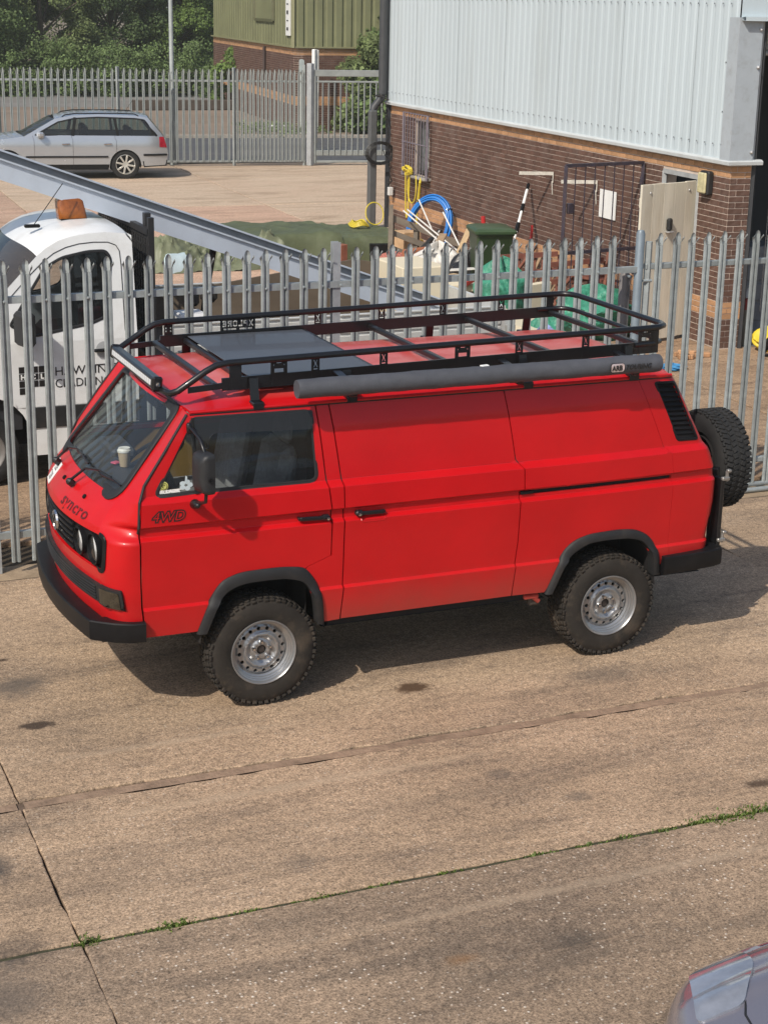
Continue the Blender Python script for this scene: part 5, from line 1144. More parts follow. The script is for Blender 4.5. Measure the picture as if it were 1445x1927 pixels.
# ---- lettering and stickers
M_txtb = mat('black_print', (.012, .010, .010), .45)
on = lambda d, x0, z0, k: (lambda u, v: off(side, d)(x0+u, z0+k*u+v))
text_obj('door_lettering', '4WD', .085, on(.0025, -1.928, 1.287, .0), M_txtb, fd, offset=.007, shear=.25, space=1.02); text_obj('door_lettering', '4WD', .085, on(.004, -1.928, 1.287, .0), M_red, fd, offset=-.001, shear=.25, space=1.02)
fs = lambda d: (lambda u, v: fo(d)(-.10-u*1.62, 1.218+v))
text_obj('nose_lettering', 'syncro', .088, fs(.0025), M_txtb, van, offset=.0015, space=1.12); text_obj('nose_lettering', 'syncro', .088, fs(.004), M_red, van, offset=-.0028, space=1.12)
pk = [(.33, 1.215), (.50, 1.215), (.50, 1.335), (.33, 1.335)]
pc = patch('white_placard', pk, [], fo(.006), .05, M_white, van, .004, flip=True)
text_obj('placard_print', 'T 228', .052, lambda u, v: fo(.009)(.485-u, 1.285+v), M_txtb, pc); text_obj('placard_print', 'T 208', .052, lambda u, v: fo(.009)(.485-u, 1.232+v), M_txtb, pc)
ws_ = MB(); cS = (-1.838, 1.486); ws_.add([off(side, .0)(cS[0]+.028*math.cos(a), cS[1]+.028*math.sin(a)) for a in np.linspace(0, 2*PI, 25)[:-1]], [tuple(range(24))]); o = ws_.build('round_sticker', mat('lime_sticker', (.55, .55, .16), .5), fd)
ring = MB(); ring.tube([off(side, .002)(cS[0]+.020*math.cos(a), cS[1]+.020*math.sin(a)) for a in np.linspace(0, 2*PI, 21)[:-1]], .0022, 4, closed=True); ring.tube([off(side, .002)(cS[0]+.009*math.cos(a), cS[1]+.009*math.sin(a)) for a in np.linspace(.5, 4.5, 10)], .003, 4); ring.build('sticker_ring', mat('olive_print', (.12, .12, .03), .5), o)
text_obj('window_lettering', 'BRICKWERKS', .024, on(.0, -1.878, 1.443, .02), M_white, fd, offset=.003); 
lf = MB()
for a in np.linspace(0, 2*PI, 6)[:-1]:
    c = (-1.703+.026*math.cos(a), 1.482+.020*math.sin(a)); lf.add([off(side, .0005*(1+a))(c[0]+.017*math.cos(b), c[1]+.014*math.sin(b)) for b in np.linspace(0, 2*PI, 13)[:-1]], [tuple(range(12))])
lf.add([off(side, .002)(-1.703+x, 1.495+z) for x, z in ((-.006, 0), (.006, 0), (.010, .035), (.0, .045), (-.004, .03))], [(0, 1, 2, 3, 4)]); lf.build('paw_sticker', mat('pale_blue_sticker', (.45, .53, .56), .5), fd)
# ================================================================ ROOF RACK, LIGHT BAR, PANEL, AWNING (all carried by the van)
rk = bpy.data.objects.new('roof_rack', None); link(rk, van); rk.location = (0, 0, 0)
zt = lambda x: 2.160+.016*(x+1.45)
RY = .690
near = [(-1.735, -.58, 1.985), (-1.725, -.655, 1.992), (-1.690, -.686, 2.010), (-1.52, -.690, 2.118), (-1.455, -.690, 2.150), (-1.38, -.690, zt(-1.38)), (1.50, -.690, zt(1.5)), (1.60, -.682, zt(1.6)), (1.665, -.640, zt(1.66)), (1.690, -.56, zt(1.69))]
loop = [(-1.745, y, 1.983) for y in (.45, .2, -.2, -.45)]+near+[(1.69, y, zt(1.69)) for y in (-.3, 0, .3)]+[(x, -y, z) for x, y, z in near[::-1]]
MB().tube(loop, .0205, 12, closed=True).build('top_rail', M_blk2, rk, 50)
lowr = [(1.42, -.690), (1.56, -.688), (1.640, -.645), (1.665, -.56), (1.665, 0), (1.665, .56), (1.640, .645), (1.56, .688), (1.42, .690)]
MB().tube([(x, y, zt(x)-.105) for x, y in lowr], .0165, 12).build('rear_rail', M_blk2, rk, 50)
for sgn in (-1, 1):
    sr = MB(); sr.add([(x, sgn*y, zt(x)-d) for x in (-1.42, 1.60) for y in (.684, .694) for d in (.168, .090)], [(0, 1, 5, 4), (2, 6, 7, 3), (1, 3, 7, 5), (0, 4, 6, 2), (0, 2, 3, 1), (4, 5, 7, 6)])
    sr.add([(x, sgn*y, zt(x)-d-(.01 if x < -1.5 else 0)) for x in (-1.63, -1.42) for y in (.684, .694) for d in (.155, .118)], [(0, 1, 5, 4), (2, 6, 7, 3), (1, 3, 7, 5), (0, 4, 6, 2), (0, 2, 3, 1), (4, 5, 7, 6)])
    sr.build('side_rail', M_blk2, rk)
XC = [(-.5, .5), (-.28, .5), (0, .12), (.28, .5), (.5, .5), (.16, 0), (.5, -.5), (.28, -.5), (0, -.12), (-.28, -.5), (-.5, -.5), (-.16, 0)]
def plate(x, sgn, w, holes):
    f = lambda a, b: (x+a, sgn*(RY+.006), zt(x)-.05+b)
    q = [(-w/2, -.118), (w/2, -.118), (w/2, .04), (-w/2, .04)]
    patch('rack_plate', q, holes, f, .05, M_blk2, rk, .008 if sgn < 0 else 0, flip=sgn > 0)
    if sgn < 0: pass
xh = [[(p[0]*.028, p[1]*.046+.003) for p in XC], [(-.014, -.034), (.014, -.034), (.014, -.027), (-.014, -.027)], [(-.014, .031), (.014, .031), (.014, .036), (-.014, .036)]]
slotp = [[(-.03, -.032), (.03, -.032), (.03, -.008), (-.03, -.008)], [(-.016, .024), (.016, .024), (.016, .029), (-.016, .029)], [(-.036, .010), (-.030, .010), (-.030, .018), (-.036, .018)], [(.030, .010), (.036, .010), (.036, .018), (.030, .018)]]
for x in (-.825, -.375, .565, 1.05): plate(x, -1, .052, xh)
for x in (-1.06, .165, 1.50): plate(x, -1, .105, slotp)
for x in (-.29, .19, .665, 1.13): plate(x, 1, .052, xh)
plate(-1.335, -1, .075, []); plate(1.575, -1, .05, []); plate(-1.36, 1, .06, [[(-.02, -.02), (-.012, -.02), (-.012, -.01), (-.02, -.01)], [(.012, -.02), (.02, -.02), (.02, -.01), (.012, -.01)], [(-.02, .0), (-.012, .0), (-.012, .01), (-.02, .01)], [(.012, .0), (.02, .0), (.02, .01), (.012, .01)]]); plate(1.53, 1, .06, [])
# name plate on the far side, stencilled so that it reads from the far side
def sten(ch):
    b = lambda x0, x1, z0, z1: [(x0, z0), (x1, z0), (x1, z1), (x0, z1)]
    return {'X': [[(p[0]*.9, p[1]) for p in XC]], 'L': [b(-.4, -.12, -.5, .5), b(-.06, .4, -.5, -.25)],
            'P': [b(-.4, -.15, -.5, .5), b(-.09, .15, .27, .5), b(-.09, .15, -.12, .08), b(.19, .42, -.08, .46)],
            'O': [b(-.42, -.2, -.42, .42), b(-.14, .14, .28, .5), b(-.14, .14, -.5, -.28), b(.2, .42, -.42, .42)],
            'R': [b(-.4, -.15, -.5, .5), b(-.09, .15, .27, .5), b(-.09, .13, -.1, .08), b(.19, .42, .02, .46), [(.06, -.16), (.30, -.16), (.46, -.5), (.2, -.5)]],
            'E': [b(-.4, -.15, -.5, .5), b(-.09, .4, .27, .5), b(-.09, .3, -.1, .1), b(-.09, .4, -.5, -.27)]}[ch]
hs = []
for k, c in enumerate('XPLORE'):
    for q in sten(c): hs.append([(-(-.095+k*.038+p[0]*.034), .004+p[1]*.042) for p in q][::-1])
hs += [[(-.10, -.038), (-.012, -.038), (-.012, -.028), (-.10, -.028)], [(.012, -.038), (.10, -.038), (.10, -.028), (.012, -.028)]]
plate(-.872, 1, .25, hs)
M_bar = mat('crossbar_dark', (.020, .020, .022), .35, metal=.4, var=.2)
for x in (-1.46, .10, .85, 1.53): MB().beam((x, -.684, zt(x)-.135), (x, .684, zt(x)-.135), .040, .034, bev=.006).build('crossbar', M_bar, rk)
for x in (-1.245, -.405): MB().beam((x, -.684, zt(x)-.135), (x, .684, zt(x)-.135), .034, .036, bev=.006).build('crossbar', M_bar, rk)
MB().box((-.825, 0, zt(-.8)-.112), (.82, 1.34, .006), bev=.002).build('deck_panel', mat('slate_panel', (.070, .076, .088), .5, metal=.1, var=.06, scale=2, coat=.15), rk)
for x in (-1.23, -.63, .58, 1.36):
    for sgn in (-1, 1):
        mt_ = MB(); mt_.beam((x, sgn*.715, zt(x)-.10), (x, sgn*.742, 1.925), .055, .012, up=(0, 1, 0)); mt_.box((x, sgn*.775, 1.925), (.075, .07, .022), bev=.005); mt_.box((x, sgn*.812, 1.912), (.07, .014, .045), bev=.004); mt_.build('rack_foot', M_blk2, rk)
# light bar on the front hoop
M_led = mat('led_reflector', (.62, .64, .65), .3, metal=.1, var=.12, scale=60)
lb = bpy.data.objects.new('light_bar', None); link(lb, van)
cL = Vector((-1.770, 0, 2.022)); Rl = Matrix.Rotation(math.radians(6), 3, 'Y')
MB().box(cL, (.060, 1.00, .072), rot=Rl, bev=.010).build('housing', M_blk2, lb)
for k in range(12): MB().box(cL+Rl @ Vector((.012+.006, 0, .028-.0055*k)), (.035, 1.0, .002), rot=Rl).build('cooling_fin', M_blk2, lb) if k < 4 else None
for k in range(20): MB().box(cL+Rl @ Vector((-.0285, -.457+k*.0481, 0)), (.006, .044, .036), rot=Rl, bev=.004).build('led_cell', M_led, lb)
for y in (-.515, .515):
    MB().box(cL+Rl @ Vector((0, y, 0)), (.065, .03, .092), rot=Rl, bev=.012).build('end_cap', M_blk2, lb); MB().lathe([(.014, 0), (.014, .012), (0, .013)], cL+Vector((0, y+(.014 if y > 0 else -.014), 0)), 'y', 10, rot=None if y > 0 else Matrix.Rotation(PI, 3, 'Z')).build('end_bolt', M_chr, lb)
# rolled awning with wrinkled cover
aw = bpy.data.objects.new('awning', None); link(aw, van)
M_aw = mat('awning_cover', (.072, .075, .086), .62, var=.16, scale=5, bump=.013, bscale=10, spec=.4)
AX0, AX1, AY, AZ, AR = -1.045, 1.440, -.966, 2.037, .062
rows = []; g = random.Random(3); ph = [(g.uniform(2, 30), g.uniform(0, 6), g.uniform(-2, 2), g.uniform(.3, 1)) for _ in range(14)]
for i in range(161):
    x = AX0+(AX1-AX0)*i/160; e = min(i, 160-i); row = []
    for k in range(22):
        a = 2*PI*k/22; w = sum(q[3]*math.sin(q[0]*x+q[1]+q[2]*a) for q in ph)*.0006+(.006*max(0, math.sin(x*31+a*3)-.7) if math.cos(a) < .4 else 0)
        r = AR*(1+.06*math.cos(a*2))+w-(0 if e > 3 else (.004, .0015, .0005, 0)[e]); row.append((x, AY+r*math.cos(a)*.92, AZ+r*math.sin(a)))
    rows.append(row+[row[0]])
am = MB().grid(rows); n_ = 23; am.f += [tuple(range(22)), tuple(160*n_+k for k in range(22))[::-1]]; am.build('cover', M_aw, aw, 55)
MB().beam((AX0+.03, -.895, AZ), (AX1-.03, -.895, AZ), .03, .06, bev=.006).build('back_plate', M_blk2, aw)
for x in (-.69, .435, 1.275):
    b_ = MB(); b_.box((x, -.90, AZ-.062), (.10, .06, .022), bev=.006); b_.box((x+.02, -.925, AZ-.070), (.05, .04, .022), bev=.006); b_.beam((x, -.70, AZ+.030), (x, -.90, AZ+.005), .05, .012); b_.build('bracket', M_blk2, aw)
MB().box((.195, -.95, AZ+.056), (.055, .03, .012), rz=.2, bev=.003).build('white_tag', M_white, aw)
def onaw(u, v, d=.004):
    a = v/AR; th = PI+.10-a; r = AR+d; return (1.058+u, AY+r*1.0*math.cos(th), AZ+r*1.03*math.sin(th))
bdg = MB(); pl_ = rounded([(-.012, -.022), (.092, -.022), (.092, .034), (-.012, .034)], .02, 5); bdg.add([onaw(p[0], p[1], .006) for p in pl_], [tuple(range(len(pl_)))]); bo = bdg.build('badge', M_txtb, aw)
pl2 = rounded([(-.008, -.018), (.088, -.018), (.088, .030), (-.008, .030)], .017, 5); MB().add([onaw(p[0], p[1], .0075) for p in pl2], [tuple(range(len(pl2)))]).build('badge_face', mat('silver_pink_badge', (.62, .50, .48), .3, metal=.4), bo)
text_obj('badge_lettering', 'ARB', .040, lambda u, v: onaw(u+.0, v-.008, .009), M_txtb, bo, offset=.0012)
text_obj('cover_lettering', 'TOURING', .042, lambda u, v: onaw(u+.098, v-.008, .005), M_txtb, aw, offset=.001, shear=.25)
# ================================================================ WHITE CLADDING TRUCK behind the fence
M_wht = mat('truck_white', (.74, .75, .74), .35, var=.04, scale=3, coat=.4, dirt=((.45, .42, .37), .35, 4))
M_tglass = glass('truck_glass', (.72, .75, .74), 1.5, 0.0, .02)
tk = thing('dropside_truck', 'white dropside truck with black lettering on its door, parked behind the near fence', 'truck', (0, 0, 0))
TY = 4.5
def tside(x, z): return (x, TY+max(0, z-1.30)*.14+.25*max(0, (-2.45-x))**2+(.015 if z < .72 else 0), z)
def tside_far(x, z): return (x, 2*TY+1.98-tside(x, z)[1], z)
ARC = [(-2.03+.45*math.cos(a), .40+.45*math.sin(a)) for a in np.linspace(-.15, PI+.15, 15)]
TB = [(-.60, .53), (-.60, 2.14), (-.66, 2.22)]+[(-.84, 2.235), (-1.0, 2.228), (-1.14, 2.208), (-1.26, 2.175), (-1.37, 2.118), (-1.46, 2.05), (-1.75, 1.765), (-2.22, 1.27), (-2.45, 1.14), (-2.9, 1.02), (-3.15, .85), (-3.2, .5)]+[(-2.50, .5)]+ARC[::-1][1:-1]+[(-1.60, .53)]
TW = rounded([(-1.735, 1.46), (-1.52, 1.36), (-1.01, 1.445), (-.865, 1.50), (-.80, 2.0), (-.84, 2.075), (-1.0, 2.075), (-1.24, 2.03), (-1.40, 1.945)], [.03, .04, .03, .05, .04, .06, .05, .05, .06])
for f_, fl_ in ((tside, False), (tside_far, True)):
    patch('cab_side', TB, [TW], f_, .09, M_wht, tk, .02, [.715, .725, 1.296, 1.304], flip=fl_)
    patch('window', TW, [], off(f_, -.01 if not fl_ else .01), .15, M_tglass, tk, 0, flip=fl_); band(TW, f_, -.012, .014, .006 if not fl_ else -.006).build('window_seal', M_rub, tk)
    q = [(-.605, .525), (-.605, .722), (-1.605, .722), (-1.63, .66), (-1.585, .525)]
    patch('door_cladding', q, [], off(f_, .012 if not fl_ else -.012), .1, M_flare, tk, .015, flip=fl_)
    patch('sill_panel', [(-.60, .27), (-.60, .52), (-1.585, .52), (-1.60, .40), (-1.63, .27)], [], f_, .1, M_wht, tk, .02, flip=fl_)
dl = MB()
dl.tube([off(tside, .002)(x, z) for x, z in ((-.70, .73), (-.71, 1.4), (-.712, 1.95), (-.72, 2.07), (-.75, 2.12), (-.82, 2.148), (-.95, 2.152), (-1.08, 2.142), (-1.2, 2.115), (-1.31, 2.068), (-1.42, 1.99), (-1.52, 1.90), (-1.66, 1.76), (-1.80, 1.62))], .004, 5); dl.tube([off(tside, .002)(x, 1.07+(.02 if x < -1.2 else .0)) for x in (-.70, -.90, -1.0)], .005, 5); dl.build('door_seam', M_rub, tk)
prof = [(-.60, 2.14), (-.62, 2.19), (-.66, 2.22), (-.84, 2.235), (-1.0, 2.228), (-1.14, 2.208), (-1.26, 2.175), (-1.37, 2.118), (-1.46, 2.05)]; prof2 = [(-1.46, 2.05), (-1.75, 1.77), (-2.22, 1.27)]; prof3 = [(-2.22, 1.27), (-2.45, 1.14), (-2.9, 1.02), (-3.15, .85), (-3.2, .5)]
def across(pr, crown, bow, m, nm, tkp=tk):
    rows = []
    for i, (x, z) in enumerate(pr):
        y0, y1 = tside(x, z)[1], tside_far(x, z)[1]; r = []; q = i/(len(pr)-1); cr = crown[0]*(1-q)+crown[1]*q; bw = bow[0]*(1-q)+bow[1]*q
        for t in np.linspace(0, 1, 29):
            s = 2*t-1; c = 1-abs(s)**4.5; r.append((x-bw*(1-s*s), y0+(y1-y0)*t, z+cr*c))
        rows.append(r)
    return MB().grid(rows).build(nm, m, tkp, 50)
across(prof, (.05, .06), (0, .09), M_wht, 'cab_roof'); across(prof2, (.06, .02), (.09, .15), glass('tinted_windscreen', (.22, .25, .27), 1.6, 0.0, .03), 'windscreen'); across(prof3, (.02, .04), (.15, .15), M_wht, 'bonnet')
bx = MB(); bx.add([(-.60, TY+.03, .3), (-.60, TY+1.95, .3), (-.60, TY+1.85, 2.2), (-.60, TY+.13, 2.2)], [(0, 1, 2, 3)]); bx.build('cab_back', M_wht, tk)
ti = MB(); ti.add([(-.66, TY+.05, .5), (-.66, TY+1.9, .5), (-.66, TY+1.85, 2.1), (-.66, TY+.15, 2.1)], [(3, 2, 1, 0)]); ti.box((-1.9, TY+1, .9), (.5, 1.8, .8)); ti.box((-1.1, TY+1, .55), (1.0, 1.85, .2))
for y in (TY+.5, TY+1.45): ti.box((-.95, y, 1.05), (.5, .5, .3), bev=.05); ti.box((-.76, y, 1.5), (.14, .48, .7), rot=Matrix.Rotation(.12, 3, 'Y'), bev=.05)
ti.build('cab_interior', mat('truck_interior', (.022, .022, .026), .85), tk)
mm = MB(); mm.box((-1.64, TY-.16, 1.46), (.13, .22, .30), rz=.25, bev=.03); mm.tube([(-1.60, TY+.02, 1.42), (-1.64, TY-.12, 1.40)], .03, 8); mm.build('door_mirror', M_flare, tk)
hd = MB(); hd.box((-.90, TY-.035, 1.205), (.22, .035, .03), bev=.01); hd.build('handle', M_blk, tk)
dsh = MB(); dsh.lathe([(.075, .0), (.07, .004), (.0, .012)], (-.91, TY-.002, 1.205), 'y', 18, rot=Matrix.Rotation(0, 3, 'Z')); dsh.build('handle_dish', mat('dish_grey', (.40, .41, .41), .5), tk)
at = MB(); at.box((-1.40, TY+.55, 2.255), (.14, .05, .03), bev=.008); at.tube([(-1.38, TY+.55, 2.27), (-1.10, TY+.60, 2.62)], .004, 5); at.build('aerial', M_blk, tk)
bc = thing('amber_beacon', 'amber warning beacon on the roof of the white truck', 'beacon', (-.985, TY+.80, 2.285))
bt = rounded([(-.13, -.10), (.13, -.10), (.13, .10), (-.13, .10)], .05, 4); rws = []
for z, s in ((.0, 1.0), (.16, .93), (.19, .78), (.20, .3)): rws.append([(p[0]*s-(.02 if z > .1 else 0), p[1]*s, z) for p in bt]+[(bt[0][0]*s-(.02 if z > .1 else 0), bt[0][1]*s, z)])
MB().grid(rws).build('lens', mat('amber_lens', (.25, .072, .010), .15, var=.35, scale=18, coat=.5), bc, 45); MB().box((0, 0, -.01), (.24, .2, .03)).build('base', M_blk, bc)
sv = MB(); sv.box((-1.30, TY+.45, 2.10), (.02, .02, .02))
pp = MB(); 
def tyre2(x, y, nm='wheel'):
    w = bpy.data.objects.new(nm, None); w.location = (x, y, .335); link(w, tk)
    MB().lathe([(.20, -.09), (.23, -.105), (.28, -.105), (.325, -.085), (.335, -.05), (.335, .05), (.325, .085), (.23, .10), (.20, .09)], axis='y', n=48, cap=False).build('tyre', M_tyre2, w, 40)
    MB().lathe([(.205, -.095), (.195, -.08), (.175, -.06), (.15, -.055), (.12, -.05), (.09, -.07), (.06, -.085), (.0, -.085)], axis='y', n=32, cap=False).build('rim', mat('dull_rim', (.20, .19, .18), .5, metal=.5, var=.2), w, 40)
    return w
w1 = tyre2(-2.03, TY+.12); 
for x, y, r in ((-2.03, TY+1.86, PI), (2.0, TY+.16, 0), (2.0, TY+1.94, PI)): c = copy_tree(w1, tk); c.location = (x, y, .335); c.rotation_euler = (0, 0, r)
MB().grid([[(x, y, z) for x, z in ARC] for y in (TY+.03, TY+.5)]).build('wheel_well', M_in, tk)
MB().box((-1.1, TY+1, .45), (3.4, 1.5, .25)).build('chassis', M_in, tk); MB().box((1.6, TY+1, .62), (3.2, .9, .3)).build('chassis', M_in, tk)
# load bed
MB().box((1.35, TY+1.05, .945), (3.45, 2.1, .07)).build('bed_floor', mat('bed_floor_ply', (.12, .085, .06), .8, var=.3, scale=3), tk)
M_alu = mat('dropside_alloy', (.62, .63, .61), .4, metal=.3, var=.06, scale=2, dirt=((.42, .41, .38), .5, 3))
for yy in (TY-.01, TY+2.11):
    for x0, x1 in ((-.36, 1.32), (1.36, 3.06)):
        ds = MB(); pf = []
        for k in range(5): z = .975+k*.082; pf += [(0, z), (0, z+.048), (.014, z+.054), (.014, z+.076)]
        pf.append((0, 1.385)); ds.grid([[(x0, yy+o, z) for o, z in pf], [(x1, yy+o, z) for o, z in pf]]); ds.box(((x0+x1)/2, yy+.022, 1.18), (x1-x0, .014, .41)); ds.box(((x0+x1)/2, yy+.012, 1.392), (x1-x0, .036, .018), bev=.004)
        ds.build('dropside', M_alu, tk)
MB().box((3.09, TY+1.05, 1.18), (.05, 2.1, .43)).build('tailboard', M_alu, tk)
M_hb = mat('black_headboard', (.018, .018, .019), .5, var=.2)
hbp = MB(); hbp.box((-.43, TY+.10, 1.63), (.05, .06, 1.45)); hbp.build('headboard_post', M_hb, tk); MB().box((-.43, TY+2.0, 1.60), (.05, .06, 1.3)).build('headboard_post', M_hb, tk)
MB().box((-.40, TY+.34, 1.66), (.06, .075, 1.42), bev=.004).build('rack_post', M_hb, tk)
hb2 = MB()
for z in (1.05, 2.22): hb2.beam((-.43, TY+.1, z), (-.43, TY+2.0, z), .05, .06)
for k in range(14): hb2.beam((-.43, TY+.1, 1.12+k*.08), (-.43, TY+2.0, 1.12+k*.08), .012, .02)
for k in range(22): hb2.beam((-.43, TY+.14+k*.086, 1.05), (-.43, TY+.14+k*.086, 2.22), .016, .016)
hb2.build('headboard_mesh', M_hb, tk)
MB().tube([(-.395, TY+.29, 1.9+.02*k) for k in range(3)]+[(-.37, TY+.27, 1.75), (-.38, TY+.30, 1.6)], .018, 6).build('blue_rope', mat('blue_rope', (.03, .09, .16), .8), tk)
tl = lambda u, v: (u, TY-.0035, v)
text_obj('door_lettering', 'HAWKINS', .115, lambda u, v: tl(-1.365+u*1.0, .995+v), M_txtb, tk, space=1.0); text_obj('door_lettering', 'CLADDING LTD', .110, lambda u, v: tl(-1.365+u*.92, .885+v), M_txtb, tk, space=.98)
lgx = MB()
for i, (c, r) in enumerate([(0, 0), (1, 0), (2, 0), (0, 1), (1, 1), (2, 1), (0, 2), (1, 2), (2, 2), (0, 3)]):
    lgx.box((-1.64+c*.088, TY-.0025, 1.062-r*.064), (.080, .003, .056))
lgo = lgx.build('logo_block', M_txtb, tk); lgo['kind'] = 'stuff'
for c, ch_ in enumerate('HCL'): text_obj('logo_letter', ch_, .062, lambda u, v, c=c: tl(-1.667+c*.088+u, .977+v) if False else (-1.667+c*.088+u, TY-.0055, .977+v), M_white, tk, offset=.003)
# long galvanised gutter carried over the cab
M_gut = mat('gutter_steel', (.56, .62, .70), .35, metal=.2, var=.06, scale=2, dirt=((.46, .50, .56), .4, 5))
gA, gB = Vector((-2.65, TY+.66, 3.02)), Vector((2.82, TY+.86, 1.065)); gd = (gB-gA).normalized(); gy = Vector((0, 1, 0)); gy = (gy-gd*gy.dot(gd)).normalized(); gz = gd.cross(gy)*-1
if gz.z < 0: gz = -gz
pf = [(0, .165), (-.030, .165), (-.030, .178), (.012, .178), (.012, .165), (.006, .165), (.006, .006), (.10, .006), (.10, .035), (.135, .035), (.135, .006), (.254, .006), (.254, .235), (.20, .235), (.20, .25), (.262, .25), (.262, -.004), (-.002, -.004), (-.002, .165)][::-1]
gm = MB(); n = len(pf); gm.add([gA+gy*a+gz*b for a, b in pf]+[gB+gy*a+gz*b for a, b in pf], [(i, (i+1) % n, (i+1) % n+n, i+n) for i in range(n)])
gut = tag(gm.build('steel_gutter', M_gut), 'long galvanised steel gutter slanting from the truck bed up over its cab', 'gutter')
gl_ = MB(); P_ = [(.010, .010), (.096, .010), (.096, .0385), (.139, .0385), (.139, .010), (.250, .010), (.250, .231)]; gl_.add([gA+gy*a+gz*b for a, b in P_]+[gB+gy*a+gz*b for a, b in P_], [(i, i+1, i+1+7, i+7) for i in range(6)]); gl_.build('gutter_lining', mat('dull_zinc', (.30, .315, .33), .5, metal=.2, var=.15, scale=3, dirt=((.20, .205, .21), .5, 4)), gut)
ply = MB().add([(-.25, TY+1.96, .985), (2.9, TY+1.96, .985), (2.9, TY+1.99, 1.50), (2.3, TY+1.99, 1.60), (-.25, TY+1.99, 1.27), (-.25, TY+1.99, .985), (2.9, TY+2.01, .985), (2.9, TY+2.02, 1.50), (2.3, TY+2.02, 1.60), (-.25, TY+2.02, 1.27)], [(0, 1, 2, 3, 4), (9, 8, 7, 6, 5), (2, 7, 8, 3), (3, 8, 9, 4)])
tag(ply.build('plywood_sheet', mat('dark_plywood', (.115, .088, .062), .85, var=.3, scale=2, stretch=(.3, 1, 1))), 'dark brown plywood sheet standing along the far side of the truck bed', 'board')
ar = MB(); ar.tube([(.25, TY+.9, 1.0), (.36, TY+1.0, 1.55), (.44, TY+1.02, 1.95)], .035, 8); ar.box((.36, TY+.95, 1.50), (.16, .14, .18), bev=.04); ar.box((.18, TY+.9, 1.46), (.12, .12, .14), bev=.03); ar.tube([(.18, TY+.88, 1.40), (.15, TY+.86, 1.28), (.17, TY+.86, 1.2)], .012, 6)
tag(ar.build('crane_arm', mat('rusty_black', (.035, .028, .024), .6, var=.4)), 'dark hydraulic arm standing on the truck bed under the gutter', 'crane arm')
wbx = MB().box((.02, TY+.45, 1.22), (.30, .3, .40), bev=.03); tag(wbx.build('white_canister', mat('canister_white', (.62, .62, .62), .4)), 'white canister on the truck bed behind the roof rack front', 'canister')
M_cream = mat('cream_board', (.66, .58, .42), .8, var=.08, scale=3, dirt=((.52, .43, .30), .4, 3))
cr = MB().box((2.78, TY+1.6, 1.30), (.5, .75, .62), bev=.01); tag(cr.build('cream_carton', M_cream), 'large cream carton at the tail end of the truck bed', 'carton')
stp = MB(); stp.box((0, 0, .02), (.5, .07, .006), rz=.0); 
# ================================================================ SILVER ESTATE CAR
M_sil = mat('silver_blue_paint', (.46, .49, .52), .26, metal=.6, var=.03, scale=2, coat=.6)
G_car = glass('estate_glass', (.55, .62, .58), 1.55, 0.0, .04)
ec = thing('estate_car', 'silver estate car with roof rails parked in front of the far fence', 'car', (5.807, 30.275, 0), math.atan2(FD.y, FD.x)); ec.scale = (1.04, 1.04, 1.04)
def eside(x, z):
    y = max(0, z-.95)*.36+.12*max(0, .55-z)**2
    y += .035*((z-.72)/.25)**2 if z > .72 and z < .95 else (.035*((.95-.72)/.25)**2 if z >= .95 else 0)
    y += .30*max(0, x-.45)**2+.16*max(0, -2.7-x)**2
    return (x, y, z)
def eside_far(x, z): return (x, 1.74-eside(x, z)[1], z)
def carc(cx, r=.365): return [(cx+r*math.cos(a), .315+r*math.sin(a)) for a in np.linspace(-.18, PI+.18, 19)]
EB = [(.44, .30), (.93, .32), (.985, .45), (1.005, .60), (.975, .74), (.905, .97), (.56, 1.39), (.30, 1.435), (-.6, 1.468), (-1.2, 1.44), (-1.6, 1.36), (-2.0, 1.14), (-2.30, .975), (-2.8, .915), (-3.25, .80), (-3.50, .64), (-3.55, .30), (-3.07, .25)]+carc(-2.70)[::-1][1:-1]+[(-2.32, .22), (-.38, .22)]+carc(0)[::-1][1:-1]
EW = rounded([(-2.06, 1.005), (.76, .985), (.47, 1.345), (.25, 1.375), (-.6, 1.402), (-1.15, 1.375), (-1.52, 1.295)], [.03, .03, .03, .02, .02, .02, .02])
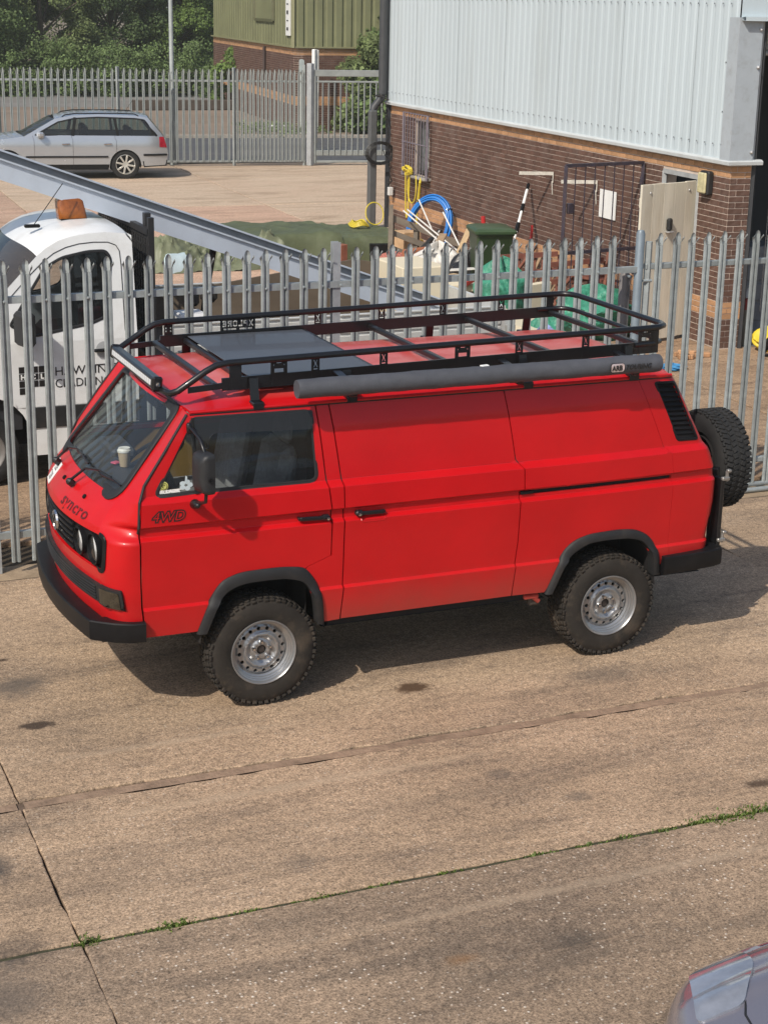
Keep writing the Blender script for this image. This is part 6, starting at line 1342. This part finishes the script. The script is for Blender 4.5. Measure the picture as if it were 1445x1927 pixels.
for f_, fl_ in ((eside, False), (eside_far, True)):
    d_ = -1 if fl_ else 1
    patch('body_side', EB, [EW], f_, .09, M_sil, ec, .02, [.715, .725, .944, .956], flip=fl_)
    patch('window', EW, [], off(f_, -.01*d_), .2, G_car, ec, 0, flip=fl_); band(EW, f_, -.012, .016, .004*d_).build('window_trim', M_blk, ec)
    for x0, x1, w in ((-1.12, -1.20, .07), (-.22, -.16, .06)): MB().beam(off(f_, .003*d_)(x1, .99), off(f_, .003*d_)(x0, 1.395), w, .012, up=(0, -d_, .3)).build('window_pillar', M_blk, ec)
    MB().tube([off(f_, .006*d_)(x, .515) for x in np.linspace(-2.28, -.40, 9)], .022, 6).build('rubbing_strip', M_blk, ec)
    MB().tube([off(f_, .006*d_)(x, .555) for x in np.linspace(.42, .97, 5)], .026, 6).build('bumper_strip', M_blk, ec)
    MB().add([off(f_, .004*d_)(x, z) for x, z in ((-2.30, .22), (-.40, .22), (-.37, .34), (-2.33, .34))], [(0, 1, 2, 3)]).build('sill', M_blk, ec); MB().add([off(f_, .004*d_)(x, z) for x, z in ((.42, .27), (.96, .30), (.985, .43), (.40, .41))], [(0, 1, 2, 3)]).build('rear_valance', M_blk, ec)
    q = [(.80, .73), (.975, .72), (.90, .965), (.80, .96)]
    patch('tail_lamp', q, [], off(f_, .008*d_), .05, mat('tail_lamp_red', (.32, .015, .03), .15, coat=.6, var=.2, scale=14), ec, .02, flip=fl_)
    rr = MB(); rr.tube([off(f_, .0)(x, z) for x, z in ((.34, 1.43), (.25, 1.475), (-.2, 1.49), (-1.1, 1.485), (-1.35, 1.45), (-1.42, 1.41))], .014, 6); rr.build('roof_rail', M_blk, ec)
sm = MB()
for x, z0, z1 in ((-1.20, .25, .99), (-.20, .60, .99), (-2.08, .25, .99)): sm.tube([off(eside, .001)(x-(.03 if z > .9 else 0), z) for z in np.linspace(z0, z1, 8)], .005, 4)
sm.build('door_seam', M_rub, ec)
for x in (-1.36, -.40):
    hh = MB().beam(off(eside, .03)(x-.09, .80), off(eside, .03)(x+.09, .81), .03, .028, up=(0, -1, 0), bev=.008); hh.build('handle', M_chr, ec)
eme = MB(); eme.box((-1.93, -.06, 1.02), (.16, .20, .13), rz=.2, bev=.04); eme.build('door_mirror', M_sil, ec)
def eacross(pr, crown, bow, m, nm):
    rows = []
    for x, z in pr:
        y0, y1 = eside(x, z)[1], eside_far(x, z)[1]; r = []
        for t in np.linspace(0, 1, 13): s = 2*t-1; r.append((x+bow*(1-s*s), y0+(y1-y0)*t, z+crown*(1-abs(s)**2.4)))
        rows.append(r)
    MB().grid(rows).build(nm, m, ec, 50)
eacross([(.56, 1.39), (.30, 1.435), (-.6, 1.468), (-1.2, 1.44), (-1.6, 1.36)], .05, 0, M_sil, 'roof'); eacross([(-1.6, 1.36), (-2.0, 1.14), (-2.30, .975)], .03, -.10, G_car, 'windscreen'); eacross([(-2.30, .975), (-2.8, .915), (-3.25, .80), (-3.50, .64), (-3.55, .30)], .05, -.15, M_sil, 'bonnet')
eacross([(.93, .32), (.985, .45), (1.005, .60), (.975, .74), (.905, .97)], 0, .06, M_sil, 'tailgate'); eacross([(.905, .97), (.56, 1.39)], .02, .05, G_car, 'rear_window')
ei = MB(); ei.box((-.9, .87, .55), (3.4, 1.5, .5)); ei.box((-.9, .5, .95), (.15, .45, .5), bev=.04); ei.box((-.9, 1.2, .95), (.15, .45, .5), bev=.04); ei.box((.15, .87, .9), (.14, 1.2, .5), bev=.04); ei.build('interior', mat('estate_interior', (.03, .03, .032), .9), ec)
MB().tube([(.10, .85, 1.50), (.30, .85, 1.78)], .005, 4).build('aerial', M_blk, ec)
M_alloy = mat('alloy_wheel', (.62, .61, .56), .3, metal=.6, var=.08)
def alloy(x, y):
    w = bpy.data.objects.new('wheel', None); w.location = (x, y, .332); w.scale = (1.06, 1, 1.06); link(w, ec)
    MB().lathe([(.20, -.09), (.23, -.105), (.28, -.10), (.31, -.085), (.316, -.05), (.316, .06), (.22, .10), (.20, .09)], axis='y', n=40, cap=False).build('tyre', M_tyre2, w, 40)
    r = MB(); r.lathe([(.215, -.10), (.208, -.102), (.195, -.08), (.19, .02)], axis='y', n=40, cap=False); r.lathe([(.045, -.06), (.04, -.088), (.0, -.092)], axis='y', n=16, cap=False)
    for k in range(8):
        a = 2*PI*k/8+.2; R = Matrix.Rotation(a, 3, 'Y'); r.beam(R @ Vector((.03, -.082, 0)), R @ Vector((.205, -.088, 0)), .040, .022, up=(0, 1, 0), bev=.005)
    r.build('rim', M_alloy, w, 40); MB().lathe([(.20, .0), (.0, .0)], axis='y', n=24, cap=False).build('brake', M_in, w)
    return w
a1 = alloy(0, .13)
for x, y, r in ((-2.70, .13, 0), (0, 1.61, PI), (-2.70, 1.61, PI)): c = copy_tree(a1, ec); c.location = (x, y, .332); c.rotation_euler = (0, .3, r)
for cx in (0, -2.70): MB().grid([[(x, y, z) for x, z in carc(cx)] for y in (.03, .5)]).build('wheel_well', M_in, ec)
# ================================================================ GREY CAR just entering at the lower right
M_gry = mat('grey_lilac_paint', (.30, .285, .32), .22, metal=.6, var=.03, scale=2, coat=.8)
gc = thing('grey_car', 'grey lilac car whose bonnet corner just enters at the lower right', 'car', (-1.35, -7.04, 0))
LN, WDT = 4.1, 1.70
def plan(z):      # outline radius pinch with height
    return lerp(z, [.2, .35, .55, .70, .78], [.02, .0, .0, .03, .07])
def gtop(x, y):   # bonnet height field in car coordinates (x from the nose, y across)
    e = min(y, WDT-y); c = 1-abs(2*y/WDT-1)**2.2
    z = .70+.12*(1-math.exp(-max(0, x-.03)*3.0))+.05*c+.05*min(1, x)
    d = abs(e-.33); crease = .018*math.exp(-(d/.05)**2) if x > .15 else 0
    return z-.10*max(0, (.22-e)/.22)**2+crease
out = [(.42, 0), (LN, 0), (LN, WDT), (.42, WDT), (.20, WDT-.07), (.07, WDT-.24), (.015, WDT-.5), (0, WDT/2), (.015, .5), (.07, .24), (.20, .07)]
out = densify(rounded(out, .18, 5), .05)
rows = []
for z, s in ((.20, -.02), (.34, .03), (.52, .035), (.60, .0)):
    r = []
    for x, y in out: nx, ny = (x-1.2), (y-WDT/2); r.append((x-s*.8*(1 if x < .5 else 0), y+(s if y > WDT/2 else -s)*.8, z))
    rows.append(r+[r[0]])
MB().grid(rows).build('front_bumper', M_gry, gc, 40)
ins = [(x+.10*(1 if x < .5 else 0), y+(-.10 if y > WDT/2 else .10)) for x, y in out]
wing = MB(); wr = []
for k in range(9):
    t = k/8*PI/2; u = 1-math.cos(t); w_ = math.sin(t); r = []
    for (x, y), (p_, q_) in zip(out, ins): zt_ = gtop(p_, q_); r.append((x*(1-u)+p_*u, y*(1-u)+q_*u, .60+(zt_-.60)*w_))
    wr.append(r+[r[0]])
wing.grid(wr); wing.build('wing', M_gry, gc, 80)
patch('bonnet', ins, [], lambda a, b: (a, b, gtop(a, b)), .05, M_gry, gc, 0)
hl = rounded([(.10, WDT-.40), (.24, WDT-.12), (.50, WDT-.055), (.46, WDT-.22), (.28, WDT-.42)], .04)[::-1]
hlo = patch('headlamp', hl, [], lambda a, b: (a, b, gtop(a, b)+.012), .04, mat('lamp_cover', (.36, .38, .42), .08, metal=.5, coat=.8, var=.2, scale=8), gc, .02)
bs = MB(); bs.tube([(a, b, gtop(a, b)+.001) for a, b in [(.55, WDT-.09), (.40, WDT-.26), (.26, WDT-.46), (.20, WDT-.7), (.19, WDT/2), (.20, .7), (.26, .46), (.40, .26), (.55, .09)]], .005, 5); bs.tube([(x, WDT-.09-.02*(x-.5), gtop(x, WDT-.09)+.001) for x in np.linspace(.55, 1.25, 6)], .005, 5); bs.build('shut_line', M_rub, gc)
cabn = MB(); cabn.grid([[(1.25, y, .93) for y in (.1, WDT/2, WDT-.1)], [(1.95, y, 1.40) for y in (.25, WDT/2, WDT-.25)], [(3.4, y, 1.40) for y in (.25, WDT/2, WDT-.25)], [(4.0, y, .93) for y in (.1, WDT/2, WDT-.1)]]); cabn.build('cabin', G_car, gc)
for x in (.75, 3.3):
    for y in (.08, WDT-.08): MB().lathe([(.19, -.1), (.29, -.1), (.31, -.05), (.31, .05), (.29, .1), (.19, .1)], (x, y, .31), 'y', 32).build('wheel', M_tyre2, gc)
# ================================================================ CLUTTER along the unit's wall
# wheelie bin
M_bin = mat('bin_green', (.030, .062, .022), .5, var=.12, scale=4, dirt=((.09, .10, .06), .35, 6), coat=.1)
wb = thing('wheelie_bin', 'dark green wheelie bin standing by the brick wall', 'bin', (6.85, 12.38, 0), math.radians(-14))
rows = []
for z, sx, sy in ((.06, .42, .46), (.12, .44, .50), (.95, .55, .66), (.97, .585, .70), (1.0, .585, .70)):
    q = rounded([(-sx/2, -sy/2), (sx/2, -sy/2), (sx/2, sy/2), (-sx/2, sy/2)], .05, 4); rows.append([(x, y, z) for x, y in q]+[(q[0][0], q[0][1], z)])
MB().grid(rows).build('body', M_bin, wb, 40)
MB().grid([[(x, -.20-.0, z) for z in (.2, .8)] for x in (-.02, .02)]).build('front_rib', M_bin, wb)
rows = []
for s, z in ((1.03, .995), (1.035, 1.03), (.97, 1.055), (.75, 1.075), (.3, 1.085)):
    q = rounded([(-.305*s, -.38*s), (.305*s, -.38*s), (.305*s, .36*s), (-.305*s, .36*s)], .05, 4); rows.append([(x, y, z) for x, y in q]+[(q[0][0], q[0][1], z)])
mb = MB().grid(rows); k = len(rows[0]); mb.f.append(tuple(range(4*k, 5*k-1))); mb.build('lid', M_bin, wb, 40)
MB().tube([(-.26, .40, 1.0), (-.26, .44, 1.02), (.26, .44, 1.02), (.26, .40, 1.0)], .016, 8).build('handle', M_bin, wb)
for x in (-.25, .25): MB().lathe([(.04, -.03), (.10, -.03), (.10, .03), (.04, .03)], (x, .28, .10), 'x', 18).build('wheel', M_tyre2, wb)
# blue pipe coil, leaning on the wall
M_blue = mat('blue_pipe', (.012, .17, .52), .35, var=.12, scale=6, coat=.2)
cc = Vector((7.92, 16.95, .47)); cn_ = Vector((-.75, -.62, .30)).normalized(); R = cn_.to_track_quat('Z', 'Y').to_matrix()
bc_ = thing('blue_pipe_coil', 'coil of bright blue pipe leaning against the brick wall', 'pipe coil', tuple(cc))
for k in range(10):
    r = .40+.026*(k % 4)+random.uniform(-.010, .010); z0 = (k//4)*.034
    MB().tube([R @ Vector((r*math.cos(a)*.88, r*math.sin(a)*1.12, z0+.012*math.sin(a*2+k))) for a in np.linspace(0, 2*PI, 49)[:-1]], .0165, 8, closed=True).build('loop', M_blue, bc_, 50)
for a in (.6, 2.3, 4.2): MB().tube([R @ Vector((r*math.cos(a)*.88, r*math.sin(a)*1.12, z)) for r, z in ((.37, -.03), (.50, -.03), (.50, .06), (.37, .06))], .012, 6, closed=True).build('tie', M_blk, bc_)
# yellow hoses
M_yel = mat('yellow_hose', (.60, .47, .04), .45, var=.15, scale=8)
yh = MB(); c = wp(11.0, .17, 1.24)
for k in range(5): yh.tube([c+WT*((.21-.02*k)*math.cos(a))+WO*(.05*math.sin(a*3+k)*.6)+Vector((0, 0, (.075-.01*k)*math.sin(a)+.012*k+.01*math.sin(5*a))) for a in np.linspace(0, 2*PI, 30)[:-1]], .013, 6, closed=True)
def drop(s0, s1, z, w=.0): return [wp(s0+(s1-s0)*.5*(1-math.cos(PI*t))+w*math.sin(2*PI*t), .14, 1.18-(1.18-z)*math.sin(PI*t)) for t in np.linspace(0, 1, 22)]
yh.tube(drop(11.15, 10.95, .36), .014, 6); yh.tube(drop(11.0, 10.62, .66, .06), .014, 6); yh.tube([wp(10.4, .13, 1.16), wp(10.33, .17, 1.08), wp(10.42, .15, .85), wp(10.5, .15, .55), wp(10.52, .14, .3)], [.014, .022, .028, .024, .016], 7)
tag(yh.build('yellow_hose', M_yel), 'yellow hose coiled and hung on the window grille', 'hose', 'yellow hoses')
y2 = MB(); c = Vector((6.72, 17.35, .47))
for k in range(4): y2.tube([c+Vector(((.17-.02*k)*math.cos(a), (.2-.02*k)*math.sin(a), .02*k+.02*math.sin(3*a))) for a in np.linspace(0, 2*PI, 24)[:-1]], .014, 6, closed=True)
y2.tube([c+Vector((.1+.0, 0, .05))+Vector((.17*math.cos(a)+.20, .05*math.sin(a), .19*math.sin(a)+.14)) for a in np.linspace(0, 2*PI, 26)[:-1]], .011, 6, closed=True)
tag(y2.build('yellow_hose', M_yel), 'loose loop of yellow hose lying on the green tarpaulin', 'hose', 'yellow hoses')
# tarpaulins
M_tarp = mat('olive_tarpaulin', (.085, .100, .050), .55, var=.2, scale=2, bump=.012, bscale=14, spec=.4); M_tarp2 = mat('faded_tarpaulin', (.145, .160, .095), .5, var=.25, scale=2.5, bump=.015, bscale=12, spec=.45)
def cloth(name, label, cx, cy, lx, ly, rz, h, m, seed, amp=.06, cat='tarpaulin', n=110, edge=.22, fr=3.0, group=None):
    g = np.random.default_rng(seed); c, s = math.cos(rz), math.sin(rz); K = [(g.uniform(-fr, fr)*2, g.uniform(-fr, fr)*2, g.uniform(0, 6), g.uniform(.3, 1)) for _ in range(12)]
    rows = []; ny = max(14, int(n*ly/lx))
    for i in range(n+1):
        r = []
        for j in range(ny+1):
            u, v = i/n, j/ny; x, y = (u-.5)*lx, (v-.5)*ly
            e = min(u*lx, (1-u)*lx, v*ly, (1-v)*ly); q = min(1, e/edge); top = h(u, v)*(1-(1-q)**2.2)
            w = sum((1-abs(math.sin(k[0]*x+k[1]*y+k[2]+.6*math.sin(k[1]*1.7*x+k[2]))))**2.2*k[3] for k in K)/5-.25; x2 = x+.12*lx/n*math.sin(y*9)+.05*math.sin(7*y+seed)*(1-q); y2_ = y+.06*math.sin(6*x+seed)*(1-q)
            r.append((cx+x2*c-y2_*s, cy+x2*s+y2_*c, max(.006, top+amp*w*(.25+q))))
        rows.append(r)
    return tag(MB().grid(rows).build(name, m, None, 30), label, cat, group)
cloth('tarpaulin', 'smooth dark olive tarpaulin over a long stack beside the downpipe', 5.55, 17.1, 3.7, 2.1, -.05, lambda u, v: .50 if .08 < u < .62 else .42, M_tarp, 3, .085, edge=.24, fr=2.8)
cloth('tarpaulin', 'crumpled faded tarpaulin heaped under the slanting gutter', 3.75, 16.65, 2.6, 1.6, -.02, lambda u, v: .30+.22*math.sin(9*u)*math.sin(5*v+1), M_tarp2, 9, .34, edge=.35, fr=5.0)
tag(cloth('tarp_corner', 'pale blue corner of sheeting folded out of the faded tarpaulin', 3.0, 16.0, .5, .3, .3, lambda u, v: .30, mat('pale_blue_sheet', (.42, .52, .56), .5, var=.15, scale=5), 4, .04, 'sheeting', n=20, edge=.1))
lump = lambda nm, lb, cat, x, y, z, rx, ry, rz_, m, seed, group=None, amp=.22, nn=28: None
def bag(nm, lb, cat, x, y, rx, ry, h, m, seed, amp=.16, group=None, z0=0.0):
    g = np.random.default_rng(seed); K = [(g.integers(2, 9), g.uniform(1, 7), g.uniform(0, 6), g.uniform(.3, 1)) for _ in range(14)]; rows = []; n, k = 26, 76
    for i in range(n+1):
        t = i/n; prof = math.sin(min(1, t*1.35+.28)*PI*.5)**.6 if t < .55 else math.cos((t-.55)/.45*PI*.5)**.55; prof = max(prof, .02); r = []
        for j in range(k):
            a = 2*PI*j/k; w = 1+amp*sum(math.sin(q[0]*a+q[1]*t*4+q[2])*q[3] for q in K)/5+amp*.55*sum(abs(math.sin(q[0]*1.7*a+q[1]*t*2.3+q[2]*2))*q[3]-.3 for q in K[:7])/4
            r.append((x+rx*prof*w*math.cos(a), y+ry*prof*w*math.sin(a), z0+h*t*(1+.10*math.sin(3*a+seed)+.05*math.sin(7*a+seed*2))))
        rows.append(r+[r[0]])
    return tag(MB().grid(rows).build(nm, m, None, 55), lb, cat, group)
M_jade = mat('jade_sheeting', (.045, .235, .15), .42, var=.35, scale=6, bump=.06, bscale=13, spec=.5); M_bagw = mat('white_sack', (.58, .56, .52), .6, var=.15, scale=5, bump=.02, bscale=12)
bag('jade_sack', 'large jade green plastic sack bulging in front of the wheelie bin', 'sack', 6.02, 10.35, .34, .36, .84, M_jade, 2, .22)
bag('jade_sack', 'wide jade green sheeting heaped beside the gate post', 'sack', 6.75, 9.05, .55, .38, .66, M_jade, 6, .30)
bag('jade_sack', 'small jade green bag low down behind the rear of the roof rack', 'sack', 5.55, 8.1, .28, .26, .55, M_jade, 11, .25)
bag('white_sack', 'crumpled white plastic sack between the timber frame and the wheelie bin', 'sack', 6.55, 13.6, .32, .35, .62, M_bagw, 4, .30)
bag('black_sack', 'black plastic sack slumped beside the crumpled white sack', 'sack', 6.75, 13.0, .24, .26, .56, mat('black_sack_plastic', (.015, .015, .016), .35, bump=.02, bscale=14), 8, .22)
bag('blue_bag', 'blue and white patterned bag between the fence pales', 'bag', 5.25, 7.6, .20, .18, .48, mat('blue_pattern', (.16, .20, .36), .7, var=.9, scale=14), 5, .2)
bag('yellow_sack', 'bright yellow sack with dark straps at the right edge beyond the gate', 'sack', 8.60, 7.62, .25, .22, .30, mat('yellow_sack', (.66, .50, .03), .5, var=.1, bump=.01, bscale=12), 7, .2)
stp_ = MB(); stp_.tube([(8.30, 7.40, .05), (8.33, 7.28, .22), (8.45, 7.32, .30), (8.52, 7.36, .16)], .05, 8); stp_.tube([(8.25, 7.3, .02), (8.5, 7.22, .01), (8.8, 7.1, .02)], .015, 6); tag(stp_.build('black_strap', M_blk), 'dark strap lying over the bright yellow sack', 'strap')
bag('blue_rag', 'bright blue rag dropped on the ground by the gate', 'rag', 6.72, 7.0, .16, .12, .07, mat('blue_rag', (.05, .22, .42), .8, var=.3, scale=12), 3, .35)
rb = MB()
for k in range(9): rb.box((7.42+random.uniform(-.3, .4), 7.65+random.uniform(-.2, .15), .03), (random.uniform(.04, .16), random.uniform(.04, .10), .06), rz=random.uniform(0, 3), bev=.01)
tag(rb.build('brick_rubble', M_org_i), kind='stuff')
# grey timber pallet on edge
M_grey_t = mat('grey_timber', (.19, .16, .125), .9, var=.25, scale=5, stretch=(.4, 1, 1), objrand=.12)
pa = thing('timber_pallet', 'weathered grey timber pallet standing on edge in front of the hoses', 'pallet', (0, 0, 0))
A, B, D = Vector((6.42, 15.2, .92)), Vector((7.60, 14.95, .46)), Vector((0, 0, -1))
for k, (o, w) in enumerate(((0, .10), (.24, .09), (.50, .10))): MB().beam(A+D*(o+.05), B+D*(o+.05), .022, w).build('board', M_grey_t, pa)
for t in (.03, .38, .72, .97): p_ = A.lerp(B, t); MB().beam(p_+Vector((0, .06, -.02)), p_+Vector((0.0, .06, -.62)), .09, .075).build('bearer', M_grey_t, pa)
tp = MB().beam((6.38, 15.1, 0), (6.40, 15.15, 1.08), .07, .04); tag(tp.build('timber_batten', M_grey_t), 'upright grey batten at the left end of the timber pallet', 'batten', 'battens')
# pipes, rods, battens
M_pvc = mat('white_conduit', (.68, .67, .64), .4, var=.08)
for k, (a, b) in enumerate((((6.55, 15.0, 1.0), (7.25, 14.2, .28)), ((6.75, 15.3, .98), (7.45, 14.6, .30)), ((7.0, 15.4, 1.12), (7.2, 15.0, .42)), ((6.6, 14.3, .25), (7.3, 15.2, .62)), ((7.45, 15.4, .9), (7.5, 14.8, .4)))):
    tag(MB().tube([a, b], .013, 8).build('white_conduit', M_pvc, None, 40), ('longest white conduit of the bundle slanting through the timber pallet', 'second white conduit slanting down beside the longest one', 'steep white conduit standing highest behind the timber pallet', 'white conduit lying the opposite way in front of the timber pallet', 'short white conduit nearest the blue pipe coil')[k], 'pipe', 'white conduits')
pole = thing('striped_pole', 'black and white telescopic pole leaning over the wheelie bin to the wall', 'pole', (0, 0, 0)); pa_, pb_ = Vector((6.75, 11.75, .25)), Vector((8.14, 13.70, 1.52)); dd = pb_-pa_
for t0, t1, m_, r in ((0, .30, M_white, .018), (.30, .36, M_blk, .03), (.36, .52, M_white, .020), (.52, .60, M_blk, .034), (.60, .72, M_white, .022), (.72, .79, M_blk, .03), (.79, .94, M_white, .024), (.94, 1.0, M_blk, .026)): MB().tube([pa_+dd*t0, pa_+dd*t1], r, 8).build('section', m_, pole, 40)
M_redp = mat('red_tube', (.45, .02, .02), .4)
tag(MB().tube([(7.55, 14.05, .0), (7.60, 14.1, .5), (7.58, 14.15, .98)], .035, 8).build('red_tube', M_redp, None, 40), 'red tube standing upright left of the wheelie bin', 'tube', 'red tubes')
tag(MB().tube([(8.0, 13.3, .1), (8.05, 13.35, .92)], .022, 8).build('red_tube', M_redp, None, 40), 'thin red tube showing behind the wheelie bin lid', 'tube', 'red tubes')
M_lath = mat('raw_lath', (.30, .20, .12), .85, var=.25, scale=6, objrand=.15)
for k in range(6): tag(MB().beam((6.95+.12*k, 11.6+.05*k, .0), (7.62+.07*k, 12.1+.03*k, .75-.09*k), .045, .02).build('timber_lath', M_lath), 'thin brown lath in the sheaf leaning right of the wheelie bin, '+('first', 'second', 'third', 'fourth', 'fifth', 'last')[k]+' from the left', 'lath', 'timber laths')
# rusty steel frames
M_rust = mat('rust_red_steel', (.16, .050, .032), .8, var=.3, scale=8, dirt=((.26, .13, .08), .5, 8))
for q, (x0, y0, rz, lb) in enumerate(((7.0, 11.4, -.35, 'rust red steel frame leaning on the wall behind the barred gate, left one'), (7.35, 10.6, -.15, 'rust red steel frame nearest the hinge side of the barred gate'))):
    fr_ = thing('rusty_rack', lb, 'frame', (x0, y0, 0), rz, 'rust red frames')
    for z in (.12, .48, .72): MB().beam((-.42, .1*z, z), (.42, .1*z, z+.06), .05, .07).build('rail', M_rust, fr_)
    for k in range(8): MB().beam((-.40+k*.115, 0, .05), (-.36+k*.115, .1, .74+.03*math.sin(k*3)), .03, .03).build('bar', M_rust, fr_)
tag(MB().beam((7.05, 10.9, .62), (7.85, 10.3, .50), .25, .03).build('rusty_plate', M_rust), 'rust red plate lying across the steel frames', 'plate')
# boards and boxes between fence and wall
for nm, lb, c, d, rz, m_ in (('cream_board', 'long cream insulation board lying across the yard behind the roof rack', (4.85, 8.55, .42), (2.1, .85, .78), -.55, M_cream), ('cream_board', 'pale cream slab lying flat behind the truck bed', (5.35, 11.2, .45), (1.9, .8, .10), -.15, M_cream), ('cream_board', 'cream board tipped up between the two jade sacks', (5.85, 8.95, .45), (.42, .10, .70), .4, M_cream), ('grey_crate', 'grey box beside the white dropside of the truck', (3.75, 6.3, .45), (.6, .6, .9), -.2, mat('crate_grey', (.30, .30, .28), .7, var=.15)),
      ('timber_crate', 'raw timber crate behind the pallet', (6.95, 15.75, .28), (.35, .35, .56), .2, mat('raw_timber', (.48, .31, .17), .8, var=.25, scale=5)), ('dark_crate', 'dark crate under the end of the olive tarpaulin', (6.85, 16.2, .16), (.8, .5, .32), -.2, M_blk), ('brick_red_block', 'brick red block standing by the olive tarpaulin', (5.70, 15.55, .20), (.14, .14, .42), .3, mat('block_red', (.24, .085, .05), .85, var=.2, scale=10)),
      ('brown_carton', 'flattened brown carton beside the red net sack', (6.0, 14.4, .08), (.9, .7, .14), .2, mat('carton_brown', (.26, .18, .115), .85, var=.2)), ('white_sheet', 'white sheet lying low behind the roof rack', (4.35, 7.3, .20), (1.4, .8, .10), -.3, M_white)):
    R3 = Matrix.Rotation(rz, 3, 'Z'); mb = MB()
    if d[2] == .78: mb.prism([(-1.05, 0), (1.05, 0), (1.05, .30), (-.95, .82)], lambda a, b: tuple(Vector(c)+R3 @ Vector((a, -.42, b-.40))), lambda a, b: tuple(Vector(c)+R3 @ Vector((a, .42, b-.40))))
    else: mb.box(c, d, rz=rz, bev=.008)
    tag(mb.build(nm, m_), lb, 'board' if 'board' in nm or 'sheet' in nm else 'box')
bag('net_sack', 'red net sack on the brown carton', 'sack', 6.25, 14.7, .20, .18, .22, mat('red_net', (.36, .12, .09), .8, var=.8, scale=30), 14, .2, z0=.15)
tag(MB().tube([(6.05, 13.75, .50), (6.55, 13.95, .50)], .065, 12).build('clay_pipe', mat('clay_pipe', (.32, .11, .05), .7, var=.15), None, 40), 'short terracotta pipe lying behind the fence pales', 'pipe')
sl = MB()
for k in range(150):
    x, y = random.uniform(5.0, 7.9), random.uniform(8.0, 15.5); sl.box((x, y, .03), (random.uniform(.05, .4), random.uniform(.02, .12), random.uniform(.02, .08)), rz=random.uniform(0, 3))
tag(sl.build('scrap_litter', mat('scrap_mix', (.22, .17, .13), .8, var=.5, scale=1.2, island=.7)), kind='stuff')

# odds and ends that fill the pile between the fence and the wall
M_mix = [mat('odd_timber', (.33, .23, .14), .85, var=.25, scale=5), mat('odd_white', (.62, .60, .55), .6, var=.12, scale=6), mat('odd_rust', (.17, .06, .035), .8, var=.3, scale=8), mat('odd_black', (.02, .02, .02), .5), mat('odd_red', (.36, .04, .03), .5), mat('odd_tan', (.42, .30, .17), .8, var=.2)]
ODD = [('plank', 'long raw plank lying towards the wheelie bin from the white sack', (6.1, 13.1, .35), (7.1, 14.6, .65), .12, .03, 0), ('plank', 'raw plank leaning behind the crumpled white sack', (6.9, 13.9, .1), (7.6, 14.6, .80), .10, .03, 5), ('plank', 'short tan plank on the pale cream slab', (5.0, 11.0, .53), (5.8, 11.3, .55), .14, .03, 5),
       ('white_offcut', 'white plastic offcut lying before the black sack', (6.3, 12.6, .40), (6.8, 12.3, .46), .16, .02, 1), ('white_offcut', 'thin white strip crossing the foot of the wheelie bin', (6.0, 11.7, .35), (6.9, 11.5, .50), .05, .02, 1), ('white_offcut', 'white strip beside the terracotta pipe', (5.8, 13.3, .45), (6.4, 13.4, .60), .06, .02, 1),
       ('steel_bar', 'rusty bar leaning over the jade sack by the wheelie bin', (6.2, 10.9, .2), (7.2, 11.6, .86), .04, .04, 2), ('steel_bar', 'rusty bar low between the two jade sacks', (6.2, 9.7, .15), (7.1, 10.3, .62), .05, .04, 2), ('steel_bar', 'rusty angle standing in front of the barred gate', (7.3, 9.8, .0), (7.6, 10.2, .95), .04, .04, 2),
       ('black_pipe', 'black pipe lying behind the white conduits', (6.6, 14.6, .30), (7.5, 15.6, .55), .08, .08, 3), ('black_pipe', 'black pipe end beside the grey crate', (4.5, 9.9, .35), (5.3, 10.4, .45), .09, .09, 3), ('red_bracket', 'red bracket on the brown carton', (6.0, 14.2, .20), (6.3, 14.3, .32), .10, .05, 4), ('red_bracket', 'red bracket in front of the pale cream slab', (5.6, 10.7, .50), (5.8, 10.75, .58), .08, .06, 4)]
for nm, lb, a, b, w, h, k in ODD: tag(MB().beam(a, b, w, h, bev=.004).build(nm, M_mix[k]), lb, nm.split('_')[-1])
for k, (x, y, z) in enumerate(((7.25, 15.9, .35),)):
    y3 = MB(); 
    for j in range(3): y3.tube([(x+(.14+.03*j)*math.cos(a)*(1 if k else .4), y+.05*math.sin(a*2+j), z-.18+(.2+.02*j)*math.sin(a)+.02*math.sin(3*a)) for a in np.linspace(0, 2*PI, 24)[:-1]], .013, 6, closed=True)
    tag(y3.build('yellow_hose', M_yel), 'yellow hose bundle low behind the timber pallet', 'hose', 'yellow hoses')
# ================================================================ thin summer haze in the air
hzm = bpy.data.materials.new('air_haze'); hzm.use_nodes = True; hnt = hzm.node_tree; hnt.nodes.remove(hnt.nodes['Principled BSDF'])
pv_ = hnt.nodes.new('ShaderNodeVolumePrincipled'); pv_.inputs['Color'].default_value = (.98, 1.0, .90, 1); pv_.inputs['Density'].default_value = 0.0009; pv_.inputs['Anisotropy'].default_value = .2
hnt.links.new(pv_.outputs[0], hnt.nodes['Material Output'].inputs['Volume'])
hz = MB().box((10, 45, 6.4), (920, 920, 15.0)).build('haze', hzm); tag(hz, kind='stuff')
